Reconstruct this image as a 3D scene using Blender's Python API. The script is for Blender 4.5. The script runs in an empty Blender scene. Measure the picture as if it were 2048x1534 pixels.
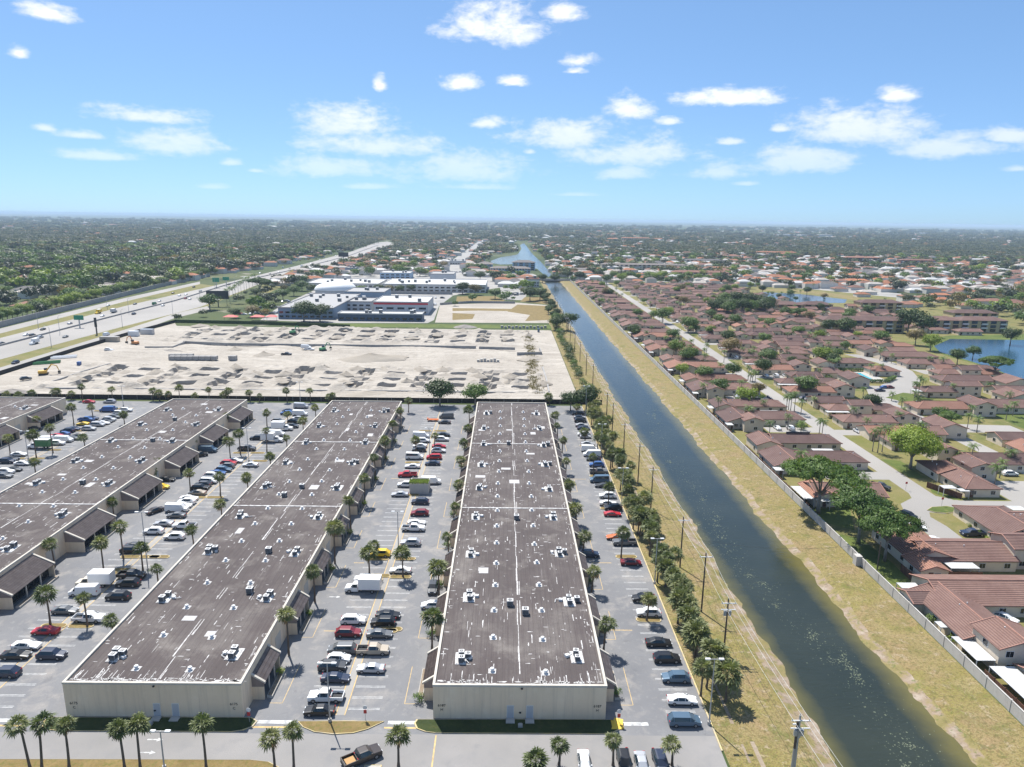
import bpy, math, random
import numpy as np
from mathutils import Vector, Matrix

SC = bpy.context.scene
COL = SC.collection
PI = math.pi
rad = math.radians

# ------------------------------------------------------------------ camera
F, CH, W2, H2 = 1421.0, 77.0, 1024.0, 767.0          # focal length in photo pixels, height above ground
_vp, _sl = (1012.0, 437.0), 28.0 / 2048.0            # vanishing point of the long warehouse axis (+Y), horizon slope
_Y = np.array([_vp[0] - W2, _vp[1] - H2, F]); _Y /= np.linalg.norm(_Y)
_P = np.array([_vp[0] + 1000 - W2, _vp[1] + 1000 * _sl - H2, F])
_D = np.cross(_Y, _P); _D /= np.linalg.norm(_D)
if _D[1] < 0: _D = -_D
_X = np.cross(_D, _Y)
RW = np.stack([_X, _Y, -_D])
cam_data = bpy.data.cameras.new('camera')
cam_data.sensor_width = 36.0; cam_data.sensor_fit = 'HORIZONTAL'
cam_data.lens = 36.0 * F / 2048.0
cam_data.clip_start = 0.5; cam_data.clip_end = 120000.0
cam = bpy.data.objects.new('camera', cam_data); COL.objects.link(cam)
m = Matrix.Identity(4)
for i, c in enumerate((RW[:, 0], -RW[:, 1], -RW[:, 2])):
    for r in range(3): m[r][i] = c[r]
m.translation = (0, 0, CH)
cam.matrix_world = m
SC.camera = cam

def G(px, py, z=0.0):
    """ground (or height z) point of the survey pixel"""
    d = RW @ np.array([px - W2, py - H2, F]); t = (z - CH) / d[2]
    return float(d[0] * t), float(d[1] * t)

def ztop(x, y, py):
    """height at (x, y) that reaches photo row py"""
    lo, hi = 0.0, 60.0
    for _ in range(40):
        mid = (lo + hi) / 2
        c = RW.T @ np.array([x, y, mid - CH])
        if H2 + F * c[1] / c[2] > py: lo = mid
        else: hi = mid
    return (lo + hi) / 2

# ------------------------------------------------------------------ sky, clouds, sun, exposure
SUN_EL, SUN_AZ = rad(58.0), rad(-27.0)               # azimuth from +Y, positive towards +X
world = bpy.data.worlds.new('World'); SC.world = world; world.use_nodes = True
wt = world.node_tree; wt.nodes.clear()
def wn(t, **k):
    n = wt.nodes.new(t)
    for a, b in k.items(): setattr(n, a, b)
    return n
def wmath(op, a, b=None, c=None, clamp=False):
    n = wn('ShaderNodeMath', operation=op); n.use_clamp = clamp
    for i, v in enumerate((a, b, c)):
        if v is None: continue
        if isinstance(v, (int, float)): n.inputs[i].default_value = v
        else: wt.links.new(v, n.inputs[i])
    return n.outputs[0]
sky = wn('ShaderNodeTexSky'); sky.sky_type = 'NISHITA'; sky.sun_disc = False
sky.sun_elevation = SUN_EL; sky.sun_rotation = SUN_AZ
sky.altitude = 0; sky.air_density = 0.6; sky.dust_density = 0.35; sky.ozone_density = 3.0
tc = wn('ShaderNodeTexCoord')
sep = wn('ShaderNodeSeparateXYZ'); wt.links.new(tc.outputs['Generated'], sep.inputs[0])
dx, dy, dz = sep.outputs
az = wmath('ARCTAN2', dx, dy)
el = wmath('ARCSINE', dz)
comb = wn('ShaderNodeCombineXYZ')
wt.links.new(az, comb.inputs[0]); wt.links.new(wmath('MULTIPLY', el, 2.1), comb.inputs[1])
def wnoise(vec, scale, detail, rough, dist=0.0):
    n = wn('ShaderNodeTexNoise'); n.inputs['Scale'].default_value = scale
    n.inputs['Detail'].default_value = detail; n.inputs['Roughness'].default_value = rough
    n.inputs['Distortion'].default_value = dist
    wt.links.new(vec, n.inputs['Vector']); return n.outputs['Fac']
nz1 = wnoise(comb.outputs[0], 17.0, 6.0, 0.62, 0.3)
nz2 = wnoise(comb.outputs[0], 60.0, 5.0, 0.6, 0.2)
edge = wmath('ADD', wmath('MULTIPLY', wmath('SUBTRACT', nz1, 0.5), 1.7), wmath('MULTIPLY', wmath('SUBTRACT', nz2, 0.5), 0.75))
def angles(px, py):
    d = RW @ np.array([px - W2, py - H2, F]); d /= np.linalg.norm(d)
    return math.atan2(d[0], d[1]), math.asin(d[2])
CLOUDS = [(985, 46, 105, 30), (1122, 22, 44, 15), (95, 24, 46, 12), (38, 105, 18, 9), (760, 167, 15, 11), (922, 163, 42, 13), (1026, 161, 34, 9),
    (1160, 117, 40, 12), (1152, 141, 24, 6), (1262, 211, 50, 18), (1452, 194, 115, 13), (1795, 188, 36, 12), (300, 230, 84, 13),
    (92, 254, 20, 7), (165, 268, 46, 7), (350, 281, 100, 23), (200, 309, 76, 9), (695, 239, 104, 27), (755, 287, 140, 20), (975, 243, 42, 10),
    (1130, 265, 124, 24), (1265, 300, 138, 26), (1340, 241, 26, 6), (1710, 250, 132, 32), (1600, 312, 118, 24), (1435, 341, 74, 13), (1245, 344, 60, 13),
    (660, 330, 140, 19), (930, 332, 150, 27), (460, 323, 26, 6), (1910, 293, 96, 18), (2020, 271, 50, 11), (1465, 282, 30, 6), (510, 340, 18, 4),
    (1490, 366, 26, 4), (740, 372, 60, 5), (950, 372, 90, 6), (1150, 388, 60, 4), (430, 372, 30, 5), (2035, 336, 26, 5), (1560, 256, 22, 7), (1060, 302, 14, 5)]
best = None
cae = wn('ShaderNodeCombineXYZ'); wt.links.new(az, cae.inputs[0]); wt.links.new(el, cae.inputs[1])
for (px, py, rx, ry) in CLOUDS:
    a0, e0 = angles(px, py + ry * .45); k = 1.0 / F; ix, iy = 1 / (rx * 1.18 * k), 1 / (ry * 2.0 * k)
    q = wn('ShaderNodeVectorMath', operation='MULTIPLY_ADD'); wt.links.new(cae.outputs[0], q.inputs[0])
    q.inputs[1].default_value = (ix, iy, 0); q.inputs[2].default_value = (-a0 * ix, -e0 * iy, 0)
    q2 = wn('ShaderNodeVectorMath', operation='MULTIPLY'); wt.links.new(q.outputs[0], q2.inputs[0]); q2.inputs[1].default_value = (-1, -1.9, 0)   # flatter bases
    q3 = wn('ShaderNodeVectorMath', operation='MAXIMUM'); wt.links.new(q.outputs[0], q3.inputs[0]); wt.links.new(q2.outputs[0], q3.inputs[1])
    d = wn('ShaderNodeVectorMath', operation='LENGTH'); wt.links.new(q3.outputs[0], d.inputs[0])
    best = d.outputs['Value'] if best is None else wmath('MINIMUM', best, d.outputs['Value'])
best = wmath('SUBTRACT', 1.0, best)
# fair-weather clouds carry on out of view, denser there as added white fill light
pz = wmath('ADD', wmath('MAXIMUM', dz, 0.0), 0.06)
cp = wn('ShaderNodeCombineXYZ'); wt.links.new(wmath('DIVIDE', dx, pz), cp.inputs[0]); wt.links.new(wmath('DIVIDE', dy, pz), cp.inputs[1])
rest = wmath('MULTIPLY', wmath('SUBTRACT', wnoise(cp.outputs[0], 0.9, 4.0, 0.55), 0.53), 5.0)
away = wmath('MAXIMUM', wmath('MULTIPLY', wmath('SUBTRACT', wmath('ABSOLUTE', az), 0.72), 6.0, clamp=True),
             wmath('MULTIPLY', wmath('SUBTRACT', el, 0.36), 9.0, clamp=True))
rest = wmath('SUBTRACT', rest, wmath('MULTIPLY', wmath('SUBTRACT', 1.0, away), 3.0))
best = wmath('MAXIMUM', best, rest)
cv = wmath('ADD', best, edge)
mr = wn('ShaderNodeMapRange'); mr.interpolation_type = 'SMOOTHSTEP'
wt.links.new(cv, mr.inputs['Value'])
mr.inputs['From Min'].default_value = 0.06; mr.inputs['From Max'].default_value = 0.82
mr.inputs['To Min'].default_value = 0.0; mr.inputs['To Max'].default_value = 0.92
low = wn('ShaderNodeMapRange'); wt.links.new(el, low.inputs['Value'])
low.inputs['From Min'].default_value = 0.01; low.inputs['From Max'].default_value = 0.16
low.inputs['To Min'].default_value = 0.10; low.inputs['To Max'].default_value = 1.0
dens = wmath('MULTIPLY', mr.outputs[0], low.outputs[0], clamp=True)
above = wmath('GREATER_THAN', dz, 0.0)
dens = wmath('MULTIPLY', dens, above)
core = wn('ShaderNodeMapRange'); wt.links.new(cv, core.inputs['Value'])
core.inputs['From Min'].default_value = 0.5; core.inputs['From Max'].default_value = 1.5
mixc = wn('ShaderNodeMix', data_type='RGBA')
wt.links.new(core.outputs[0], mixc.inputs['Factor'])
SKY_STR = 0.066
mixc.inputs['A'].default_value = (10.8, 11.1, 11.5, 1); mixc.inputs['B'].default_value = (12.6, 12.6, 12.6, 1)
tint = wn('ShaderNodeMix', data_type='RGBA', blend_type='MULTIPLY'); tint.inputs['Factor'].default_value = 1.0
gam = wn('ShaderNodeGamma'); gam.inputs['Gamma'].default_value = 0.58; wt.links.new(sky.outputs[0], gam.inputs[0])
wt.links.new(gam.outputs[0], tint.inputs['A']); tint.inputs['B'].default_value = (1.84, 2.60, 3.40, 1)
mixs = wn('ShaderNodeMix', data_type='RGBA')
wt.links.new(dens, mixs.inputs['Factor']); wt.links.new(tint.outputs['Result'], mixs.inputs['A']); wt.links.new(mixc.outputs['Result'], mixs.inputs['B'])
bgn = wn('ShaderNodeBackground'); bgn.inputs['Strength'].default_value = SKY_STR
wt.links.new(mixs.outputs['Result'], bgn.inputs['Color'])
wo = wn('ShaderNodeOutputWorld'); wt.links.new(bgn.outputs[0], wo.inputs[0])
world.cycles.sampling_method = 'MANUAL'; world.cycles.sample_map_resolution = 512

sun_data = bpy.data.lights.new('sun', 'SUN'); sun_data.energy = 5.0; sun_data.angle = rad(0.5); sun_data.color = (1.0, 0.96, 0.90)
sun = bpy.data.objects.new('sun', sun_data); COL.objects.link(sun)
sdir = Vector((-math.sin(SUN_AZ) * math.cos(SUN_EL), -math.cos(SUN_AZ) * math.cos(SUN_EL), -math.sin(SUN_EL)))
sun.rotation_euler = sdir.to_track_quat('-Z', 'Y').to_euler(); sun.location = (0, 0, 200)
vs = SC.view_settings
vs.view_transform = 'Standard'; vs.look = 'None'; vs.exposure = 0.60; vs.gamma = 1.0; vs.use_curve_mapping = False
SC.cycles.use_denoising = True
SC.cycles.max_bounces = 6; SC.cycles.transparent_max_bounces = 6; SC.cycles.volume_bounces = 1
SC.cycles.caustics_reflective = False; SC.cycles.caustics_refractive = False
SC.cycles.sample_clamp_indirect = 4.0

# ------------------------------------------------------------------ helpers
MATS = {}
def lin(*rgb):
    return tuple(((c / 255.0) / 12.92 if c <= 10 else ((c / 255.0 + 0.055) / 1.055) ** 2.4) for c in rgb) + (1.0,)
def new_mat(name):
    mt = bpy.data.materials.new(name); mt.use_nodes = True
    nt = mt.node_tree; b = nt.nodes['Principled BSDF']
    MATS[name] = mt
    return mt, nt, b
def flat(name, col, rough=0.6, metal=0.0, spec=0.5, coat=0.0, emit=None):
    mt, nt, b = new_mat(name)
    b.inputs['Base Color'].default_value = tuple(col[:3]) + (1,)
    b.inputs['Roughness'].default_value = rough; b.inputs['Metallic'].default_value = metal
    b.inputs['Specular IOR Level'].default_value = spec; b.inputs['Coat Weight'].default_value = coat
    return mt
def nnode(nt, vec, scale, detail=4.0, rough=0.55, dist=0.0):
    n = nt.nodes.new('ShaderNodeTexNoise'); n.inputs['Scale'].default_value = scale
    n.inputs['Detail'].default_value = detail; n.inputs['Roughness'].default_value = rough; n.inputs['Distortion'].default_value = dist
    if vec is not None: nt.links.new(vec, n.inputs['Vector'])
    return n.outputs['Fac']
def ramp(nt, fac, stops):
    n = nt.nodes.new('ShaderNodeValToRGB')
    while len(n.color_ramp.elements) > 1: n.color_ramp.elements.remove(n.color_ramp.elements[0])
    n.color_ramp.elements[0].position = stops[0][0]; n.color_ramp.elements[0].color = tuple(stops[0][1][:3]) + (1,)
    for p, c in stops[1:]:
        e = n.color_ramp.elements.new(p); e.color = tuple(c[:3]) + (1,)
    nt.links.new(fac, n.inputs['Fac']); return n.outputs['Color']
def mixrgb(nt, fac, a, b, mode='MIX'):
    n = nt.nodes.new('ShaderNodeMix'); n.data_type = 'RGBA'; n.blend_type = mode
    for s, v in (('Factor', fac), ('A', a), ('B', b)):
        if isinstance(v, (int, float)): n.inputs[s].default_value = v
        elif isinstance(v, tuple): n.inputs[s].default_value = tuple(v[:3]) + (1,)
        else: nt.links.new(v, n.inputs[s])
    return n.outputs['Result']
def mapping(nt, scale=(1, 1, 1), rot=(0, 0, 0), coord='Object'):
    t = nt.nodes.new('ShaderNodeTexCoord'); mp = nt.nodes.new('ShaderNodeMapping')
    mp.inputs['Scale'].default_value = scale; mp.inputs['Rotation'].default_value = rot
    nt.links.new(t.outputs[coord], mp.inputs['Vector']); return mp.outputs[0]
def maprange(nt, v, a, b, c=0.0, d=1.0):
    n = nt.nodes.new('ShaderNodeMapRange')
    for i, x in zip(('From Min', 'From Max', 'To Min', 'To Max'), (a, b, c, d)): n.inputs[i].default_value = x
    nt.links.new(v, n.inputs['Value']); return n.outputs[0]
def nmath(nt, op, a, b=None):
    n = nt.nodes.new('ShaderNodeMath'); n.operation = op
    for i, v in enumerate((a, b)):
        if v is None: continue
        if isinstance(v, (int, float)): n.inputs[i].default_value = v
        else: nt.links.new(v, n.inputs[i])
    return n.outputs[0]
def bump(nt, b, h, strength, dist):
    n = nt.nodes.new('ShaderNodeBump'); n.inputs['Strength'].default_value = strength; n.inputs['Distance'].default_value = dist
    nt.links.new(h, n.inputs['Height']); nt.links.new(n.outputs[0], b.inputs['Normal'])
def mottled(name, layers, rough=0.85, bmp=None, spec=0.3, mp=None, rnd=0.0):
    """layers: [(scale, [(pos, colour)...])], then further (scale, lo, hi, colour, strength) overlays"""
    mt, nt, b = new_mat(name)
    vec = mapping(nt, *(mp or ((1, 1, 1),)))
    sc, st = layers[0]
    col = ramp(nt, nnode(nt, vec, sc), st)
    for (sc, lo, hi, c, k) in layers[1:]:
        f = maprange(nt, nnode(nt, vec, sc, 5.0, 0.6, 0.4), lo, hi, 0.0, k)
        col = mixrgb(nt, f, col, c)
    if rnd:
        oi = nt.nodes.new('ShaderNodeObjectInfo')
        col = mixrgb(nt, 1.0, col, ramp(nt, oi.outputs['Random'], [(0, (1 - rnd,) * 3), (1, (1 + rnd,) * 3)]), 'MULTIPLY')
    nt.links.new(col, b.inputs['Base Color']); b.inputs['Roughness'].default_value = rough; b.inputs['Specular IOR Level'].default_value = spec
    if bmp: bump(nt, b, nnode(nt, vec, bmp[0], 4.0), bmp[1], bmp[2])
    return mt

class MB:
    """collects faces of one mesh"""
    def __init__(s): s.v = []; s.f = []; s.mi = []
    def face(s, pts, m=0):
        k = len(s.v); s.v += [tuple(p) for p in pts]; s.f.append(tuple(range(k, k + len(pts)))); s.mi.append(m)
    def box(s, x0, x1, y0, y1, z0, z1, m=0, skip=''):
        k = len(s.v)
        s.v += [(x0, y0, z0), (x1, y0, z0), (x1, y1, z0), (x0, y1, z0), (x0, y0, z1), (x1, y0, z1), (x1, y1, z1), (x0, y1, z1)]
        for c, q in (('b', (3, 2, 1, 0)), ('t', (4, 5, 6, 7)), ('f', (0, 1, 5, 4)), ('r', (1, 2, 6, 5)), ('k', (2, 3, 7, 6)), ('l', (3, 0, 4, 7))):
            if c not in skip: s.f.append(tuple(k + i for i in q)); s.mi.append(m)
    def ring(s, pts, n):  # connect consecutive rings of n points, list of rings
        pass
    def tube(s, path, radii, n=8, m=0, cap=True):
        k0 = len(s.v); path = [Vector(p) for p in path]
        for i, p in enumerate(path):
            t = (path[min(i + 1, len(path) - 1)] - path[max(i - 1, 0)]).normalized()
            a = t.orthogonal().normalized() if abs(t.z) < 0.99 else Vector((1, 0, 0))
            a = (a - t * a.dot(t)).normalized(); b = t.cross(a)
            r = radii[i] if isinstance(radii, (list, tuple)) else radii
            for j in range(n):
                q = p + (a * math.cos(2 * PI * j / n) + b * math.sin(2 * PI * j / n)) * r
                s.v.append(tuple(q))
        for i in range(len(path) - 1):
            for j in range(n):
                a = k0 + i * n + j; b = k0 + i * n + (j + 1) % n
                s.f.append((a, b, b + n, a + n)); s.mi.append(m)
        if cap:
            s.f.append(tuple(k0 + (len(path) - 1) * n + j for j in range(n))); s.mi.append(m)
            s.f.append(tuple(k0 + j for j in reversed(range(n)))); s.mi.append(m)
    def cyl(s, x, y, z0, z1, r, n=12, m=0, r2=None):
        s.tube([(x, y, z0), (x, y, z1)], [r, r if r2 is None else r2], n, m)
    def prism(s, poly, z0, z1, m=0, side=None):
        k = len(poly); side = m if side is None else side
        s.face([(x, y, z1) for x, y in poly], m)
        for i in range(k):
            (x0, y0), (x1, y1) = poly[i], poly[(i + 1) % k]
            s.face([(x0, y0, z0), (x1, y1, z0), (x1, y1, z1), (x0, y0, z1)], side)
    def mesh(s, name, mats, smooth=False):
        me = bpy.data.meshes.new(name); me.from_pydata(s.v, [], s.f)
        for mt in mats: me.materials.append(MATS[mt] if isinstance(mt, str) else mt)
        if len(mats) > 1: me.polygons.foreach_set('material_index', s.mi)
        if smooth: me.polygons.foreach_set('use_smooth', [True] * len(me.polygons))
        me.update(); return me

def put(name, me, parent=None, loc=(0, 0, 0), rz=0.0, scale=None, mat=None):
    o = bpy.data.objects.new(name, me); COL.objects.link(o)
    o.location = loc
    if rz: o.rotation_euler = (0, 0, rz)
    if scale: o.scale = scale if not isinstance(scale, (int, float)) else (scale,) * 3
    if parent: o.parent = parent
    if mat:
        o.material_slots[0].link = 'OBJECT'; o.material_slots[0].material = MATS[mat] if isinstance(mat, str) else mat
    return o
LABELS = {}
def tag(o, label, cat, group=None):
    if label in LABELS and not (group and LABELS[label] == group): print('DUPLICATE LABEL', label)
    LABELS[label] = group
    o['label'] = label; o['category'] = cat
    if group: o['group'] = group
    return o
def thing(name, label, cat, loc=(0, 0, 0), rz=0.0, group=None):
    o = bpy.data.objects.new(name, None); COL.objects.link(o)
    o.empty_display_size = 0.5; o.location = loc; o.rotation_euler = (0, 0, rz)
    return tag(o, label, cat, group)
def struct(name, me):
    o = put(name, me); o['kind'] = 'structure'; return o
def stuff(o): o['kind'] = 'stuff'; return o
def sheet(name, polys, z, mat, st=True):
    b = MB()
    for i, p in enumerate(polys): b.face([(x, y, z + .003 * i) for x, y in p])
    o = put(name, b.mesh(name, [mat]))
    if st: o['kind'] = 'structure'
    return o
ORD = ['first', 'second', 'third', 'fourth', 'fifth', 'sixth', 'seventh', 'eighth', 'ninth', 'tenth', 'eleventh', 'twelfth', 'thirteenth',
       'fourteenth', 'fifteenth', 'sixteenth', 'seventeenth', 'eighteenth', 'nineteenth', 'twentieth', 'twenty-first', 'twenty-second', 'twenty-third',
       'twenty-fourth', 'twenty-fifth', 'twenty-sixth', 'twenty-seventh', 'twenty-eighth', 'twenty-ninth', 'thirtieth']
def nth(i):
    if i >= 99:
        q = (i + 1) % 100
        return ('one' if i < 199 else 'two') + ('-hundredth' if q == 0 else '-hundred-' + nth(q - 1))
    if i < len(ORD): return ORD[i]
    t = ('thirty', 'forty', 'fifty', 'sixty', 'seventy', 'eighty', 'ninety')[(i + 1) // 10 - 3]
    u = (i + 1) % 10
    return (t[:-1] + 'ieth') if u == 0 else t + '-' + ORD[u - 1]
# ------------------------------------------------------------------ materials
g_ = lambda v: (v, v, v)
mottled('asphalt', [(0.06, [(0.3, (0.155, 0.157, 0.165)), (0.55, (0.20, 0.20, 0.203)), (0.75, (0.245, 0.24, 0.235))]),
    (0.22, 0.52, 0.70, (0.33, 0.305, 0.275), 0.75), (0.9, 0.56, 0.72, (0.30, 0.29, 0.275), 0.5), (0.45, 0.60, 0.72, (0.115, 0.115, 0.12), 0.55), (6.0, 0.35, 0.7, (0.145, 0.145, 0.15), 0.4)], 0.9, (9.0, 0.25, 0.02))
mottled('road_worn', [(0.08, [(0.3, (0.215, 0.208, 0.20)), (0.7, (0.285, 0.27, 0.257))]), (0.3, 0.54, 0.72, (0.20, 0.198, 0.20), 0.6), (6.0, 0.35, 0.7, (0.21, 0.205, 0.20), 0.4)], 0.9)
mottled('road_grey', [(0.05, [(0.3, (0.25, 0.24, 0.225)), (0.7, (0.36, 0.345, 0.32))]), (0.4, 0.5, 0.8, (0.2, 0.195, 0.19), 0.4)], 0.9)
mottled('concrete_road', [(0.02, [(0.3, (0.27, 0.255, 0.235)), (0.7, (0.34, 0.32, 0.295))]), (0.3, 0.5, 0.8, (0.28, 0.265, 0.25), 0.4)], 0.9)
mottled('concrete', [(0.5, [(0.3, (0.36, 0.34, 0.31)), (0.7, (0.46, 0.44, 0.40))]), (3.0, 0.5, 0.8, (0.28, 0.265, 0.25), 0.4)], 0.85)
mottled('wall_concrete', [(0.4, [(0.3, (0.42, 0.40, 0.375)), (0.7, (0.52, 0.50, 0.465))]), (1.6, 0.52, 0.75, (0.30, 0.285, 0.265), 0.45)], 0.9, mp=((1, 1, .35),))
mottled('grass_dry', [(0.09, [(0.25, (0.18, 0.15, 0.05)), (0.45, (0.26, 0.205, 0.09)), (0.6, (0.215, 0.185, 0.055)), (0.75, (0.32, 0.255, 0.135))]),
    (0.22, 0.53, 0.66, (0.10, 0.125, 0.025), 0.65), (0.13, 0.52, 0.64, (0.27, 0.19, 0.10), 0.7), (0.55, 0.57, 0.66, (0.36, 0.29, 0.20), 0.7), (1.5, 0.52, 0.62, (0.075, 0.085, 0.02), 0.65), (3.4, 0.48, 0.60, (0.15, 0.105, 0.045), 0.75), (2.2, 0.58, 0.68, (0.30, 0.24, 0.13), 0.65)], 0.95, (5.0, 0.7, 0.12))
mottled('grass_brown', [(0.3, [(0.3, (0.17, 0.12, 0.045)), (0.7, (0.25, 0.18, 0.075))]), (1.3, 0.5, 0.68, (0.11, 0.12, 0.025), 0.7), (5.0, 0.45, 0.75, (0.10, 0.075, 0.03), 0.5)], 0.95, (6.0, 0.6, 0.08))
mottled('grass_green', [(0.12, [(0.3, (0.065, 0.095, 0.018)), (0.7, (0.12, 0.15, 0.032))]), (0.6, 0.52, 0.72, (0.20, 0.19, 0.06), 0.5), (4.0, 0.45, 0.75, (0.05, 0.07, 0.012), 0.55)], 0.95, (5.0, 0.6, 0.1))
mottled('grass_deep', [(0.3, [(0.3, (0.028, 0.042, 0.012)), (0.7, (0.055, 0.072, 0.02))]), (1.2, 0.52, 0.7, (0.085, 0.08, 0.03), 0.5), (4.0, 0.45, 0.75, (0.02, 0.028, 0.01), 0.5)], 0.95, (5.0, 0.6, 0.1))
mottled('lawn_mixed', [(0.05, [(0.3, (0.09, 0.115, 0.025)), (0.5, (0.19, 0.165, 0.06)), (0.7, (0.13, 0.14, 0.03))]), (0.4, 0.5, 0.7, (0.25, 0.2, 0.1), 0.55), (3.0, 0.45, 0.75, (0.07, 0.075, 0.02), 0.5)], 0.95)
mottled('dirt', [(0.3, [(0.3, (0.20, 0.15, 0.105)), (0.7, (0.32, 0.26, 0.19))]), (1.5, 0.5, 0.75, (0.42, 0.36, 0.29), 0.6), (3.0, 0.55, 0.75, (0.10, 0.08, 0.05), 0.6)], 0.95, (3.0, 0.8, 0.15))
mottled('sand', [(0.03, [(0.3, (0.32, 0.285, 0.24)), (0.7, (0.42, 0.38, 0.325))]), (0.2, 0.5, 0.72, (0.27, 0.24, 0.20), 0.7), (1.2, 0.55, 0.75, (0.47, 0.43, 0.375), 0.5), (0.7, 0.54, 0.66, (0.25, 0.22, 0.185), 0.6)], 0.95, (0.9, 0.5, 0.3))
nt_ = MATS['sand'].node_tree; b_ = nt_.nodes['Principled BSDF']; l_ = b_.inputs['Base Color'].links[0]
c_ = mixrgb(nt_, maprange(nt_, nnode(nt_, mapping(nt_, (0.03, 0.55, 1), (0, 0, 0.06)), 1.0, 4.0, .65), .52, .64, 0, .55), l_.from_socket, (0.255, 0.225, 0.19))   # tyre tracks and graded passes
c_ = mixrgb(nt_, maprange(nt_, nnode(nt_, mapping(nt_, (0.02, 0.3, 1), (0, 0, 0.12)), 1.0, 3.0, .6), .58, .66, 0, .5), c_, (0.52, 0.48, 0.42)); nt_.links.new(c_, b_.inputs['Base Color'])
mottled('sand_pile', [(0.25, [(0.3, (0.28, 0.245, 0.20)), (0.7, (0.40, 0.355, 0.295))]), (1.5, 0.5, 0.75, (0.23, 0.20, 0.165), 0.6)], 0.95, (1.6, 0.9, 0.4))
mottled('rubble_grey', [(0.5, [(0.3, (0.20, 0.18, 0.16)), (0.7, (0.34, 0.31, 0.28))]), (1.5, 0.5, 0.75, (0.12, 0.11, 0.10), 0.6)], 0.95, (1.6, 0.9, 0.4))
mottled('bank_mix', [(0.35, [(0.3, (0.16, 0.14, 0.045)), (0.48, (0.24, 0.195, 0.085)), (0.56, (0.27, 0.205, 0.145)), (0.75, (0.38, 0.32, 0.255))]), (1.6, 0.55, 0.7, (0.10, 0.085, 0.045), 0.7), (0.9, 0.58, 0.66, (0.10, 0.13, 0.03), 0.7)], 0.95, (3.0, 0.8, 0.15))
mottled('far_land', [(0.004, [(0.3, (0.035, 0.055, 0.016)), (0.48, (0.055, 0.078, 0.022)), (0.62, (0.09, 0.10, 0.035)), (0.8, (0.14, 0.125, 0.07))]),
    (0.02, 0.50, 0.66, (0.024, 0.042, 0.014), 0.8), (0.03, 0.62, 0.72, (0.30, 0.26, 0.21), 0.8), (0.0011, 0.60, 0.66, (0.33, 0.31, 0.24), 0.7)], 0.95)
flat('white_paint', (0.74, 0.73, 0.70), 0.6); flat('yellow_paint', (0.60, 0.40, 0.13), 0.7); flat('yellow_bright', (0.72, 0.45, 0.03), 0.55)
mottled('line_white', [(1.2, [(0.35, (0.32, 0.32, 0.32)), (0.6, (0.62, 0.62, 0.60))])], 0.8)
mottled('line_yellow', [(1.2, [(0.3, (0.38, 0.27, 0.13)), (0.6, (0.62, 0.44, 0.19))])], 0.8)
mottled('kerb', [(0.9, [(0.35, (0.42, 0.36, 0.26)), (0.65, (0.60, 0.47, 0.22))])], 0.85)

# water: dark body colour, rippled mirror of the sky
def water(name, c1, c2, sc=0.5, shallow=False):
    mt, nt, b = new_mat(name)
    vec = mapping(nt, (1, 1, 1))
    col = ramp(nt, nnode(nt, vec, 0.05, 3.0), [(0.35, c1), (0.7, c2)])
    if shallow:   # sandy bottom shows through at the edges
        sp = nt.nodes.new('ShaderNodeSeparateXYZ'); nt.links.new(vec, sp.inputs[0]); wob = nmath(nt, 'ADD', sp.outputs[0], nmath(nt, 'MULTIPLY', nnode(nt, vec, .25, 3.0), 3.0))
        col = mixrgb(nt, maprange(nt, wob, 67.2, 71.6, 0, 1), col, (0.115, 0.10, 0.03)); col = mixrgb(nt, maprange(nt, wob, 54.6, 51.0, 0, 1), col, (0.10, 0.09, 0.03))
    nt.links.new(col, b.inputs['Base Color'])
    b.inputs['Roughness'].default_value = 0.11; b.inputs['IOR'].default_value = 1.36; b.inputs['Specular IOR Level'].default_value = 0.7
    v2 = mapping(nt, (1, 2.4, 1), (0, 0, 0.25))
    h = nmath(nt, 'ADD', nnode(nt, v2, sc, 5.0, 0.6, 0.6), nmath(nt, 'MULTIPLY', nnode(nt, v2, sc * 5, 3.0, 0.6), 0.22))
    bump(nt, b, h, 0.22, 0.30)
water('canal_water', (0.020, 0.026, 0.018), (0.030, 0.036, 0.024), shallow=True)
water('lake_water', (0.010, 0.045, 0.075), (0.015, 0.06, 0.10), 0.35)

# ------------------------------------------------------------------ ground sheets
SITE = (-232.0, 33.0, 297.0, 500.0)
CANAL_L, CANAL_R, CANAL_END = 44.0, 77.0, 930.0
b = MB()
xs = [-42000, SITE[0], SITE[1], CANAL_L, CANAL_R, 42000]; ys = [-300, SITE[2], SITE[3], CANAL_END, 46000]
for i in range(5):
    for j in range(4):
        if i == 1 and j == 1: continue
        if i == 3 and j <= 2: continue
        b.face([(xs[i], ys[j], -0.05), (xs[i + 1], ys[j], -0.05), (xs[i + 1], ys[j + 1], -0.05), (xs[i], ys[j + 1], -0.05)])
struct('ground', b.mesh('ground', ['far_land']))
sheet('near_road', [[(-330, 82), (33.0, 82), (33.0, 93.8), (-330, 93.8)]], 0.0018, 'road_worn')
sheet('parking_lot', [[(-330, 82), (33.0, 82), (33.0, 291), (-330, 291)]], 0.0, 'asphalt')

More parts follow.
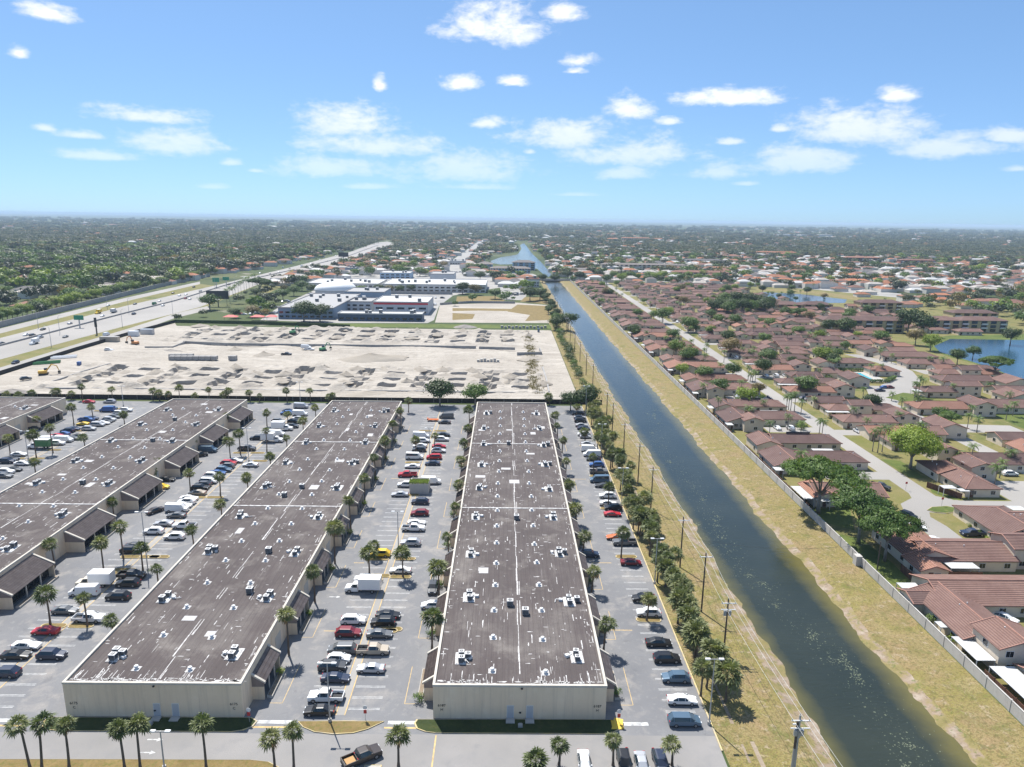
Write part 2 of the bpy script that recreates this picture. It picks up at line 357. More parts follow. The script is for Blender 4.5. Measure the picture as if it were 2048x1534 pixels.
# canal: banks as rolling strips, water between them
def bank(name, prof, mat, seed):
    """prof: (x, z) across the bank; noise roughens the shore"""
    rng = random.Random(seed); N = 340
    ysl = [60 + (CANAL_END - 60) * (i / (N - 1)) ** 1.6 for i in range(N)]
    b = MB(); k = len(prof)
    ph = [rng.uniform(0, 6.28) for _ in range(6)]
    for y in ysl:
        wob = 0.8 * math.sin(y * 0.11 + ph[0]) + 0.5 * math.sin(y * 0.31 + ph[1]) + 0.35 * math.sin(y * 0.83 + ph[2]) + rng.uniform(-.25, .25)
        for i, (x, z) in enumerate(prof):
            u = (1.0 if 0 < i < k - 1 else 0.0)
            b.v.append((x + wob * 0.55 * u * (1 if z < -0.3 else 0.3), y, z + u * rng.uniform(-.07, .07)))
    for j in range(N - 1):
        for i in range(k - 1):
            a = j * k + i; b.f.append((a, a + 1, a + 1 + k, a + k))
            b.mi.append(mat[i])
    o = struct(name, b.mesh(name, ['grass_dry', 'bank_mix'], True)); return o
bank('canal_bank_left', [(43.9, -0.045), (45.2, -0.1), (46.6, -0.25), (47.6, -0.5), (48.6, -0.85), (49.6, -1.05), (50.6, -1.3), (53.5, -1.9)], [0, 0, 1, 1, 1, 1, 1], 3)
bank('canal_bank_right', [(66.5, -1.9), (69.8, -1.3), (70.6, -1.1), (71.4, -0.9), (72.2, -0.6), (73.4, -0.35), (75.0, -0.15), (77.1, -0.045)], [1, 1, 1, 1, 0, 0, 0], 5)
sheet('canal_water', [[(45, 55), (75, 55), (75, CANAL_END), (45, CANAL_END)]], -1.2, 'canal_water')
sheet('canal_verge_left', [[(33.4, 60), (44.0, 60), (44.0, 640), (33.4, 640)]], -0.044, 'grass_dry')
sheet('canal_verge_right', [[(77.0, 60), (82.6, 60), (82.6, 930), (77.0, 930)]], -0.044, 'grass_dry')
# muddy wheel tracks through the left verge
b = MB(); rng = random.Random(8)
for x0 in (36.9, 38.6):
    y = 84.0
    while y < 285:
        L = rng.uniform(3, 9)
        if rng.random() < .75:
            w = rng.uniform(.18, .4); xx = x0 + math.sin(y * .05) * .35
            b.face([(xx - w, y, -0.038), (xx + w, y, -0.038), (xx + w * .9 + .05, y + L, -0.038), (xx - w * .8, y + L, -0.038)])
        y += L
struct('wheel_tracks', b.mesh('wheel_tracks', ['dirt']))
# flecks of floating algae, uncountable
mottled('algae', [(1.0, [(0.3, (0.11, 0.135, 0.085)), (0.7, (0.19, 0.21, 0.14))])], 0.8)
b = MB(); rng = random.Random(21)
def fleck(x, y, r):
    n = rng.randint(5, 7); a0 = rng.uniform(0, 6.28); st = rng.uniform(.25, 1)
    ca, sa = math.cos(a0), math.sin(a0); pts = []
    for i in range(n):
        t = 2 * PI * i / n; q = r * rng.uniform(.45, 1.0)
        u, v = q * math.cos(t), q * math.sin(t) * st
        pts.append((x + u * ca - v * sa, y + u * sa + v * ca, -1.188))
    b.face(pts)
for i in range(2300):
    y = 85 + (300 - 85) * rng.random() ** 1.15
    cx = 59.5 + 3.6 * math.sin(y * .021 + .6) + (2 * math.sin(y * .07))
    x = rng.gauss(cx, 2.4)
    if 51.5 < x < 70: fleck(x, y, rng.choice((.05, .07, .1, .16)) * rng.uniform(.6, 1.4))
for i in range(30):
    y = 85 + 215 * rng.random(); cx = 59.5 + 3.6 * math.sin(y * .021 + .6) + (2 * math.sin(y * .07)); x0 = rng.gauss(cx, 1.8)
    for k in range(26): fleck(x0 + rng.gauss(0, .5), y + rng.gauss(0, .7), rng.uniform(.05, .24))
stuff(tag(put('floating_algae', b.mesh('floating_algae', ['algae'])), 'pale flecks of algae floating along the canal', 'algae'))

# ------------------------------------------------------------------ parking lot paint, kerbs and islands
STR = {'A': (-26.1, -24.7), 'B': (-84.6, -83.1), 'C': (-152.2, -150.7)}
b = MB(); yb = MB()
def vline(m_, x, y0, y1, w=.12, z=.005): m_.face([(x - w / 2, y0, z), (x + w / 2, y0, z), (x + w / 2, y1, z), (x - w / 2, y1, z)])
def hline(m_, x0, x1, y, w=.11, z=.005): m_.face([(x0, y - w / 2, z), (x1, y - w / 2, z), (x1, y + w / 2, z), (x0, y + w / 2, z)])
def stall(x0, x1, y):
    hline(b, x0, x1, y - .16, .09); hline(b, x0, x1, y + .16, .09)
for k, (xl, xr) in STR.items():
    y = 99.5
    while y < 281:
        stall(xl - 5.3, xl - .3, y); stall(xr + .3, xr + 5.3, y); y += 2.78
    vline(yb, xl, 98, 281, .16); vline(yb, xr, 98, 281, .16)
y = 96.5
while y < 283: stall(26.6, 31.4, y); y += 2.78
# yellow bay lines in front of the entrances, crossing bars, stop bars, arrows
BAY0, BAYP, BAYL = 101.6, 18.55, 8.3
for (xw, sg) in ((16.6, 1), (-10.6, -1), (-40.4, 1)):
    for i in range(9):
        y0 = BAY0 + i * BAYP
        vline(yb, xw + sg * 5.0, y0 - .8, y0 + BAYL + .8, .1); hline(yb, xw + sg * 2.8, xw + sg * 5.0, y0 - .8, .1)
for yy in (121.5, 149.0, 203.0): hline(yb, -40.4 + 6.6, -31.5, yy, .2); hline(yb, 20.5, 25.2, yy + 1, .2)
for (x0, x1) in ((-38.6, -32.6), (-17.6, -13.4), (18.8, 23.2), (-80.0, -74.0)):
    b.box(x0, x1, 96.0, 96.75, .002, .0055)
for (x0, x1) in ((-39.0, -31.8), (-18.0, -12.4), (-81, -73)): hline(yb, x0, x1, 95.2, .35)
vline(yb, -9.8, 86.9, 93.6, .22); 
for px in (1012, 1128, 1182, 1244, 1272): x = G(px, 1500)[0]; vline(b, x - .1, 84, 86.6, .1); vline(b, x + .2, 84, 86.6, .1)
def arrow(x, y, s):
    b.face([(x - 1.2, y - .1, .005), (x + .3, y - .1, .005), (x + .3, y + .1, .005), (x - 1.2, y + .1, .005)])
    b.face([(x + .3, y - .4, .005), (x + 1.1, y, .005), (x + .3, y + .4, .005)])
arrow(*G(311, 1479), 1); arrow(*G(296, 1505), 1); arrow(-34.6, 134, 1)
struct('parking_lines', b.mesh('parking_lines', ['line_white'])); struct('yellow_lines', yb.mesh('yellow_lines', ['line_yellow']))
# darker worn strip between the yellow lines, tar patches
b = MB()
for k, (xl, xr) in STR.items(): b.face([(xl + .1, 98, .0035), (xr - .1, 98, .0035), (xr - .1, 281, .0035), (xl + .1, 281, .0035)])
struct('worn_strip', b.mesh('worn_strip', ['road_grey']))

def capsule(x0, x1, y0, y1, n=6):
    r = min(x1 - x0, y1 - y0) / 2; pts = []
    for cx, cy, a in ((x1 - r, y0 + r, -90), (x1 - r, y1 - r, 0), (x0 + r, y1 - r, 90), (x0 + r, y0 + r, 180)):
        for i in range(n + 1):
            t = rad(a + 90 * i / n); pts.append((cx + r * math.cos(t), cy + r * math.sin(t)))
    return pts
def island(poly, grass='grass_brown', kw=.17):
    cx = sum(p[0] for p in poly) / len(poly); cy = sum(p[1] for p in poly) / len(poly)
    inner = []
    for x, y in poly:
        d = math.hypot(x - cx, y - cy); q = max(0.0, 1 - kw / max(d, .3)); inner.append((cx + (x - cx) * q, cy + (y - cy) * q))
    b = MB(); n = len(poly)
    for i in range(n):
        j = (i + 1) % n; (ax, ay), (bx, by) = poly[i], poly[j]; (cx1, cy1), (dx1, dy1) = inner[i], inner[j]
        b.face([(ax, ay, 0), (bx, by, 0), (bx, by, .14), (ax, ay, .14)]); b.face([(ax, ay, .14), (bx, by, .14), (dx1, dy1, .14), (cx1, cy1, .14)])
        b.face([(cx1, cy1, .14), (dx1, dy1, .14), (dx1, dy1, .08), (cx1, cy1, .08)])
    o = struct('kerb_island', b.mesh('kerb_island', ['kerb']))
    t = MB(); t.face([(x, y, .11) for x, y in inner]); put('island_grass', t.mesh('island_grass', [grass]), o)
ISL = []
for (px, py) in ((759, 1152), (757, 1118), (801, 1154), (811, 1118), (770, 1262), (780, 1259), (825, 925), (850, 862), (880, 862), (868, 925), (822, 990)): ISL.append(G(px, py))
for (px, py) in ((108, 1252), (162, 1252), (216, 1147), (300, 1114), (262, 1114), (318, 1114), (395, 995), (430, 995), (480, 906), (515, 906), (520, 922), (250, 1140)): ISL.append(G(px, py))
for (px, py) in ((35, 917), (75, 917), (108, 900), (150, 862), (240, 818), (200, 822)): ISL.append(G(px, py))
for (x, y) in ISL: island(capsule(x - 2.4, x + 2.4, y - .75, y + .75))
for py in (1240, 1114, 1018, 953, 893): x, y = G(1290, py); island(capsule(26.6, 31.6, y - .8, y + .8))
island([(-31.6, 96.4), (-30.6, 95.2), (-28.5, 94.1), (-25.5, 93.6), (-22.5, 93.9), (-20.4, 94.8), (-18.2, 96.5), (-24, 96.6)])
# grass aprons in front of the two near warehouses, dry strip along the near road
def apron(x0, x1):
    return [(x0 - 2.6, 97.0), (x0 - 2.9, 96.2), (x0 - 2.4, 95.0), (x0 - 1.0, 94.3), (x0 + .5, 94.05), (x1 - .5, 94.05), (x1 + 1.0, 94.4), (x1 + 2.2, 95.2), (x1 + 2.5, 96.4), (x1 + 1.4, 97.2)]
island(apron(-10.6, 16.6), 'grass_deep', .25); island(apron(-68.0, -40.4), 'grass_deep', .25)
island([(-79.5, 96.2), (-80.2, 95.4), (-81.5, 94.9), (-84, 94.8), (-86, 95), (-90, 97), (-84, 97.2)])
island([(-75, 85.2), (-75, 87.4), (-73.5, 88.1), (-60, 88.2), (-36, 88.25), (-33.4, 87.9), (-31.6, 86.9), (-31.0, 85.2)])
island([(-19.5, 86.0), (-19.5, 87.4), (-17.0, 87.4), (-17.0, 86.0)], 'concrete')
b = MB()
b.box(33.0, 33.25, 90.6, 290, -.05, .13)
struct('kerb_canal_side', b.mesh('kerb_canal_side', ['kerb']))
# ------------------------------------------------------------------ warehouses
mottled('stucco', [(0.25, [(0.3, (0.71, 0.565, 0.405)), (0.7, (0.78, 0.635, 0.465))]), (1.2, 0.55, 0.8, (0.62, 0.495, 0.36), 0.3)], 0.9, (12.0, 0.2, 0.02), mp=((1, 1, .4),))
mottled('stucco_side', [(0.25, [(0.3, (0.50, 0.46, 0.40)), (0.7, (0.57, 0.53, 0.465))]), (1.2, 0.55, 0.8, (0.42, 0.38, 0.33), 0.35)], 0.9, mp=((1, 1, .4),))
mottled('coping', [(0.6, [(0.3, (0.46, 0.42, 0.36)), (0.7, (0.57, 0.53, 0.46))])], 0.8)
mottled('siding', [(0.8, [(0.3, (0.20, 0.165, 0.15)), (0.7, (0.27, 0.22, 0.20))])], 0.85)
flat('door_grey', (0.42, 0.43, 0.45), 0.6); flat('dark_glass', (0.012, 0.016, 0.02), 0.08, spec=0.6); flat('dark_frame', (0.05, 0.045, 0.045), 0.6)
flat('metal_grey', (0.42, 0.42, 0.42), 0.5, 0.3); flat('metal_white', (0.66, 0.66, 0.65), 0.5); flat('louvre', (0.045, 0.055, 0.065), 0.55); flat('black', (0.012, 0.012, 0.014), 0.6)
mottled('patch_grey', [(0.9, [(0.3, (0.40, 0.39, 0.385)), (0.7, (0.50, 0.49, 0.485))])], 0.9)
mottled('patch_white', [(1.3, [(0.35, (0.34, 0.32, 0.31)), (0.6, (0.62, 0.61, 0.59))])], 0.9)
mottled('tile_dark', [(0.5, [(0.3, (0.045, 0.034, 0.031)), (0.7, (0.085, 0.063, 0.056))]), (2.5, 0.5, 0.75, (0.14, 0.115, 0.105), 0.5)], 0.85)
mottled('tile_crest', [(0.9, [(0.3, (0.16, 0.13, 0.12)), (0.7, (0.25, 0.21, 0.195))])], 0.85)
# felt and gravel roof: long rolled strips, faint grid of laps, scoured edges
mt, nt, bs = new_mat('roof_felt')
vec = mapping(nt)
col = ramp(nt, nnode(nt, vec, 0.07, 5.0, 0.6, 0.3), [(0.25, (0.078, 0.066, 0.062)), (0.5, (0.115, 0.098, 0.092)), (0.75, (0.185, 0.165, 0.15))])
st = mapping(nt, (3.2, 0.10, 1)); col = mixrgb(nt, maprange(nt, nnode(nt, st, 1.0, 3.0), .42, .68, 0, .45), col, (0.075, 0.058, 0.058))
st2 = mapping(nt, (1.7, 0.16, 1)); col = mixrgb(nt, maprange(nt, nnode(nt, st2, 1.0, 6.0, .7), .60, .72, 0, .45), col, (0.36, 0.335, 0.32))
col = mixrgb(nt, maprange(nt, nnode(nt, vec, 0.16, 5.0, .65), .54, .72, 0, .6), col, (0.26, 0.235, 0.21))
bk = nt.nodes.new('ShaderNodeTexBrick'); nt.links.new(mapping(nt, (1, 1, 1), (0, 0, PI / 2)), bk.inputs['Vector']); bk.inputs['Scale'].default_value = .5; bk.inputs['Mortar Size'].default_value = .012; bk.inputs['Brick Width'].default_value = 4.5; bk.inputs['Row Height'].default_value = .46
col = mixrgb(nt, nmath(nt, 'MULTIPLY', bk.outputs['Fac'], .55), col, (0.04, 0.034, 0.034))
col = mixrgb(nt, maprange(nt, nnode(nt, vec, 7.0, 3.0, .7), .35, .7, 0, .35), col, (0.05, 0.042, 0.042))
nt.links.new(col, bs.inputs['Base Color']); bs.inputs['Roughness'].default_value = 0.95; bs.inputs['Specular IOR Level'].default_value = .2
bump(nt, bs, nnode(nt, vec, 5.0, 4.0), 0.35, 0.05)

def text_mesh(s, size, mat):
    cu = bpy.data.curves.new('sign_text', 'FONT'); cu.body = s; cu.size = size; cu.align_x = 'CENTER'; cu.extrude = 0.01
    o = bpy.data.objects.new('sign_text', cu); COL.objects.link(o)
    bpy.context.view_layer.update()
    me = bpy.data.meshes.new_from_object(o.evaluated_get(bpy.context.evaluated_depsgraph_get()))
    bpy.data.objects.remove(o); me.materials.clear(); me.materials.append(MATS[mat]); me.name = 'lettering'
    return me
nt_ = MATS['stucco'].node_tree; b_ = nt_.nodes['Principled BSDF']; l_ = b_.inputs['Base Color'].links[0]
c_ = mixrgb(nt_, maprange(nt_, nnode(nt_, mapping(nt_, (1.6, 1.6, .07)), 1.0, 5.0, .65), .50, .70, 0, .42), l_.from_socket, (0.50, 0.40, 0.30)); c_ = mixrgb(nt_, maprange(nt_, nnode(nt_, mapping(nt_, (.5, .5, .5)), 1.0, 4.0, .6), .56, .68, 0, .3), c_, (0.82, 0.70, 0.55)); nt_.links.new(c_, b_.inputs['Base Color'])   # rain streaks, patched paint
TXT = {s: text_mesh(s, .62, 'black') for s in ('6175', 'C', '6187', 'H')}

# entrance porch: tiled lean-to roof between two wing walls, glazed front, planter.  Local: wall plane x = 0, grows +x, y 0..L
def porch_meshes(L, D, zt, zb, lo):
    P = {}
    b = MB(); n = int(L / .36); dxr = D + .25; dzr = (zt - zb) * dxr / D
    for i in range(n):     # barrel tiles: each rib is a raised run down the slope
        y0 = .06 + (L - .12) * i / n; y1 = .06 + (L - .12) * (i + 1) / n; ym = (y0 + y1) / 2
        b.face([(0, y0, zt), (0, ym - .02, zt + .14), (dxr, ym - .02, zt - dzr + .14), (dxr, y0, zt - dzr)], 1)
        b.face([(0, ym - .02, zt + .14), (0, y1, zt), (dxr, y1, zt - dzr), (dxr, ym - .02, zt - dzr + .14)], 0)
        b.face([(dxr, y0, zt - dzr), (dxr, ym - .02, zt - dzr + .14), (dxr, y1, zt - dzr)], 0)
    nl = max(3, int(D / .42))
    for j in range(1, nl):
        u = dxr * j / nl; z = zt - dzr * j / nl
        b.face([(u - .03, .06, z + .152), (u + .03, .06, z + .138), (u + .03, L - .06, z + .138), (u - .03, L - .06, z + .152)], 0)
    P['roof'] = b.mesh('porch_roof', ['tile_dark', 'tile_crest'])
    b = MB(); T = .22
    def wing(y):
        b.box(0, D, y, y + T, 0, lo, 0)
    wing(0); P['wing'] = b.mesh('wing_wall', ['stucco'])
    b = MB(); poly = [(0, lo), (D + .02, lo), (D + .02, zb - .05), (0, zt - .05)]
    for y in (-.03, T + .03): b.face([(x, y, z) for x, z in poly])
    b.face([(D + .02, -.03, lo), (D + .02, T + .03, lo), (D + .02, T + .03, zb - .05), (D + .02, -.03, zb - .05)])
    b.face([(0, -.03, lo), (D + .02, -.03, lo), (D + .02, T + .03, lo), (0, T + .03, lo)])
    P['siding'] = b.mesh('gable_siding', ['siding'])
    b = MB()
    for (u0, u1) in ((0, D + .3),):
        z0, z1 = zt + .12, zt - (zt - zb) * (D + .3) / D + .12
        for dzz, in ((0,),):
            b.face([(u0, -.12, z0 + .16), (u1, -.12, z1 + .16), (u1, T + .08, z1 + .16), (u0, T + .08, z0 + .16)])
            b.face([(u0, -.12, z0 - .16), (u1, -.12, z1 - .16), (u1, -.12, z1 + .16), (u0, -.12, z0 + .16)])
            b.face([(u0, T + .08, z0 + .16), (u1, T + .08, z1 + .16), (u1, T + .08, z1 - .16), (u0, T + .08, z0 - .16)])
            b.face([(u1, -.12, z1 - .16), (u1, T + .08, z1 - .16), (u1, T + .08, z1 + .16), (u1, -.12, z1 + .16)])
    P['trim'] = b.mesh('rake_trim', ['coping'])
    b = MB(); xg = max(.5, D - 1.3)
    b.face([(xg, .2, .35), (xg, L - .2, .35), (xg, L - .2, lo), (xg, .2, lo)], 0)
    b.box(xg - .02, xg + .06, .2, L - .2, 0, .35, 1)
    k = max(3, int(L / 1.6))
    for i in range(k + 1): y = .2 + (L - .46) * i / k; b.box(xg, xg + .08, y, y + .06, .35, lo, 1)
    P['front'] = b.mesh('glass_front', ['dark_glass', 'dark_frame'])
    b = MB()
    for y in (L * .33, L * .66): b.box(D - .18, D + .02, y - .1, y + .1, 0, zb + .05)
    P['posts'] = b.mesh('porch_post', ['stucco_side'])
    b = MB(); b.box(D + .25, D + 1.15, .4, L - .6, 0, .42); b.box(D + .35, D + 1.05, .5, L - .7, .42, .43, 1)
    P['planter'] = b.mesh('planter', ['concrete', 'dirt'])
    return P
PORCH_S = porch_meshes(8.3, 1.9, 4.5, 3.25, 2.4); PORCH_B = porch_meshes(13.7, 4.3, 5.1, 3.05, 2.55)
PORCH_S['L'] = 8.3; PORCH_B['L'] = 13.7
def porch(par, xw, y0, sg, P):
    r = put('entrance_porch', P['roof'], par, (xw, y0 + (0 if sg > 0 else P['L']), 0), 0 if sg > 0 else PI)
    for yy in (0, P['L'] - .22):
        for k, nm in (('wing', 'wing_wall'), ('siding', 'gable_siding'), ('trim', 'rake_trim')): put(nm, P[k], r, (0, yy, 0))
    put('glass_front', P['front'], r); put('porch_post', P['posts'], r); put('planter', P['planter'], r)

b = MB(); b.box(-.55, .55, -.5, .5, .12, 1.05, 0); b.box(-.57, .57, -.52, .52, 1.05, 1.12, 1)
for i in range(5):
    z = .22 + i * .155
    for y in (-.515, .515): b.box(-.48, .48, y - .012, y + .012, z, z + .1, 2)
    for x in (-.565, .565): b.box(x - .012, x + .012, -.42, .42, z, z + .1, 2)
b.box(-.45, .45, -.4, .4, 0, .12, 3)
AC_ME = b.mesh('ac_unit', ['metal_grey', 'metal_white', 'louvre', 'black'])
b = MB(); b.cyl(0, 0, 1.115, 1.165, .38, 14, 0); b.cyl(0, 0, 1.165, 1.185, .1, 8, 1)
for i in range(4):
    a = i * PI / 2; b.face([(.1 * math.cos(a), .1 * math.sin(a), 1.172), (.36 * math.cos(a - .3), .36 * math.sin(a - .3), 1.172), (.36 * math.cos(a + .3), .36 * math.sin(a + .3), 1.172)], 1)
FAN_ME = b.mesh('fan_grille', ['black', 'metal_grey'])
b = MB(); b.box(-1.5, 1.5, -1.9, 1.9, 0, .10, 0); b.box(-1.2, -.9, -1.7, 1.7, .1, .2, 1); b.box(.7, 1.0, -1.7, 1.7, .1, .2, 1); PLAT_ME = b.mesh('ac_platform', ['patch_white', 'metal_white'])
b = MB(); b.box(-.35, .35, -.3, .3, 0, .45, 0); b.tube([(.3, 0, .3), (.9, 0, .3), (1.0, .3, .3), (1.0, .9, .1)], .07, 6, 0); PIPE_ME = b.mesh('pipe_box', ['metal_white'])
b = MB(); b.box(-.62, .62, -.62, .62, 0, .05, 0); b.cyl(0, 0, .05, .45, .24, 12, 1); b.cyl(0, 0, .45, .62, .40, 12, 1, .30); b.cyl(0, 0, .62, .68, .30, 12, 1, .12); VENT_ME = b.mesh('roof_vent', ['patch_white', 'metal_white'])
b = MB(); b.box(-.5, .5, 0, .06, 0, 2.15, 0); b.box(-.56, -.5, -.0, .08, 0, 2.21, 1); b.box(.5, .56, 0, .08, 0, 2.21, 1); b.box(-.5, .5, 0, .08, 2.15, 2.21, 1); DOOR_ME = b.mesh('service_door', ['door_grey', 'metal_white'])
b = MB(); b.box(-.06, .06, 0, .06, 0, 5.6, 0); DOWN_ME = b.mesh('downpipe', ['stucco'])
b = MB(); b.box(-1.5, 1.5, 0, .05, 0, 3.3, 0)
for i in range(7): b.box(-1.5, 1.5, .05, .065, .12 + i * .46, .2 + i * .46, 1)
ROLL_ME = b.mesh('roller_door', ['stucco_side', 'coping'])

HT, RZ, YN, YF_ = 6.1, 5.78, 97.35, 272.6
def warehouse(x0, x1, label, porches, nums, seed, big=False):
    rng = random.Random(seed); xc = (x0 + x1) / 2
    t = thing('warehouse', label, 'warehouse', (xc, YN, 0), 0, 'long flat-roofed warehouses')
    h = (x1 - x0) / 2; L = YF_ - YN
    b = MB()
    b.box(-h, h, 0, L, 0, RZ, 0, 'tb')
    o = put('outer_wall', b.mesh('outer_wall', ['stucco']), t)
    # pilaster lines on the end wall
    b = MB(); b.face([(-h + .3, .3, RZ), (h - .3, .3, RZ), (h - .3, L - .3, RZ), (-h + .3, L - .3, RZ)])
    roof = put('roof', b.mesh('roof', ['roof_felt']), t)
    b = MB()
    for (a0, a1, c0, c1) in ((-h - .06, h + .06, -.06, .34), (-h - .06, h + .06, L - .34, L + .06), (-h - .06, -h + .34, .34, L - .34), (h - .34, h + .06, .34, L - .34)):
        b.box(a0, a1, c0, c1, RZ - .02, HT, 0)
    put('parapet', b.mesh('parapet', ['coping']), t)
    # expansion joints and the centre seam
    b = MB(); z = .012
    b.box(-h + .35, h - .35, -.22, .22, 0, .10, 0); jm = b.mesh('expansion_joint', ['patch_white'])
    for yj in (167.6 - YN, 220.2 - YN): put('expansion_joint', jm, roof, (0, yj, RZ))
    b = MB(); y = .5
    while y < L - 1:
        l = rng.uniform(2, 7)
        if rng.random() < .8:
            w = rng.uniform(.05, .16); xo = rng.uniform(-.1, .1)
            b.face([(xo - w, y, z), (xo + w, y, z), (xo + w * .7, y + l, z), (xo - w * .8, y + l, z)])
        if rng.random() < .5:
            xo = rng.uniform(.35, .6); b.face([(xo - .05, y, z), (xo + .07, y, z), (xo + .07, y + l, z), (xo - .05, y + l, z)])
        y += l
    stuff(put('centre_seam', b.mesh('centre_seam', ['patch_white']), roof, (0, 0, RZ)))
    # smears of white sealant: too many to count
    b = MB()
    def smear(x, y, w, l):
        k = 4; pts = []
        for i in range(k + 1): pts.append((x - w * rng.uniform(.3, 1), y + l * i / k, z * 1.2))
        for i in range(k, -1, -1): pts.append((x + w * rng.uniform(.3, 1), y + l * i / k, z * 1.2))
        b.face(pts)
    for i in range(900):
        u = rng.random(); x = rng.uniform(-h + .5, h - .5); y = rng.uniform(.4, L - 3)
        if u < .2: y = rng.uniform(.4, 1.6) if rng.random() < .5 else y; x = x
        if u > .8: x = (h - .55 - abs(rng.gauss(0, .5))) * rng.choice((-1, 1))
        d = RZ
        if u < .45 and rng.random() < .6: x = rng.gauss(rng.choice((-.55, .35)) * h, 1.6); x = max(-h + .5, min(h - .5, x))
        if rng.random() < .7: smear(x, y, rng.uniform(.03, .12), rng.choice((.3, .6, 1.0, 2.4)) * rng.uniform(.6, 1.2))
        else: smear(x, y, rng.uniform(.25, .7), rng.uniform(.08, .2))
    for i in range(70): smear(rng.uniform(-h + .4, h - .4), rng.uniform(.36, 1.3), rng.choice((.06, .1, .3, .7, 1.1)), rng.uniform(.06, .35))
    stuff(put('sealant_smears', b.mesh('sealant_smears', ['patch_white']), roof, (0, 0, RZ)))
    for i in range(9):       # squared repair patches
        b = MB(); w, l = rng.uniform(.5, 1.4), rng.uniform(.6, 1.6); b.box(-w, w, -l, l, 0, .02)
        put('repair_patch', b.mesh('repair_patch', ['patch_grey']), roof, (rng.uniform(-h + 2, h - 2), rng.uniform(4, L - 4), RZ + .002))
    n = int(L / 9.3)
    for i in range(n):
        for sx in (-4.3, 4.3):
            put('roof_vent', VENT_ME, t, (sx + rng.uniform(-.15, .15), 3.7 + i * 9.28 + rng.uniform(-.3, .3), RZ), rng.uniform(-.1, .1))
    i = 0; y = 7.2
    while y < L - 4:
        for sx in (-9.6, 9.6):
            px_, py_ = sx + rng.uniform(-.3, .3), y + rng.uniform(-.8, .8)
            pl = put('ac_platform', PLAT_ME, t, (px_, py_, RZ), rng.uniform(-.05, .05), (rng.uniform(.6, .8), rng.uniform(.8, 1.0), 1))
            for k in range(rng.choice((2, 2, 3))):
                a = put('ac_unit', AC_ME, t, (px_ + rng.uniform(-.25, .25) + (0, 0, 1.3)[k], py_ + (-.9, .75, .2)[k], RZ + .12), rng.uniform(-.12, .12), rng.uniform(.75, 1.0))
                put('fan_grille', FAN_ME, a)
            put('pipe_box', PIPE_ME, t, (px_ + (1.5 if sx < 0 else -1.6), py_ + rng.uniform(-.5, .5), RZ), rng.uniform(0, 6.28))
        y += 19.2 if i % 2 else 18.9; i += 1
    for k in range(4):
        px_, py_ = rng.uniform(-3, 6), rng.uniform(10, L - 10)
        a = put('ac_unit', AC_ME, t, (px_, py_, RZ), 0, 1.05); put('fan_grille', FAN_ME, a)
    # near end wall: two doors, steps, numbers
    for xd in ((-1.45, 1.6) if nums == '6187' else (.4, 3.3)):
        d = put('service_door', DOOR_ME, t, (xd, -.07, .25))
        b = MB(); b.box(-.7, .7, -1.1, 0, 0, .14); put('door_step', b.mesh('door_step', ['concrete']), t, (xd, -.09, .11))
    b = MB(); b.box(-.35, .35, -.5, 0, 0, .4); b.box(-.25, .25, -.45, -.05, .4, .5); put('meter_box', b.mesh('meter_box', ['metal_grey']), t, (.1, -1.6, .11))
    b = MB(); b.cyl(0, 0, 0, .12, .18, 8); put('wall_lamp', b.mesh('wall_lamp', ['black']), t, (.3, -.16, 5.5)); put('wall_lamp', b.mesh('wall_lamp', ['black']), t, (.1, -.14, 1.2))
    if nums:
        for sx in (-1, 1):
            for s, zz in ((nums, 2.2), ('H' if nums == '6187' else 'C', 1.45)):
                o = put('lettering', TXT[s], t, (sx * (h - 1.35), -.03, zz)); o.rotation_euler = (PI / 2, 0, 0)
    for (side, P, ys0) in porches:
        sg = 1 if side == 'R' else -1
        for y in ys0:
            if y - YN + P['L'] > L: continue
            porch(t, sg * h, y - YN, sg, P)
        for k in range(len(ys0) - 1):
            ym = (ys0[k] + P['L'] + ys0[k + 1]) / 2 - YN
            if ym > L - 4: continue
            o = put('roller_door', ROLL_ME, t, (sg * (h + .0), ym, .05), PI / 2 * (-sg)); 
            for dy in (-3.2, 3.4): put('downpipe', DOWN_ME, t, (sg * h, ym + dy, 0), PI / 2 * (-sg))
    return t
YS = [101.6 + 18.55 * i for i in range(9)]; YB = [103.4 + 24.8 * i for i in range(7)]
warehouse(-10.6, 16.6, 'long beige warehouse with number 6187 on its end wall, nearest the canal', [('R', PORCH_S, YS), ('L', PORCH_S, YS)], '6187', 1)
warehouse(-68.0, -40.4, 'long beige warehouse with number 6175 on its end wall, second from the canal', [('R', PORCH_S, YS)], '6175', 2)
warehouse(-130.5, -101.4, 'long warehouse with wide dark tiled porches, third from the canal', [('R', PORCH_B, YB)], None, 3)
warehouse(-202.0, -172.6, 'warehouse at the left edge of the picture, farthest from the canal', [('R', PORCH_B, [y - 3 for y in YB])], None, 4)
# ------------------------------------------------------------------ vehicles
PAINT = {'white': (0.74, 0.74, 0.73), 'silver': (0.42, 0.43, 0.45), 'grey': (0.14, 0.145, 0.15), 'dark grey': (0.05, 0.052, 0.056), 'black': (0.012, 0.012, 0.014),
    'dark blue': (0.02, 0.03, 0.06), 'blue': (0.04, 0.11, 0.30), 'light blue': (0.085, 0.14, 0.20), 'red': (0.42, 0.02, 0.03), 'dark red': (0.18, 0.012, 0.02),
    'yellow': (0.72, 0.48, 0.02), 'beige': (0.42, 0.36, 0.28), 'brown': (0.04, 0.03, 0.027), 'green': (0.03, 0.16, 0.05), 'orange': (0.55, 0.14, 0.03), 'cream': (0.62, 0.55, 0.44)}
for k, c in PAINT.items(): flat('paint_' + k.replace(' ', '_'), c, 0.38, 0.25 if k in ('silver', 'grey', 'light blue') else 0.0, spec=.35, coat=0.35)
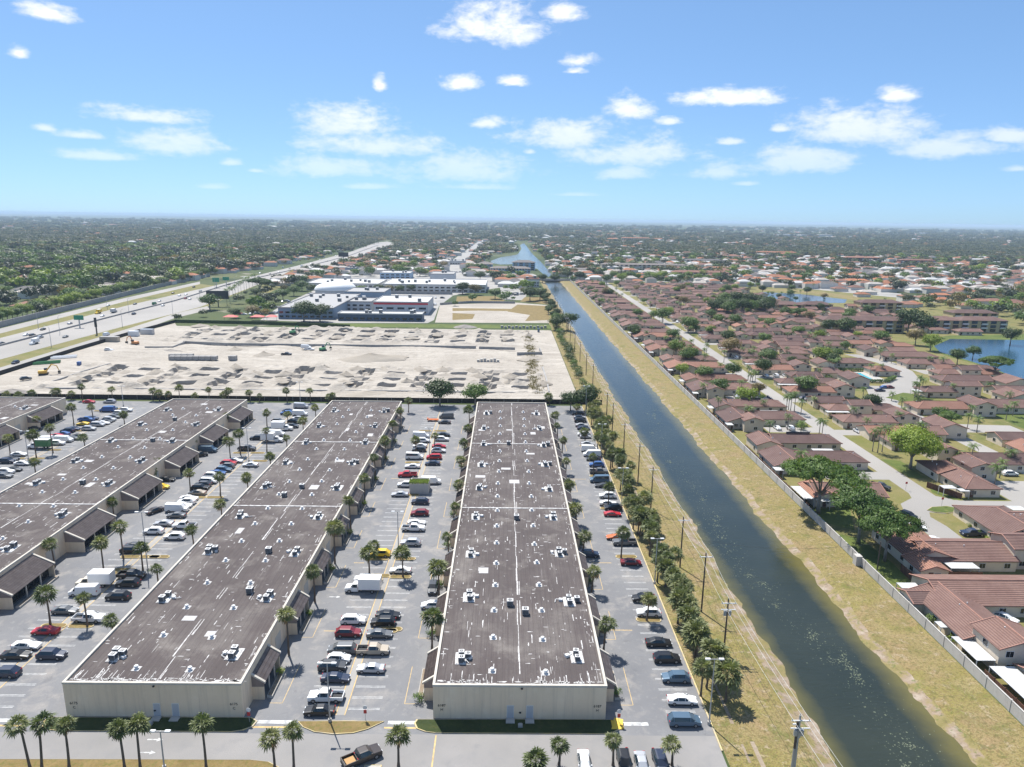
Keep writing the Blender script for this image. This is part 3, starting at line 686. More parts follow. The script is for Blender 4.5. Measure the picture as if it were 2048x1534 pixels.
flat('car_glass', (0.015, 0.03, 0.04), 0.05, spec=0.7); flat('tyre', (0.015, 0.015, 0.016), 0.8); flat('rim', (0.35, 0.35, 0.36), 0.35, 0.7)
flat('headlight', (0.75, 0.78, 0.8), 0.1); flat('taillight', (0.35, 0.01, 0.01), 0.2); flat('bed_liner', (0.03, 0.03, 0.032), 0.8); flat('wood_load', (0.42, 0.25, 0.10), 0.8)
b = MB(); b.tube([(0, -.11, 0), (0, .11, 0)], .34, 14, 0); b.tube([(0, -.118, 0), (0, .118, 0)], .2, 10, 1); WHEEL = b.mesh('wheel', ['tyre', 'rim'])
b = MB(); b.box(-.05, .05, -.19, .19, -.07, .07, 0); HL = b.mesh('headlight', ['headlight'])
b = MB(); b.box(-.05, .05, -.17, .17, -.09, .09, 0); TL = b.mesh('taillight', ['taillight'])
# stations: (x, top z, half width at belt, half width at top); belt height; nose at +x
def loft(st, belt, zlow=.26, bw=.93):
    b = MB(); R = []
    for (x, zt, w, wt_) in st:
        zb = min(belt, zt - .02)
        ring = [(x, -w * bw, zlow), (x, -w, zlow + .16 if zlow + .16 < zb else zb - .05), (x, -w * .985, zb), (x, -wt_, zt - .03), (x, -wt_ * .7, zt), (x, wt_ * .7, zt), (x, wt_, zt - .03), (x, w * .985, zb), (x, w, zlow + .16 if zlow + .16 < zb else zb - .05), (x, w * bw, zlow)]
        R.append(ring)
    k = len(R[0])
    for r in R: b.v += r
    for i in range(len(R) - 1):
        for j in range(k):
            a = i * k + j; c = i * k + (j + 1) % k
            b.f.append((a, c, c + k, a + k)); b.mi.append(1 if j in (0, 8, 9) else 0)
    b.f.append(tuple(range(k))); b.mi.append(0); b.f.append(tuple(reversed(range((len(R) - 1) * k, len(R) * k)))); b.mi.append(0)
    return b, R
def glass(R, wind, rear, sides):
    """wind / rear: pairs of station numbers under the windscreen and rear window; sides: pairs for side panes"""
    b = MB()
    def off(p, n, d=.014): return tuple(Vector(p) + n * d)
    def pane(pts):
        n = (Vector(pts[1]) - Vector(pts[0])).cross(Vector(pts[2]) - Vector(pts[0])).normalized()
        c = sum((Vector(p) for p in pts), Vector()) / len(pts)
        o = Vector((c.x * .2, c.y, c.z - .9)) if abs(n.y) > .5 else Vector((n.x, 0, abs(n.z)))
        if n.z < 0 and abs(n.y) < .5 or (abs(n.y) >= .5 and n.y * c.y < 0): n = -n
        q = [Vector(p) + (c - Vector(p)) * .07 for p in pts]
        b.face([off(p, n) for p in q])
    for pr in (wind, rear):
        if pr is None: continue
        i, j = pr
        pane([R[i][3], R[i][6], R[j][6], R[j][3]])
    for (i, j) in sides:
        for s in ((2, 3), (7, 6)):
            pane([R[i][s[0]], R[i][s[1]], R[j][s[1]], R[j][s[0]]])
    return b
CAR = {}
def make(kind, st, belt, wind, rear, sides, wheels, wr=.33, zlow=.24, extra=None, tw=.78):
    bb, R = loft(st, belt, zlow)
    xs_ = [s[0] for s in st]; w = max(s[2] for s in st)
    xm = st[wind[0]][0] if wind else 0
    for s in (-1, 1): bb.box(xm - .35, xm - .15, s * (w + .02) - .07, s * (w + .02) + .07, belt + .02, belt + .16, 0)
    gb = glass(R, wind, rear, sides)
    CAR[kind] = dict(body=bb.mesh('body', ['paint_white', 'bed_liner'], False), glass=gb.mesh('windows', ['car_glass']), wheels=wheels, wr=wr, w=w,
        front=(max(xs_) - .03, st[0][1] + .0 if False else .66 * (belt / .95)), back=(min(xs_) + .03, belt * .92), tw=tw * w, extra=extra)
make('sedan', [(2.4, .60, .74, .60), (2.3, .74, .85, .74), (1.15, .93, .90, .80), (.35, 1.40, .90, .60), (-.75, 1.43, .90, .60), (-1.6, 1.06, .90, .72), (-2.28, 1.0, .86, .74), (-2.4, .66, .78, .70)], .92, (2, 3), (4, 5), [(2, 3), (3, 4), (4, 5)], (1.45, -1.4))
make('coupe', [(2.3, .56, .74, .6), (2.15, .68, .86, .74), (.95, .86, .92, .8), (.1, 1.26, .92, .58), (-.6, 1.27, .92, .58), (-1.75, .98, .92, .72), (-2.2, .92, .86, .74), (-2.3, .6, .8, .7)], .86, (2, 3), (4, 5), [(2, 3), (3, 4), (4, 5)], (1.4, -1.35))
make('hatch', [(2.0, .62, .72, .6), (1.9, .78, .83, .72), (1.05, .98, .87, .78), (.35, 1.48, .87, .6), (-1.2, 1.50, .87, .6), (-1.75, 1.10, .87, .72), (-2.0, .98, .84, .74), (-2.05, .6, .78, .7)], .96, (2, 3), (4, 5), [(2, 3), (3, 4), (4, 5)], (1.3, -1.25))
make('suv', [(2.35, .70, .78, .66), (2.25, .90, .90, .78), (1.2, 1.06, .95, .84), (.5, 1.68, .95, .68), (-1.5, 1.70, .95, .68), (-2.2, 1.12, .95, .80), (-2.38, 1.0, .9, .8), (-2.42, .65, .84, .75)], 1.08, (2, 3), (4, 5), [(2, 3), (3, 4), (4, 5)], (1.45, -1.4), .37)
make('minivan', [(2.5, .68, .78, .66), (2.4, .88, .92, .78), (1.65, 1.08, .97, .86), (.75, 1.70, .97, .72), (-1.9, 1.74, .97, .72), (-2.4, 1.15, .97, .84), (-2.52, 1.0, .93, .85), (-2.55, .6, .88, .8)], 1.08, (2, 3), (4, 5), [(2, 3), (3, 4), (4, 5)], (1.55, -1.5), .35)
make('van', [(2.9, .75, .82, .7), (2.8, 1.05, .96, .82), (2.1, 1.25, 1.0, .9), (1.35, 2.15, 1.0, .84), (-2.75, 2.28, 1.0, .86), (-2.85, 1.3, 1.0, .92), (-2.9, .6, .96, .9)], 1.32, (2, 3), None, [(2, 3)], (1.85, -1.75), .37)
make('passenger_van', [(2.9, .75, .82, .7), (2.8, 1.05, .96, .82), (2.1, 1.25, 1.0, .9), (1.35, 2.15, 1.0, .84), (-2.7, 2.25, 1.0, .86), (-2.85, 1.3, 1.0, .92), (-2.9, .6, .96, .9)], 1.32, (2, 3), (4, 5), [(2, 3), (3, 4)], (1.85, -1.75), .37)
make('pickup', [(2.85, .78, .84, .7), (2.75, 1.05, .97, .84), (1.45, 1.18, 1.0, .88), (.75, 1.82, 1.0, .72), (-.55, 1.84, 1.0, .72), (-.85, 1.2, 1.0, .88), (-.9, 1.1, 1.0, .88), (-.92, .5, .95, .9)], 1.18, (2, 3), (4, 5), [(2, 3), (3, 4)], (1.85, -1.85), .39, extra='bed')
make('truck_cab', [(3.9, .8, .86, .75), (3.8, 1.15, .98, .84), (2.7, 1.30, 1.02, .9), (2.15, 2.0, 1.02, .8), (1.2, 2.05, 1.02, .8), (1.15, 1.3, 1.02, .9), (1.1, .5, 1.0, .95)], 1.3, (2, 3), None, [(2, 3), (3, 4)], (2.9, -1.9), .42, extra='box')
b = MB(); b.box(-2.85, -.9, -1.0, 1.0, .5, .62, 1)
for s in (-1, 1): b.box(-2.85, -.9, s * .95 - .05, s * .95 + .05, .5, 1.15, 0)
b.box(-2.9, -2.8, -1.0, 1.0, .5, 1.15, 0); b.box(-.95, -.88, -1.0, 1.0, .5, 1.15, 0); b.box(-2.95, -2.85, -.95, .95, .4, .58, 1)
BED = b.mesh('cargo_bed', ['paint_white', 'bed_liner'])
b = MB(); b.box(-3.6, .95, -1.2, 1.2, .95, 3.25, 0); b.box(-3.62, .97, -1.22, 1.22, 3.25, 3.33, 1); b.box(-3.55, .9, -.45, .45, .6, .95, 2)
BOX = b.mesh('cargo_box', ['paint_white', 'metal_white', 'bed_liner'])
PRETTY = {'sedan': 'sedan', 'coupe': 'sports coupe', 'hatch': 'small hatchback', 'suv': 'SUV', 'minivan': 'minivan', 'van': 'cargo van', 'passenger_van': 'passenger van', 'pickup': 'pickup truck', 'truck_cab': 'box truck'}
CATN = {'sedan': 'car', 'coupe': 'car', 'hatch': 'car', 'suv': 'car', 'minivan': 'minivan', 'van': 'van', 'passenger_van': 'van', 'pickup': 'pickup truck', 'truck_cab': 'truck'}
def vehicle(kind, colr, x, y, rz, label, group, z=0.0, roof=None, detail=True):
    c = CAR[kind]; pm = 'paint_' + colr.replace(' ', '_')
    t = thing({'truck_cab': 'box_truck', 'pickup': 'pickup_truck', 'van': 'van', 'passenger_van': 'van', 'minivan': 'minivan'}.get(kind, 'car'), label, CATN[kind], (x, y, z), rz, group)
    put('body', c['body'], t, mat=pm); put('windows', c['glass'], t)
    if detail:
        for wx in c['wheels']:
            for s in (-1, 1): put('wheel', WHEEL, t, (wx, s * (c['w'] - .1), c['wr']), 0, c['wr'] / .34)
        for s in (-1, 1):
            put('headlight', HL, t, (c['front'][0], s * c['tw'] * .8, c['front'][1])); put('taillight', TL, t, (c['back'][0], s * c['tw'] * .9, c['back'][1]))
    else:
        for wx in c['wheels']: put('wheel', WHEEL, t, (wx, 0, c['wr']), 0, (c['wr'] / .34, c['w'] * 8.4, c['wr'] / .34))
    if c['extra'] == 'bed': put('cargo_bed', BED, t, mat=pm)
    if c['extra'] == 'box': put('cargo_box', BOX, t, mat=roof or pm)
    return t
# rows surveyed from the photograph: (pixel x, pixel y, kind, colour, heading: L nose to the left, R to the right, U away, D towards us)
HD = {'L': PI, 'R': 0.0, 'U': PI / 2, 'D': -PI / 2}
ROWS = [
 ('left row of the central lot', [(639, 1420, 'sedan', 'black', 'L'), (652, 1393, 'pickup', 'white', 'L'), (671, 1355, 'sedan', 'dark blue', 'R'), (665, 1332, 'suv', 'dark grey', 'R'), (678, 1316, 'hatch', 'white', 'R'),
   (684, 1298, 'minivan', 'grey', 'L'), (697, 1265, 'suv', 'dark red', 'R'), (707, 1240, 'suv', 'white', 'R'), (728, 1177, 'truck_cab', 'white', 'L'), (731, 1156, 'sedan', 'white', 'L'), (760, 1107, 'suv', 'yellow', 'L'),
   (800, 988, 'sedan', 'silver', 'L'), (811, 969, 'suv', 'white', 'L'), (815, 949, 'pickup', 'red', 'L'), (825, 932, 'sedan', 'white', 'L'), (829, 914, 'passenger_van', 'white', 'R'), (838, 899, 'suv', 'dark grey', 'L'), (840, 891, 'sedan', 'white', 'L'), (847, 881, 'suv', 'white', 'R'), (842, 872, 'van', 'white', 'R')]),
 ('right row of the central lot', [(742, 1336, 'sedan', 'silver', 'L'), (746, 1300, 'pickup', 'beige', 'R'), (759, 1267, 'sedan', 'grey', 'R'), (766, 1243, 'suv', 'black', 'L'), (776, 1229, 'sedan', 'black', 'R'), (801, 1140, 'sedan', 'white', 'L'),
   (821, 1085, 'suv', 'silver', 'L'), (827, 1056, 'pickup', 'white', 'R'), (833, 1044, 'coupe', 'white', 'R'), (839, 1026, 'suv', 'dark red', 'L'), (840, 1003, 'suv', 'dark blue', 'L'), (862, 963, 'van', 'white', 'R'), (865, 926, 'sedan', 'dark blue', 'L'),
   (868, 914, 'minivan', 'red', 'L'), (877, 901, 'suv', 'white', 'R'), (878, 892, 'sedan', 'red', 'R'), (884, 878, 'suv', 'white', 'R'), (887, 869, 'sedan', 'black', 'R'), (889, 844, 'sedan', 'dark grey', 'L'), (893, 833, 'van', 'grey', 'L')]),
 ('row beside the canal palms', [(1369, 1441, 'minivan', 'light blue', 'R'), (1364, 1399, 'sedan', 'white', 'R'), (1351, 1355, 'suv', 'light blue', 'L'), (1334, 1316, 'suv', 'black', 'R'), (1317, 1284, 'sedan', 'black', 'R'), (1297, 1225, 'suv', 'white', 'L'), (1287, 1196, 'suv', 'black', 'L'),
   (1262, 1124, 'sedan', 'dark red', 'R'), (1249, 1084, 'pickup', 'grey', 'L'), (1231, 1073, 'coupe', 'orange', 'L'), (1225, 1027, 'coupe', 'red', 'R'), (1226, 1015, 'suv', 'black', 'L'), (1216, 1006, 'sedan', 'white', 'R'), (1215, 991, 'suv', 'white', 'L'), (1205, 970, 'coupe', 'dark grey', 'L'),
   (1199, 960, 'passenger_van', 'light blue', 'L'), (1198, 943, 'pickup', 'grey', 'R'), (1193, 929, 'suv', 'blue', 'L'), (1187, 917, 'sedan', 'black', 'L'), (1184, 909, 'van', 'white', 'L'), (1179, 899, 'van', 'white', 'R'), (1175, 887, 'sedan', 'silver', 'R'), (1171, 873, 'hatch', 'silver', 'R'),
   (1168, 868, 'suv', 'white', 'L'), (1167, 856, 'sedan', 'dark blue', 'R'), (1163, 850, 'sedan', 'silver', 'R'), (1161, 841, 'suv', 'black', 'R'), (1159, 834, 'sedan', 'silver', 'R'), (1156, 827, 'suv', 'black', 'L')]),
 ('left row of the second lot', [(10, 1345, 'suv', 'dark blue', 'L'), (32, 1309, 'sedan', 'black', 'R'), (53, 1290, 'sedan', 'white', 'R'), (91, 1261, 'sedan', 'red', 'L'), (130, 1220, 'sedan', 'grey', 'R'), (169, 1184, 'van', 'white', 'L'), (192, 1166, 'truck_cab', 'cream', 'L'), (263, 1100, 'suv', 'black', 'R'), (270, 1092, 'sedan', 'dark grey', 'R'),
   (307, 1062, 'suv', 'white', 'L'), (328, 1046, 'sedan', 'silver', 'L'), (353, 1030, 'sedan', 'grey', 'L'), (354, 1018, 'van', 'white', 'R'), (365, 1010, 'sedan', 'white', 'R'), (373, 1003, 'suv', 'white', 'L'), (378, 996, 'sedan', 'white', 'R'), (395, 985, 'sedan', 'beige', 'L'), (400, 975, 'suv', 'black', 'R'), (405, 969, 'suv', 'dark grey', 'L'),
   (417, 962, 'minivan', 'white', 'R'), (424, 951, 'suv', 'white', 'R'), (435, 945, 'sedan', 'blue', 'R'), (447, 939, 'suv', 'light blue', 'R'), (453, 932, 'suv', 'grey', 'L'), (457, 926, 'suv', 'red', 'R'), (470, 921, 'sedan', 'white', 'R'), (494, 897, 'pickup', 'dark grey', 'R'), (511, 878, 'suv', 'black', 'L'), (544, 880, 'truck_cab', 'white', 'R'), (553, 868, 'van', 'white', 'R'), (564, 857, 'truck_cab', 'white', 'R'), (556, 842, 'suv', 'grey', 'R'), (573, 826, 'suv', 'blue', 'L'), (577, 821, 'sedan', 'dark blue', 'R')]),
 ('right row of the second lot', [(104, 1309, 'suv', 'dark blue', 'R'), (178, 1236, 'pickup', 'white', 'R'), (236, 1192, 'suv', 'black', 'L'), (256, 1166, 'suv', 'black', 'L'), (263, 1150, 'pickup', 'black', 'R'), (349, 1073, 'suv', 'white', 'L'), (369, 1051, 'pickup', 'white', 'L'), (501, 929, 'sedan', 'white', 'L'),
   (584, 852, 'suv', 'dark grey', 'R'), (588, 843, 'suv', 'black', 'R'), (598, 836, 'sedan', 'silver', 'R'), (600, 828, 'van', 'white', 'R'), (602, 813, 'van', 'silver', 'R')]),
 ('left row of the leftmost lot', [(8, 951, 'sedan', 'grey', 'R'), (12, 943, 'suv', 'white', 'R'), (14, 922, 'suv', 'dark blue', 'R'), (22, 917, 'sedan', 'black', 'R'), (38, 908, 'sedan', 'white', 'R'), (89, 881, 'van', 'white', 'L'), (112, 871, 'sedan', 'red', 'L'), (126, 867, 'sedan', 'blue', 'L'), (135, 861, 'suv', 'dark blue', 'L'), (146, 857, 'sedan', 'dark blue', 'R'), (166, 847, 'coupe', 'yellow', 'L'), (173, 839, 'pickup', 'blue', 'R'), (181, 837, 'sedan', 'dark blue', 'R'), (215, 820, 'van', 'blue', 'L'), (222, 816, 'suv', 'light blue', 'R')]),
 ('right row of the leftmost lot', [(27, 938, 'sedan', 'dark grey', 'R'), (45, 926, 'sedan', 'white', 'R'), (115, 886, 'suv', 'white', 'R'), (128, 880, 'van', 'white', 'R'), (146, 876, 'sedan', 'grey', 'R'), (156, 872, 'sedan', 'black', 'R'), (178, 857, 'suv', 'silver', 'R'), (195, 849, 'minivan', 'silver', 'R'), (205, 846, 'sedan', 'white', 'R'), (212, 842, 'sedan', 'dark grey', 'R'), (218, 839, 'suv', 'silver', 'R'), (228, 833, 'sedan', 'grey', 'R'), (238, 826, 'suv', 'white', 'R'), (252, 820, 'suv', 'white', 'R')]),
 ('row at the bottom edge', [(1169, 1526, 'sedan', 'white', 'D'), (1249, 1524, 'suv', 'black', 'D'), (1284, 1529, 'sedan', 'silver', 'D'), (1322, 1525, 'suv', 'dark blue', 'D')]),
]
rngc = random.Random(77)
for desc, cars in ROWS:
    items = [(G(px, py, .62), k, c, h) for (px, py, k, c, h) in cars]
    bottom = 'bottom edge' in desc
    items.sort(key=lambda q: q[0][0] if bottom else q[0][1])
    # keep neighbours in a row from overlapping: push them apart along the row
    last = -1e9; fixed = []
    for (p, k, c, h) in items:
        x, y = p
        if not bottom:
            gap = 2.25 if k not in ('truck_cab', 'van', 'passenger_van') else 2.5
            if y - last < gap: y = last + gap
            last = y
        fixed.append((x, y, k, c, h))
    for i, (x, y, k, c, h) in enumerate(fixed):
        lab = f'{c} {PRETTY[k]}, {nth(i)} from the {"left" if bottom else "near end"}, {desc}'
        vehicle(k, c, x, y, HD[h] + rngc.uniform(-.03, .03), lab, 'vehicles parked around the warehouses', roof='paint_white' if k == 'truck_cab' else None)
V = lambda px, py, k, c, rz, lab: vehicle(k, c, *G(px, py, .62), rz, lab, 'vehicles parked around the warehouses')
bp = V(724, 1513, 'pickup', 'brown', rad(33), 'dark brown pickup truck driving on the near road with wood in its bed')
b = MB(); b.box(-2.5, -1.1, -.75, .75, .63, .8); put('wood_load', b.mesh('wood_load', ['wood_load']), bp)
V(866, 1175, 'suv', 'dark grey', -PI / 2, 'dark grey SUV parked lengthwise along the left wall of the canal-side warehouse')
V(862, 1210, 'hatch', 'white', PI, 'white hatchback nosing out beside a porch of the canal-side warehouse')
V(1178, 1108, 'suv', 'dark blue', 0, 'dark blue SUV against the right wall of the canal-side warehouse')
V(311, 1020, 'sedan', 'brown', rad(58), 'dark brown sedan driving in the aisle beside the third warehouse')
V(416, 900, 'van', 'light blue', 0, 'pale blue cargo van beside a porch of the third warehouse')
V(333, 958, 'sedan', 'black', 0, 'black sedan in the shade between two porches of the third warehouse')
V(400, 909, 'suv', 'black', rad(30), 'black SUV tucked behind the pale blue van')
V(324, 973, 'hatch', 'yellow', 0, 'yellow hatchback at the end of a dark tiled porch')
V(72, 855, 'sedan', 'dark grey', 0, 'dark grey sedan beside a porch of the fourth warehouse')
V(178, 803, 'sedan', 'red', 0, 'red sedan by the dark fence at the far end of the lots')
V(219, 803, 'suv', 'silver', PI, 'silver SUV by the dark fence at the far end of the lots')
# dumpster truck and flat trailer
tr = vehicle('truck_cab', 'white', *G(80, 893, .6), PI, 'white truck with a green dumpster on its back', 'vehicles parked around the warehouses', roof='paint_green')
x, y = G(866, 842); tr = thing('flat_trailer', 'orange flat trailer parked at the far end of the lot', 'trailer', (x, y, 0))
b = MB(); b.box(-2.2, 2.2, -.95, .95, .55, .75); b.box(-2.2, -1.9, -.95, .95, .75, 1.2); put('deck', b.mesh('deck', ['paint_orange']), tr)
for wx in (-1, 1):
    for s in (-.9, .9): put('wheel', WHEEL, tr, (wx, s, .33))
# ------------------------------------------------------------------ foliage
def leafmat(name, c1, c2, c3, trans=0.25, rnd=0.36, nscale=0.8):
    mt, nt, b = new_mat(name)
    geo = nt.nodes.new('ShaderNodeNewGeometry'); oi = nt.nodes.new('ShaderNodeObjectInfo')
    f = nnode(nt, geo.outputs['Position'], nscale, 3.0)
    col = ramp(nt, f, [(0.3, c1), (0.5, c2), (0.72, c3)])
    col = mixrgb(nt, 1.0, col, ramp(nt, oi.outputs['Random'], [(0, (1 - rnd, 1 - rnd * .8, 1 - rnd)), (1, (1 + rnd, 1 + rnd * .7, 1 + rnd))]), 'MULTIPLY')
    nt.links.new(col, b.inputs['Base Color']); b.inputs['Roughness'].default_value = 0.55; b.inputs['Specular IOR Level'].default_value = 0.35
    tr = nt.nodes.new('ShaderNodeBsdfTranslucent'); nt.links.new(mixrgb(nt, 1.0, col, (1.3, 1.35, .6), 'MULTIPLY'), tr.inputs['Color'])
    mx = nt.nodes.new('ShaderNodeMixShader'); mx.inputs[0].default_value = trans
    out = [n for n in nt.nodes if n.type == 'OUTPUT_MATERIAL'][0]
    nt.links.new(b.outputs[0], mx.inputs[1]); nt.links.new(tr.outputs[0], mx.inputs[2]); nt.links.new(mx.outputs[0], out.inputs[0])
leafmat('palm_leaf', (0.095, 0.115, 0.042), (0.15, 0.175, 0.066), (0.24, 0.26, 0.12), nscale=1.6)
leafmat('palm_dead', (0.143, 0.098, 0.046), (0.208, 0.143, 0.065), (0.286, 0.208, 0.104))
leafmat('coco_leaf', (0.072, 0.120, 0.032), (0.112, 0.176, 0.040), (0.160, 0.224, 0.064))
leafmat('leaf_mid', (0.058, 0.107, 0.020), (0.091, 0.157, 0.030), (0.140, 0.206, 0.043))
leafmat('leaf_dark', (0.032, 0.061, 0.014), (0.052, 0.090, 0.020), (0.080, 0.119, 0.029))
leafmat('leaf_lime', (0.115, 0.176, 0.016), (0.169, 0.243, 0.024), (0.230, 0.290, 0.041))
leafmat('leaf_dry', (0.125, 0.106, 0.037), (0.188, 0.150, 0.056), (0.237, 0.188, 0.075))
leafmat('leaf_far', (0.060, 0.078, 0.034), (0.088, 0.108, 0.046), (0.13, 0.145, 0.070), rnd=.4, nscale=.15)
leafmat('leaf_far_dark', (0.036, 0.052, 0.028), (0.055, 0.074, 0.038), (0.085, 0.10, 0.052), rnd=.4, nscale=.15)
mottled('bark', [(1.5, [(0.3, (0.10, 0.075, 0.055)), (0.7, (0.17, 0.135, 0.105))])], 0.9, (8.0, 0.7, 0.03), mp=((1, 1, 3),))
mottled('bark_grey', [(1.5, [(0.3, (0.20, 0.175, 0.15)), (0.7, (0.30, 0.27, 0.235))])], 0.9)

def fan_crown(seed, R=1.95, nl=34, dead=4):
    rng = random.Random(seed); b = MB()
    for k in range(nl + dead):
        isd = k >= nl
        a = k * 2.399963 + rng.uniform(-.3, .3)
        e = rad(rng.uniform(-62, -40)) if isd else math.asin(max(-.45, min(.98, 1 - 1.42 * (k + .5) / nl + rng.uniform(-.1, .1))))
        d = Vector((math.cos(a) * math.cos(e), math.sin(a) * math.cos(e), math.sin(e)))
        s = Vector((-math.sin(a), math.cos(a), 0)); s = (s + Vector((0, 0, rng.uniform(-.5, .5)))).normalized()
        r = R * rng.uniform(.82, 1.1) * (.8 if isd else 1.0)
        p0 = d * .12; p1 = d * r * .48 + Vector((0, 0, -.04 * r))
        up = d.cross(s).normalized()
        b.face([p0 + s * .03, p0 - s * .03, p1 - s * .02, p1 + s * .02], 1 if isd else 0)
        n = 9; L = r * .62
        for i in range(n):
            t = rad(-100 + 200 * i / (n - 1) + rng.uniform(-6, 6))
            q = (d * math.cos(t) + s * math.sin(t)).normalized(); side = (s * math.cos(t) - d * math.sin(t))
            ll = L * (.66 + .34 * math.cos(t * .8)) * rng.uniform(.85, 1.1)
            mid = p1 + q * ll * .55 + up * .05 * ll * (1 if i % 2 else -1); tip = p1 + q * ll + Vector((0, 0, -.30 * ll * rng.uniform(.5, 1.4)))
            w = ll * .115
            b.face([p1, mid + side * w, tip, mid - side * w], 1 if isd else 0)
    return b.mesh('crown', ['palm_leaf', 'palm_dead'])
FANS = [fan_crown(s, 1.75 + .1 * (s % 5), 26 + 3 * (s % 5), 2 + 2 * (s % 4)) for s in range(100, 112)]
def trunk_mesh(seed, lean, r0=.19, r1=.14, mat='bark'):
    rng = random.Random(seed); b = MB(); N = 7
    a = rng.uniform(0, 6.28); path = []
    for i in range(N):
        t = i / (N - 1); k = lean * math.sin(t * PI) * .5
        path.append((math.cos(a) * k * .2, math.sin(a) * k * .2, t))
    b.tube(path, [r0 * 1.35] + [r0 + (r1 - r0) * i / (N - 1) for i in range(1, N)], 7, 0)
    return b.mesh('trunk', [mat], True)
TRUNKS = [trunk_mesh(s, (.2, .5, .9, .35)[s % 4]) for s in range(4)]
_pk = [0]
def palm(x, y, h, label, group, s=1.0, lean=(0, 0), z=0.0):
    k = _pk[0]; _pk[0] += 1; rng = random.Random(k * 7 + 1)
    t = thing('fan_palm', label, 'palm tree', (x, y, z), 0, group)
    tk = put('trunk', TRUNKS[k % 4], t, (0, 0, 0), 0)
    tk.scale = (1, 1, h)
    if lean == (0, 0): lean = (rng.uniform(-.45, .45), rng.uniform(-.3, .3))
    if lean != (0, 0):
        tk.matrix_basis = Matrix(((1, 0, lean[0], 0), (0, 1, lean[1], 0), (0, 0, h, 0), (0, 0, 0, 1)))
    c = put('crown', FANS[k % len(FANS)], t, (lean[0], lean[1], h), rng.uniform(0, 6.28), s * rng.uniform(.82, 1.16))
    c.rotation_euler = (rng.uniform(-.22, .22), rng.uniform(-.22, .22), c.rotation_euler[2])
    return t
def prow(items, what, group, h0=6.0, xfix=None, yfix=None, s=1.0, near='near end', sortx=False):
    out = []
    for it in items:
        if len(it) == 5:        # base px, base py, crown px, crown py, -
            bx, by = G(it[0], it[1]); h = ztop(bx, by, it[3]); cx, cy = G(it[2], it[3], h)
            out.append((bx, by, h, (cx - bx, 0)))
        elif len(it) == 3: bx, by = G(it[0], it[1]); out.append((bx, by, max(2.5, ztop(bx, by, it[2])), (0, 0)))
        else:                   # only the crown is seen
            h = h0 + random.Random(it[0] * 3 + it[1]).uniform(-.7, .7); x, y = G(it[0], it[1], h)
            if yfix is not None:
                lo, hi = 1.0, 14.0
                for _ in range(30):
                    h = (lo + hi) / 2; x, y = G(it[0], it[1], h)
                    if y > yfix: lo = h
                    else: hi = h
            if xfix is not None: x = xfix
            out.append((x, y, h, (0, 0)))
    out.sort(key=lambda q: q[0] if sortx else q[1])
    for i, (x, y, h, ln) in enumerate(out):
        palm(x, y, h, f'fan palm, {nth(i)} from the {near}, {what}', group, s, ln)
GP = 'fan palms of the warehouse lots'
prow([(61, 1540, 34, 1452, 0), (84, 1540, 86, 1447, 0), (139, 1540, 132, 1449, 0), (250, 1540, 236, 1457, 0), (281, 1540, 275, 1449, 0), (413, 1540, 403, 1449, 0), (550, 1540, 540, 1476, 0), (588, 1540, 586, 1462, 0),
      (797, 1532, 797, 1471, 0), (1071, 1548, 1071, 1520, 0), (1118, 1531, 1118, 1489, 0), (1226, 1531, 1226, 1481, 0), (1344, 1531, 1344, 1489, 0)], 'row along the bottom edge', GP, sortx=True, near='left', s=.9)
prow([(578, 1311, 1230), (630, 1205, 1142), (670, 1127, 1056), (702, 1061, 1002), (730, 1007, 956), (751, 958, 915), (771, 919, 881), (786, 885, 847), (801, 856, 821), (817, 825, 801)], 'along right wall of second warehouse', GP)
prow([(224, 1243), (314, 1138), (385, 1061), (442, 1009), (495, 955), (540, 913), (573, 875), (605, 841), (631, 815)], 'along left wall of second warehouse', GP, 6.4)
prow([(864, 1298, 1233), (878, 1195, 1134), (897, 1126, 1074), (907, 1060, 1012), (916, 1010, 968), (923, 958, 920), (929, 918, 884), (937, 885, 856), (939, 848, 820)], 'along left wall of canal-side warehouse', GP)
prow([(1207, 1302, 1247), (1183, 1184, 1142), (1166, 1110, 1072), (1152, 1048, 1017), (1141, 997, 969), (1131, 948, 922), (1124, 906, 881), (1115, 876, 851), (1110, 851, 830)], 'along right wall of canal-side warehouse', GP)
prow([(1293, 1242, 1199), (1242, 1116, 1064), (1216, 1015, 975), (1187, 951, 914), (1170, 882, 863), (1153, 836, 814)], 'islands among cars beside the canal', GP)
prow([(739, 1151, 1105), (806, 1154, 1105), (869, 900, 872), (832, 907, 880), (748, 1116, 1090)], 'islands of the central lot', GP)
prow([(247, 1119, 239, 1053, 0), (208, 1146, 201, 1085, 0), (286, 1141, 282, 1095, 0), (381, 983, 378, 946, 0), (441, 992, 439, 953, 0), (461, 917, 457, 883, 0), (481, 909, 477, 867, 0), (534, 905, 532, 861, 0), (534, 852, 533, 826, 0), (576, 846, 575, 829, 0), (101, 1250, 91, 1188, 0), (175, 1252, 166, 1197, 0)], 'islands of the second lot', GP)
prow([(110, 1134, 1088), (228, 1036, 1003), (299, 941), (315, 926), (385, 882), (399, 862), (452, 832)], 'along porches of third warehouse', GP, 4.5)
prow([(21, 912, 876), (73, 916, 869), (106, 906, 856), (187, 842, 814), (148, 850, 814), (68, 924), (168, 876), (247, 829), (72, 838), (68, 823)], 'in the leftmost lot', GP, 4.5)
prow([(12, 788), (36, 790), (65, 785), (113, 783), (141, 787), (162, 774), (223, 779), (304, 782), (318, 786), (335, 788), (357, 776), (417, 779), (391, 792), (447, 789), (456, 782), (499, 785), (518, 791), (573, 781), (620, 782), (656, 794), (663, 790), (1099, 793)], 'along dark fence beyond the lots', GP, 6.0, yfix=292.0, near='left', sortx=True)
s_ = .283
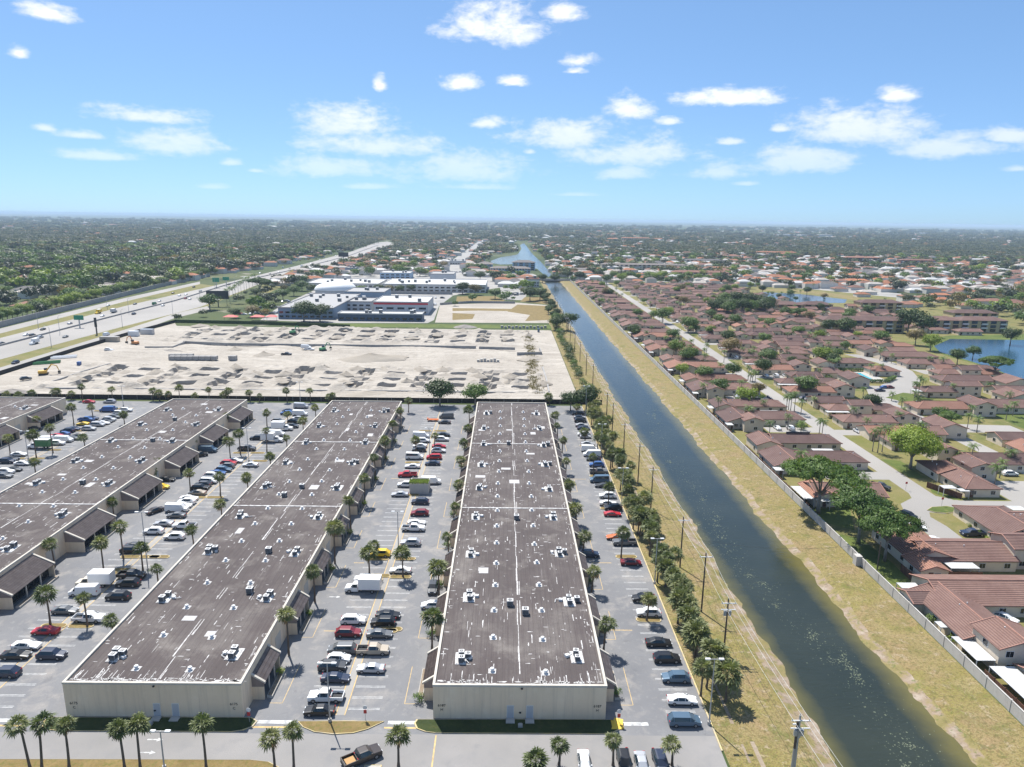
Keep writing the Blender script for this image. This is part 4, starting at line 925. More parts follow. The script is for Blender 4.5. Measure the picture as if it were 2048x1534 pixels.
cp_ = [(1150 + x * s_, 1100 + y * s_) for x, y in ((590, 75), (690, 30), (650, 120), (715, 185), (780, 260), (740, 345), (790, 460), (830, 550), (872, 590), (1000, 720), (905, 835), (1080, 880), (945, 800))]
cp_ += [(1100 + x * .24414, 780 + y * .24414) for x, y in ((385, 110), (390, 185), (480, 245), (380, 275), (440, 290), (430, 345), (395, 385), (510, 375), (455, 390), (500, 530), (575, 545), (650, 620), (580, 690), (640, 740), (640, 820), (760, 880), (650, 925), (690, 990), (850, 1010), (740, 1050), (860, 1060), (850, 1140), (730, 1010))]
rp_ = random.Random(6)
for k_ in range(34):
    y_ = 108 + k_ * 5.0 + rp_.uniform(-2, 2); x_ = 35.2 + rp_.uniform(-1.2, 1.6); c_ = RW.T @ np.array([x_, y_, 4.9 - CH]); cp_.append((W2 + F * c_[0] / c_[2], H2 + F * c_[1] / c_[2]))
prow([(round(x), round(y)) for x, y in cp_], 'palm belt beside the canal', 'palm belt beside the canal', 4.9, s=1.18)

# broadleaf trees: limbs plus leaf clumps through the crown volume
def tree_meshes(seed, lobes, H0, n, leaf, leafm, clump=.5, trunk_r=.25, barkm='bark_grey', ncl=16):
    """lobes: (x, y, z, rx, ry, rz) in metres; H0: height where the trunk forks"""
    rng = random.Random(seed); nr = np.random.default_rng(seed); b = MB()
    vol = [l[3] * l[4] * l[5] for l in lobes]; tot = sum(vol)
    V_, F_ = [], []
    cen = []
    for l, v in zip(lobes, vol):
        for k in range(max(4, int(ncl * len(lobes) * v / tot))):
            d = Vector((rng.gauss(0, 1), rng.gauss(0, 1), rng.gauss(.25, .9))).normalized() * rng.uniform(.62, 1.0)
            cen.append((Vector((l[0] + d.x * l[3], l[1] + d.y * l[4], l[2] + d.z * l[5])), min(l[3:]) * clump, (l[0], l[1], l[2] - l[5] * .3, max(l[3:]))))
    per = max(3, n // len(cen)); pts = []; outw = []
    for c, r, lc in cen:
        q = nr.normal(0, 1, (per, 3)); q *= (r * .62, r * .62, r * .36)
        pts.append(q + np.array(c)); outw.append((q + np.array(c) - np.array(lc[:3])) / lc[3])
    pts = np.concatenate(pts); m_ = len(pts); outw = np.concatenate(outw)
    nrm = nr.normal(0, 1, (m_, 3)) * .42 + outw * .95 + np.array((0, 0, .35)); nrm /= np.linalg.norm(nrm, axis=1)[:, None]
    t1 = np.cross(nrm, nr.normal(0, 1, (m_, 3))); t1 /= np.linalg.norm(t1, axis=1)[:, None]; t2 = np.cross(nrm, t1)
    sz = leaf * nr.uniform(.6, 1.3, (m_, 1))
    quad = np.stack([pts - t1 * sz, pts - t2 * sz * .55, pts + t1 * sz, pts + t2 * sz * .55], 1).reshape(-1, 3)
    me = bpy.data.meshes.new('crown'); me.vertices.add(m_ * 4); me.vertices.foreach_set('co', quad.ravel().astype(np.float32))
    me.loops.add(m_ * 4); me.loops.foreach_set('vertex_index', np.arange(m_ * 4, dtype=np.int32)); me.polygons.add(m_)
    me.polygons.foreach_set('loop_start', np.arange(0, m_ * 4, 4, dtype=np.int32)); me.polygons.foreach_set('loop_total', np.full(m_, 4, np.int32))
    me.update(calc_edges=True); me.materials.append(MATS[leafm])
    t = MB()
    t.tube([(0, 0, -.1), (.06, .05, H0 * .5), (0, 0, H0)], [trunk_r * 1.35, trunk_r, trunk_r * .85], 8)
    for k, l in enumerate(lobes[:7]):
        e = Vector(l[:3]) - Vector((0, 0, l[5] * .2)); mid = Vector((e.x * .4, e.y * .4, H0 + (e.z - H0) * .62))
        t.tube([(0, 0, H0 * .86), mid, e], [trunk_r * .6, trunk_r * .42, trunk_r * .15], 6)
    return t.mesh('trunk', [barkm], True), me
def lobes_round(seed, R, H, zc, k=6, flat_=.6):
    rng = random.Random(seed); L = [(0, 0, zc, R * .75, R * .75, H * .6)]
    for i in range(k):
        a = i * 6.283 / k + rng.uniform(-.35, .35); r = R * rng.uniform(.48, .66)
        L.append((math.cos(a) * r, math.sin(a) * r, zc + rng.uniform(-.25, .3) * H, R * rng.uniform(.36, .5), R * rng.uniform(.36, .5), H * rng.uniform(.34, .46) * flat_ / .6))
    return L
TREES = {}
for i, lm in enumerate(('leaf_mid', 'leaf_mid', 'leaf_dark', 'leaf_dark', 'leaf_lime', 'leaf_dry')):
    TREES['round%d' % i] = tree_meshes(40 + i, lobes_round(60 + i, 4.2, 3.6, 5.6, 6), 2.9, 2300, .34, lm, .66, .22, ncl=15)
TREES['umbrella'] = tree_meshes(51, [(0, 0, 9.6, 4.6, 4.6, 1.3), (5.0, 1.0, 8.9, 3.6, 3.2, 1.0), (-5.2, .5, 8.8, 3.6, 3.2, 1.0), (1.5, 4.6, 9.2, 3.4, 3.0, 1.0), (-1.5, -4.4, 8.6, 3.6, 3.0, .95), (4.2, -3.8, 7.7, 2.8, 2.6, .8), (-4.6, -3.4, 8.0, 2.8, 2.4, .8), (2.0, -1.0, 10.4, 3.0, 3.0, .9)], 4.6, 17000, .26, 'leaf_mid', .72, .36, ncl=26)
TREES['bigdome'] = tree_meshes(52, lobes_round(71, 6.6, 5.0, 8.0, 8), 3.6, 14000, .27, 'leaf_lime', .56, .35, ncl=24)
TREES['airy'] = tree_meshes(53, [(0, 0, 9.2, 3.2, 3.0, 1.6), (3.4, .6, 8.6, 2.6, 2.4, 1.3), (-3.2, .8, 8.3, 2.8, 2.4, 1.3), (.8, 3.0, 8.0, 2.6, 2.4, 1.2), (-.8, -3.0, 7.6, 2.6, 2.4, 1.2), (2.6, -2.6, 6.8, 2.2, 2.0, 1.0), (-3.0, -2.2, 6.6, 2.2, 2.0, 1.0)], 5.0, 12000, .25, 'leaf_mid', .66, .26, ncl=24)
TREES['shrub'] = tree_meshes(54, lobes_round(73, 1.5, 1.5, 1.2, 4), .5, 420, .16, 'leaf_mid', .65, .06, ncl=9)
TREES['shrub_lime'] = tree_meshes(55, lobes_round(74, 1.4, 1.4, 1.1, 4), .5, 420, .16, 'leaf_lime', .65, .06, ncl=9)
TREES['shrub_dark'] = tree_meshes(56, lobes_round(75, 1.9, 1.8, 1.5, 4), .5, 520, .18, 'leaf_dark', .65, .07, ncl=9)
_tk = [0]
def tree(kind, x, y, s, label, group=None, sz=None, name='broadleaf_tree', cat='tree', z=-.05):
    _tk[0] += 1; rng = random.Random(_tk[0] * 13)
    tm, cm = TREES[kind]
    t = thing(name, label, cat, (x, y, z), rng.uniform(0, 6.28), group)
    t.scale = (s, s, sz or s)
    put('trunk', tm, t); put('crown', cm, t)
    return t
# trees at the far end of the lots and along the canal-side edge of the building site
for (px, py, k, s, lab) in ((880, 812, 'round2', 1.45, 'dark round tree left of the pair at the far end of the lots'), (950, 812, 'round0', 1.25, 'round green tree right of the pair at the far end of the lots'),
        (1141, 822, 'round3', 1.05, 'dark bushy tree at the far corner of the lots, nearer the canal-side warehouse'), (1172, 822, 'round2', 1.35, 'dark bushy tree at the far corner of the lots, nearer the canal'),
        (1136, 660, 'round3', 1.6, 'dark round tree overhanging the left edge of the canal'), (1112, 660, 'round2', 1.3, 'dark tree left of the one overhanging the canal')):
    x, y = G(px, py); tree(k, x, y, s, lab, sz=s * .95)
rng = random.Random(31); i = 0
for k in range(30):
    y = 306 + k * 7.6 + rng.uniform(-2, 2); x = 37.5 + rng.uniform(-1.6, 1.6)
    tree(rng.choice(('shrub', 'shrub_dark', 'shrub_dark', 'shrub')), x, y, rng.uniform(1.1, 1.9), f'low green shrub, {nth(k)} from the near end between the building site and the canal', 'shrubs between the site and the canal', name='shrub', cat='shrub')
for k in range(14):
    y = 548 + k * 13 + rng.uniform(-3, 3); tree(rng.choice(('round2', 'round3', 'round0')), 40 + rng.uniform(-4, 3), y, rng.uniform(.6, .95), f'dark tree, {nth(k)} from the near end on the far left canal bank', 'trees on the far left canal bank')
# planter shrubs beside the porches
for k in range(8):
    y = 101.6 + 18.55 * k + 6.2; tree('shrub_lime', -40.4 + 2.6, y, .62, f'bright shrub at {nth(k)} porch from near end of the second warehouse', 'porch shrubs', name='shrub', cat='shrub', z=.4)
for k in range(8):
    y = 101.6 + 18.55 * k - .2; tree('shrub', -10.6 - 2.7, y, .72, f'clipped shrub at {nth(k)} porch from near end, left side of canal-side warehouse', 'porch shrubs', name='shrub', cat='shrub', z=0)
for k in range(6):
    y = 101.6 + 18.55 * k + 1.2; tree('shrub', 16.6 + 2.6, y, .6, f'small shrub at {nth(k)} porch from near end, right side of canal-side warehouse', 'porch shrubs', name='shrub', cat='shrub', z=.4)
# hedge-topped bin enclosure in the lot
x, y = G(838, 988); t = thing('bin_enclosure', 'concrete bin enclosure with a green hedge on top amid the parked cars', 'enclosure', (x, y, 0))
b = MB(); b.box(-2.7, 2.7, 0, .25, 0, 3.0); b.box(-2.7, -2.45, .25, 5, 0, 3.0); b.box(2.45, 2.7, .25, 5, 0, 3.0); b.box(-2.45, 2.45, 4.75, 5, 0, 3.0); b.box(-.05, .05, -.03, 0, 0, 3.0); put('wall', b.mesh('wall', ['wall_concrete']), t)
b = MB(); rng = random.Random(5)
for i in range(1500):
    p = Vector((rng.uniform(-2.8, 2.8), rng.uniform(-.1, 2.6), 3.0 + rng.random() ** .6 * .7)); a = Vector((rng.gauss(0, 1), rng.gauss(0, 1), rng.gauss(0, .6))).normalized() * .13; c = a.orthogonal().normalized() * .09
    b.face([p - a, p - c, p + a, p + c])
put('hedge', b.mesh('hedge', ['leaf_lime']), t)

# ------------------------------------------------------------------ poles and wires
b = MB(); b.tube([(0, 0, 0), (0, 0, 1)], [.13, .08], 8); LPOLE = b.mesh('pole', ['metal_grey'])
b = MB(); b.box(-.9, .9, -.04, .04, -.05, .05); LARM = b.mesh('arm', ['metal_grey'])
b = MB(); b.box(-.38, .38, -.2, .2, -.09, .09); LHEAD = b.mesh('lamp_head', ['metal_white'])
b = MB(); b.cyl(0, 0, 0, .6, .28, 10); LBASE = b.mesh('pole_base', ['concrete'])
def light_pole(x, y, h, label, z=0):
    t = thing('light_pole', label, 'light pole', (x, y, z), 0, 'parking lot light poles')
    put('pole', LPOLE, t, (0, 0, 0), 0, (1, 1, h)); put('pole_base', LBASE, t); put('arm', LARM, t, (0, 0, h - .05))
    for s in (-1, 1): put('lamp_head', LHEAD, t, (s * 1.05, 0, h))
for (bx, by, ty, lab) in ((660, 1444, 1326, 'tall light pole on the half-moon island at the front of the central lot'), (1418, 1449, 1318, 'tall light pole on the grass at the near end of the canal row'),
    (797, 1100, 1023, 'light pole rising behind the palm and the yellow car'), (859, 917, 856, 'light pole at the far part of the central lot, by the white vans'), (498, 923, 856, 'light pole near the far end of the second lot, beside a white sedan'),
    (296, 1141, 1024, 'tall light pole between the palms in the middle of the second lot'), (57, 919, 862, 'light pole by the green dumpster truck'), (247, 813, 772, 'light pole at the far end of the third lot'),
    (1309, 1168, 1077, 'light pole in the palm belt beside the dark red sedan'), (1243, 1011, 936, 'light pole in the palm belt beside the red sports car'), (1202, 907, 848, 'light pole in the palm belt beside the white vans'), (1171, 831, 772, 'light pole at the far end of the canal row'),
    (329, 1538, 1462, 'light pole among the palms at the bottom left of the picture'), (601, 809, 764, 'light pole by the dark fence behind the second warehouse')):
    x, y = G(bx, by); light_pole(x, y, ztop(x, y, ty), lab)
mottled('pole_wood', [(1.0, [(0.3, (0.075, 0.055, 0.045)), (0.7, (0.13, 0.10, 0.08))])], 0.9, mp=((1, 1, .2),))
flat('wire', (0.55, 0.55, 0.53), 0.45); flat('wire_dark', (0.04, 0.04, 0.04), 0.6)
b = MB(); b.tube([(0, 0, -.3), (0, 0, 1)], [.2, .13], 8); UP = b.mesh('pole', ['pole_wood'])
b = MB(); b.tube([(0, 0, -.3), (0, 0, 1)], [.24, .15], 8); UPC = b.mesh('pole', ['concrete'])
b = MB(); b.box(-1.35, 1.35, -.07, .07, -.07, .07); UARM = b.mesh('crossarm', ['metal_white'])
b = MB(); b.cyl(0, 0, 0, .28, .06, 8); INS = b.mesh('insulator', ['metal_grey'])
b = MB(); b.cyl(0, 0, 0, .9, .28, 10); b.cyl(0, 0, .9, 1.0, .12, 8); TRF = b.mesh('transformer', ['metal_grey'])
UPOLES = []
for k, (bx, by, ty) in enumerate(((1600, 1545, 1440), (1454, 1304, 1198), (1399, 1223, 1106), (1360, 1134, 1034), (1300, 1018, 934), (1272, 968, 887), (1249, 906, 845), (1222, 864, 806), (1224, 831, 797), (1196, 775, 728))):
    x, y = G(bx, by); x = 40.6 + (x - 40.6) * .3 if k else 42.2; h = ztop(x, y, ty); UPOLES.append((x, y, max(9.5, h)))
for k in range(9): UPOLES.append((41.5 + k * .3, 352 + k * 34, 11.2))
for k, (x, y, h) in enumerate(UPOLES):
    t = thing('utility_pole', f'{"concrete" if k == 0 else "wooden"} utility pole with crossarm, {nth(k)} from the near end along the canal', 'utility pole', (x, y, 0), 0, 'utility poles along the canal')
    put('pole', UPC if k == 0 else UP, t, (0, 0, 0), 0, (1, 1, h)); put('crossarm', UARM, t, (.1, -.2, h - .75))
    for dx_ in (-1.15, 1.25): put('insulator', INS, t, (dx_, -.2, h - .68))
    put('insulator', INS, t, (0, 0, h))
    if k in (0, 1): put('crossarm', UARM, t, (.1, -.2, h - 2.0)); put('transformer', TRF, t, (.45, -.1, h - 3.2)); put('transformer', TRF, t, (-.45, -.1, h - 3.2))
x, y = G(1583, 1545); h = ztop(x, y, 1443); t = thing('utility_pole', 'dark-topped utility pole leaning beside the nearest concrete pole', 'utility pole', (x, y, 0), 0, 'utility poles along the canal')
put('pole', UP, t, (0, 0, 0), 0, (1.1, 1.1, h)); put('crossarm', UARM, t, (0, .2, h - .6), 0, (.4, 1, 1)); put('transformer', TRF, t, (.4, .1, h - 2.6)); put('pole_sleeve', UPC, t, (0, 0, 0), 0, (1.05, 1.05, h * .62))
def wire(pts, sag, r, mat, label):
    b = MB()
    for (p, q) in zip(pts[:-1], pts[1:]):
        p, q = Vector(p), Vector(q); path = []
        for i in range(9): u = i / 8; c = p.lerp(q, u); c.z -= sag * 4 * u * (1 - u); path.append(c)
        b.tube(path, r, 4, 0, False)
    o = put('overhead_wire', b.mesh('overhead_wire', [mat])); tag(o, label, 'power line')
near_ = [(42.8, 60.0, 11.6)] + [(x, y, h) for x, y, h in UPOLES]
wire([(x + 1.25, y - .2, h - .42) for x, y, h in near_], .35, .022, 'wire', 'pale overhead wire on the canal side of the pole crossarms')
wire([(x, y, h + .26) for x, y, h in near_], .35, .022, 'wire', 'pale overhead wire along the pole tops beside the canal')
wire([(x - 1.15, y - .2, h - .42) for x, y, h in near_], .35, .022, 'wire', 'pale overhead wire on the car park side of the pole crossarms')
wire([(x - .2, y, h - 4.2) for x, y, h in near_], .3, .02, 'wire_dark', 'thin dark communication cable slung low between the canal poles')
x1, y1 = G(1700, 1170); p3 = UPOLES[3]
wire([(p3[0] + .2, p3[1], p3[2] * .62), (84.6, 146, 7.5)], 2.2, .022, 'wire_dark', 'dark cable drooping across the canal from a pole')
t = thing('cable_pole', 'short dark pole behind the concrete canal wall carrying the drooping cable', 'pole', (84.6, 146, 0)); put('pole', UP, t, (0, 0, 0), 0, (.7, .7, 7.6))
# low dark screen fence between the lots and the building site
flat('screen_mesh', (0.022, 0.020, 0.018), 0.9); t = thing('screen_fence', 'low dark mesh screen fence between the lots and the sandy building site', 'fence', (0, 294.3, 0))
b = MB(); b.box(0, 6.0, -.03, .03, 0, 2.0); PAN = b.mesh('screen_panel', ['screen_mesh']); b = MB(); b.box(-.05, .05, -.05, .05, 0, 2.1); POST = b.mesh('fence_post', ['metal_grey'])
for k in range(47):
    x = -240 + k * 6.0; put('screen_panel', PAN, t, (x, 0, -.05)); put('fence_post', POST, t, (x, 0, -.05))
# signs at the aisle mouths
flat('sign_red', (0.45, 0.03, 0.03), 0.5); b = MB(); b.box(-.03, .03, -.03, .03, 0, 2.6); SGP = b.mesh('post', ['metal_grey']); b = MB(); b.tube([(0, -.02, 0), (0, .02, 0)], .36, 8); SGD = b.mesh('sign_disc', ['metal_white']); b = MB(); b.box(-.24, .24, -.02, .02, -.32, .32); SGR = b.mesh('sign_plate', ['sign_red'])
for (px, py, lab) in ((499, 1445, 'round sign above a red plate at the corner of the second warehouse'), (731, 1440, 'dark round sign at the mouth of the central lot'), (1237, 1448, 'round sign above a red plate at the corner of the canal-side warehouse')):
    x, y = G(px, py); t = thing('traffic_sign', lab, 'sign', (x, y, 0)); put('post', SGP, t); put('sign_disc', SGD, t, (0, -.05, 2.3)); put('sign_plate', SGR, t, (0, -.05, 1.55))
# yellow painted kerb ramp at the warehouse corner
b = MB(); b.face([(17.2, 95.0, .15), (19.0, 95.0, .15), (19.3, 96.8, .5), (18.0, 97.2, .5)]); b.box(17.4, 19.2, 95.2, 97.0, 0, .148); struct('yellow_kerb_ramp', b.mesh('yellow_kerb_ramp', ['yellow_bright']))
# ------------------------------------------------------------------ the housing estate east of the canal
def tilemat(name, c1, c2, line):
    mt, nt, b = new_mat(name)
    vec = mapping(nt); geo = nt.nodes.new('ShaderNodeNewGeometry'); oi = nt.nodes.new('ShaderNodeObjectInfo')
    col = ramp(nt, nnode(nt, geo.outputs['Position'], 0.22, 6.0, .68), [(0.28, c1), (0.72, c2)])
    col = mixrgb(nt, maprange(nt, nnode(nt, geo.outputs['Position'], 3.0, 3.0, .6), .45, .75, 0, .35), col, line)
    sp = nt.nodes.new('ShaderNodeSeparateXYZ'); nt.links.new(vec, sp.inputs[0])
    w = nmath(nt, 'SINE', nmath(nt, 'MULTIPLY', sp.outputs[2], 2 * PI / .16))
    col = mixrgb(nt, maprange(nt, w, .1, .9, 0, .72), col, line)
    col = mixrgb(nt, 1.0, col, ramp(nt, oi.outputs['Random'], [(0, (.74, .74, .76)), (.5, (1, .97, .95)), (1, (1.28, 1.20, 1.12))]), 'MULTIPLY')
    nt.links.new(col, b.inputs['Base Color']); b.inputs['Roughness'].default_value = 0.85; b.inputs['Specular IOR Level'].default_value = .25
    bump(nt, b, w, 0.8, 0.05)
tilemat('roof_brown', (0.145, 0.088, 0.077), (0.225, 0.150, 0.130), (0.078, 0.047, 0.042))
tilemat('roof_salmon', (0.235, 0.125, 0.092), (0.315, 0.18, 0.135), (0.14, 0.07, 0.052))
tilemat('roof_orange', (0.36, 0.155, 0.085), (0.46, 0.215, 0.12), (0.22, 0.09, 0.05))
tilemat('roof_grey', (0.15, 0.14, 0.135), (0.22, 0.205, 0.20), (0.09, 0.085, 0.08))
tilemat('roof_pale', (0.42, 0.39, 0.35), (0.54, 0.51, 0.47), (0.30, 0.28, 0.26))
mottled('ridge_tile', [(0.8, [(0.3, (0.33, 0.17, 0.13)), (0.7, (0.43, 0.24, 0.185))])], .85)
mottled('house_wall', [(0.4, [(0.3, (0.60, 0.51, 0.40)), (0.7, (0.68, 0.59, 0.47))])], .9, rnd=.07)
mottled('house_wall_pale', [(0.4, [(0.3, (0.56, 0.53, 0.48)), (0.7, (0.64, 0.61, 0.56))])], .9, rnd=.07)
mottled('apt_yellow', [(0.3, [(0.3, (0.45, 0.36, 0.20)), (0.7, (0.53, 0.43, 0.25))])], .9)
mottled('fence_wood', [(0.8, [(0.3, (0.095, 0.045, 0.03)), (0.7, (0.16, 0.08, 0.052))])], .9, mp=((6, 6, .5),))
mottled('patio_metal', [(0.6, [(0.3, (0.44, 0.44, 0.43)), (0.7, (0.55, 0.55, 0.54))])], .55)
flat('pool_water', (0.05, 0.42, 0.50), 0.08); flat('bin_blue', (0.02, 0.03, 0.07), .5); flat('solar', (0.02, 0.025, 0.04), .15)

def roof_mesh(x0, x1, y0, y1, ze, axis, h0, h1, slope, mat, ov=.45, th=.16):
    x0 -= ov; x1 += ov; y0 -= ov; y1 += ov
    b = MB(); rb = MB()
    if axis == 'x': u0, u1, v0, v1 = x0, x1, y0, y1; T = lambda u, v, z: (u, v, z)
    else: u0, u1, v0, v1 = y0, y1, x0, x1; T = lambda u, v, z: (v, u, z)
    hd = (v1 - v0) / 2; vm = (v0 + v1) / 2; zr = ze + slope * hd; ze2 = ze - .0
    ra, rb_ = u0 + (hd if h0 else 0), u1 - (hd if h1 else 0)
    if ra > rb_: ra = rb_ = (u0 + u1) / 2
    A, B, C, D = T(u0, v0, ze2), T(u1, v0, ze2), T(u1, v1, ze2), T(u0, v1, ze2); E, F_ = T(ra, vm, zr), T(rb_, vm, zr)
    fl = lambda q: q if axis == 'x' else q[::-1]
    b.face(fl([A, B, F_, E])); b.face(fl([C, D, E, F_]))
    if h0: b.face(fl([D, A, E]))
    if h1: b.face(fl([B, C, F_]))
    dn = lambda p: (p[0], p[1], p[2] - th)
    edges = [(A, B), (C, D)] + ([(D, A)] if h0 else [(D, E), (E, A)]) + ([(B, C)] if h1 else [(B, F_), (F_, C)])
    for p, q in edges: b.face([dn(p), dn(q), q, p])
    b.face([dn(p) for p in fl([A, E, F_, B])]); b.face([dn(p) for p in fl([C, F_, E, D])])
    lines = [(E, F_)] + ([(A, E), (D, E)] ) + ([(B, F_), (C, F_)])
    for p, q in lines:
        if (Vector(p) - Vector(q)).length > .2: rb.tube([Vector(p) + Vector((0, 0, .03)), Vector(q) + Vector((0, 0, .03))], .11, 5, 0)
    return b, rb, zr, vm
b = MB(); b.box(-.75, .75, -.05, .03, -.62, .62); WFR = b.mesh('window', ['metal_white'])
b = MB()
for s in (-1, 1): b.box(s * .34 - .31, s * .34 + .31, -.07, -.05, -.54, .54)
WPN = b.mesh('pane', ['dark_glass'])
b = MB(); b.box(-.5, .5, -.05, .03, -1.05, 1.05); HDR = b.mesh('front_door', ['fence_wood'])
b = MB(); b.cyl(0, 0, 0, .5, .12, 6); VNT = b.mesh('roof_pipe', ['metal_white'])
HBOX = []
def house(name, label, blocks, roofm, wallm='house_wall', group=None, patios=(), cat='house', win=True, slope=.34, ridge=True, seed=0, detail=True):
    """blocks: (x0, x1, y0, y1, eave, axis, hip0, hip1[, roof])"""
    rng = random.Random(seed or sum((i + 1) * ord(c) for i, c in enumerate(label)))
    X0 = min(q[0] for q in blocks); X1 = max(q[1] for q in blocks); Y0 = min(q[2] for q in blocks); Y1 = max(q[3] for q in blocks)
    for q in blocks: HBOX.append(q[:4])
    ox, oy = (X0 + X1) / 2, (Y0 + Y1) / 2; t = thing(name, label, cat, (ox, oy, -.05), 0, group)
    for q in blocks:
        x0, x1, y0, y1, ze, ax, h0, h1 = q[:8]; rm = q[8] if len(q) > 8 else roofm
        x0 -= ox; x1 -= ox; y0 -= oy; y1 -= oy
        b, rb, zr, vm = roof_mesh(x0, x1, y0, y1, ze, ax, h0, h1, slope, rm)
        w = MB(); w.box(x0, x1, y0, y1, 0, ze - .1, 0, 'tb')
        zi = ze - .1; zg = zi + slope * ((y1 - y0) if ax == 'x' else (x1 - x0)) / 2
        if ax == 'x':
            ym = (y0 + y1) / 2
            if not h0: w.face([(x0, y1, zi), (x0, y0, zi), (x0, ym, zg)])
            if not h1: w.face([(x1, y0, zi), (x1, y1, zi), (x1, ym, zg)])
        else:
            xm = (x0 + x1) / 2
            if not h0: w.face([(x0, y0, zi), (x1, y0, zi), (xm, y0, zg)])
            if not h1: w.face([(x1, y1, zi), (x0, y1, zi), (xm, y1, zg)])
        put('wall', w.mesh('wall', [wallm]), t); r = put('roof', b.mesh('roof', [rm]), t)
        if ridge and rm in ('roof_brown', 'roof_salmon'): put('ridge_cap', rb.mesh('ridge_cap', ['ridge_tile']), r)
        if detail:
            for _ in range(rng.randint(1, 2)): put('roof_pipe', VNT, r, (rng.uniform(x0 + 1, x1 - 1), (y0 + y1) / 2 + rng.uniform(-1.5, 1.5), zr - .6))
        if win:
            rows_ = [1.45] if ze < 4.3 else [1.45, 4.0]
            n = max(1, int((x1 - x0) / 4.2))
            for z in rows_:
                for i in range(n):
                    o = put('window', WFR, t, (x0 + (x1 - x0) * (i + .5 + rng.uniform(-.12, .12)) / n, y0 - .02, z)); put('pane', WPN, o)
                m_ = max(1, int((y1 - y0) / 5.5))
                for i in range(m_):
                    if rng.random() < .75: o = put('window', WFR, t, (x0 - .02, y0 + (y1 - y0) * (i + .5) / m_, z), -PI / 2); put('pane', WPN, o)
            if ze < 4.3 and (x1 - x0) > 6: put('front_door', HDR, t, (x0 + (x1 - x0) * rng.uniform(.3, .4) / n + .2, y0 - .02, 1.1))
    for (x0, x1, y0, y1, z) in patios:
        b = MB(); b.box(x0 - ox, x1 - ox, y0 - oy, y1 - oy, z, z + .1); k = int((x1 - x0) / .45)
        for i in range(k + 1): xx = x0 - ox + (x1 - x0) * i / max(k, 1); b.box(xx - .03, xx + .03, y0 - oy, y1 - oy, z + .1, z + .13)
        for xx in (x0 + .1, x1 - .1):
            for yy in (y0 + .1, y1 - .1): b.box(xx - ox - .06, xx - ox + .06, yy - oy - .06, yy - oy + .06, 0, z)
        put('patio_cover', b.mesh('patio_cover', ['patio_metal']), t)
    return t
b = MB(); b.box(0, 1, -.04, .04, 0, 1.8); FPAN = b.mesh('fence_panel', ['fence_wood']); b = MB(); b.box(-.07, .07, -.07, .07, 0, 1.95); FPOST = b.mesh('fence_post', ['fence_wood'])
_fk = [0]
def fence(x0, y0, x1, y1, label, h=1.0):
    L = math.hypot(x1 - x0, y1 - y0); n = max(1, round(L / 2.4)); t = thing('yard_fence', label, 'fence', (x0, y0, -.05), math.atan2(y1 - y0, x1 - x0), 'brown wooden yard fences')
    for i in range(n): put('fence_panel', FPAN, t, (L * i / n + .08, 0, 0), 0, (L / n - .16, 1, h)); put('fence_post', FPOST, t, (L * i / n, 0, 0), 0, (1, 1, h))

sheet('estate_lawn', [[(83.1, 70), (470, 70), (470, 720), (360, 915), (83.1, 915)]], -.046, 'lawn_mixed')
# streets, courts and pads
Gp = lambda L: [G(x, y) for x, y in L]
sheet('estate_street', [[(119.2, 190), (126.0, 190), (126.6, 300), (128.5, 450), (129, 905), (122.5, 905), (121.5, 450), (119.6, 300)],
    [(108.2, 163.0), (116.0, 163.0), (116.4, 172), (115.6, 178), (117.2, 181.2), (121, 180.2), (126.9, 181.6), (128.8, 184.0), (150.5, 184.0), (150.5, 189.6), (131, 189.8), (126.2, 193), (119.2, 195), (118.0, 191.4), (112.4, 187.0), (109.2, 178)]], -.040, 'concrete_road')
sheet('estate_courts', [[(165.5, 180), (172.5, 180), (172.5, 300), (185, 318), (201, 336), (210, 347), (219.5, 372), (222, 395), (213, 420), (205, 420), (212, 394), (210, 372), (200, 352), (185, 338), (168, 308), (165.5, 300)],
    [(222, 364), (246, 366), (246, 374), (221, 376)], [(146, 186), (166, 184), (166, 206), (146, 206)], [(164, 306), (182, 306), (200, 334), (176, 336)], [(172, 258), (200, 258), (200, 268), (172, 270)], [(150.5, 184), (166, 184), (166, 186.5), (150.5, 189)]], -.036, 'concrete_road')
for k in range(14):
    yf = 214.8 + 49.4 * k
    sheet('parking_pad', [[(100, yf - 8.6), (119.4 + .12 * k, yf - 8.6), (119.4 + .12 * k, yf - 1.6), (100, yf - 1.6)]], -.034, 'concrete_road')
    yf = 261.5 + 48.7 * (k - 1)
    if k: sheet('parking_pad', [[(125.9 + .1 * k, yf - 8.8), (150, yf - 8.8), (150, yf - 1.8), (125.9 + .1 * k, yf - 1.8)]], -.034, 'concrete_road')
x_, y_ = 122, 182.9
island([(117.2, 182.4), (118.6, 181.0), (121.5, 180.4), (126.6, 182.0), (127.6, 183.4), (124.5, 185.4), (119.8, 184.6)], 'grass_green', .12)
sheet('green_lawn', [[(129.5, 187.9 + 2.2), (131.8, 190.2), (133.4, 196), (128.2, 200), (126.6, 196)], [(126.8, 208), (131.5, 208), (132.5, 224), (127, 226)], Gp([(1480 + 880 * .1467, 840 + 1210 * .1467), (1480 + 1500 * .1467, 840 + 1200 * .1467), (1480 + 1560 * .1467, 840 + 1500 * .1467), (1480 + 1050 * .1467, 840 + 1370 * .1467)]),
    [(83.4, 141.5), (90, 141.5), (91, 150), (90, 164), (83.4, 168)], [(150, 150), (180, 150), (180, 182), (150, 182)], [(202, 255), (232, 255), (236, 300), (204, 300)], [(173.5, 312), (187, 322), (200, 314), (180, 300)]], -.032, 'grass_green')
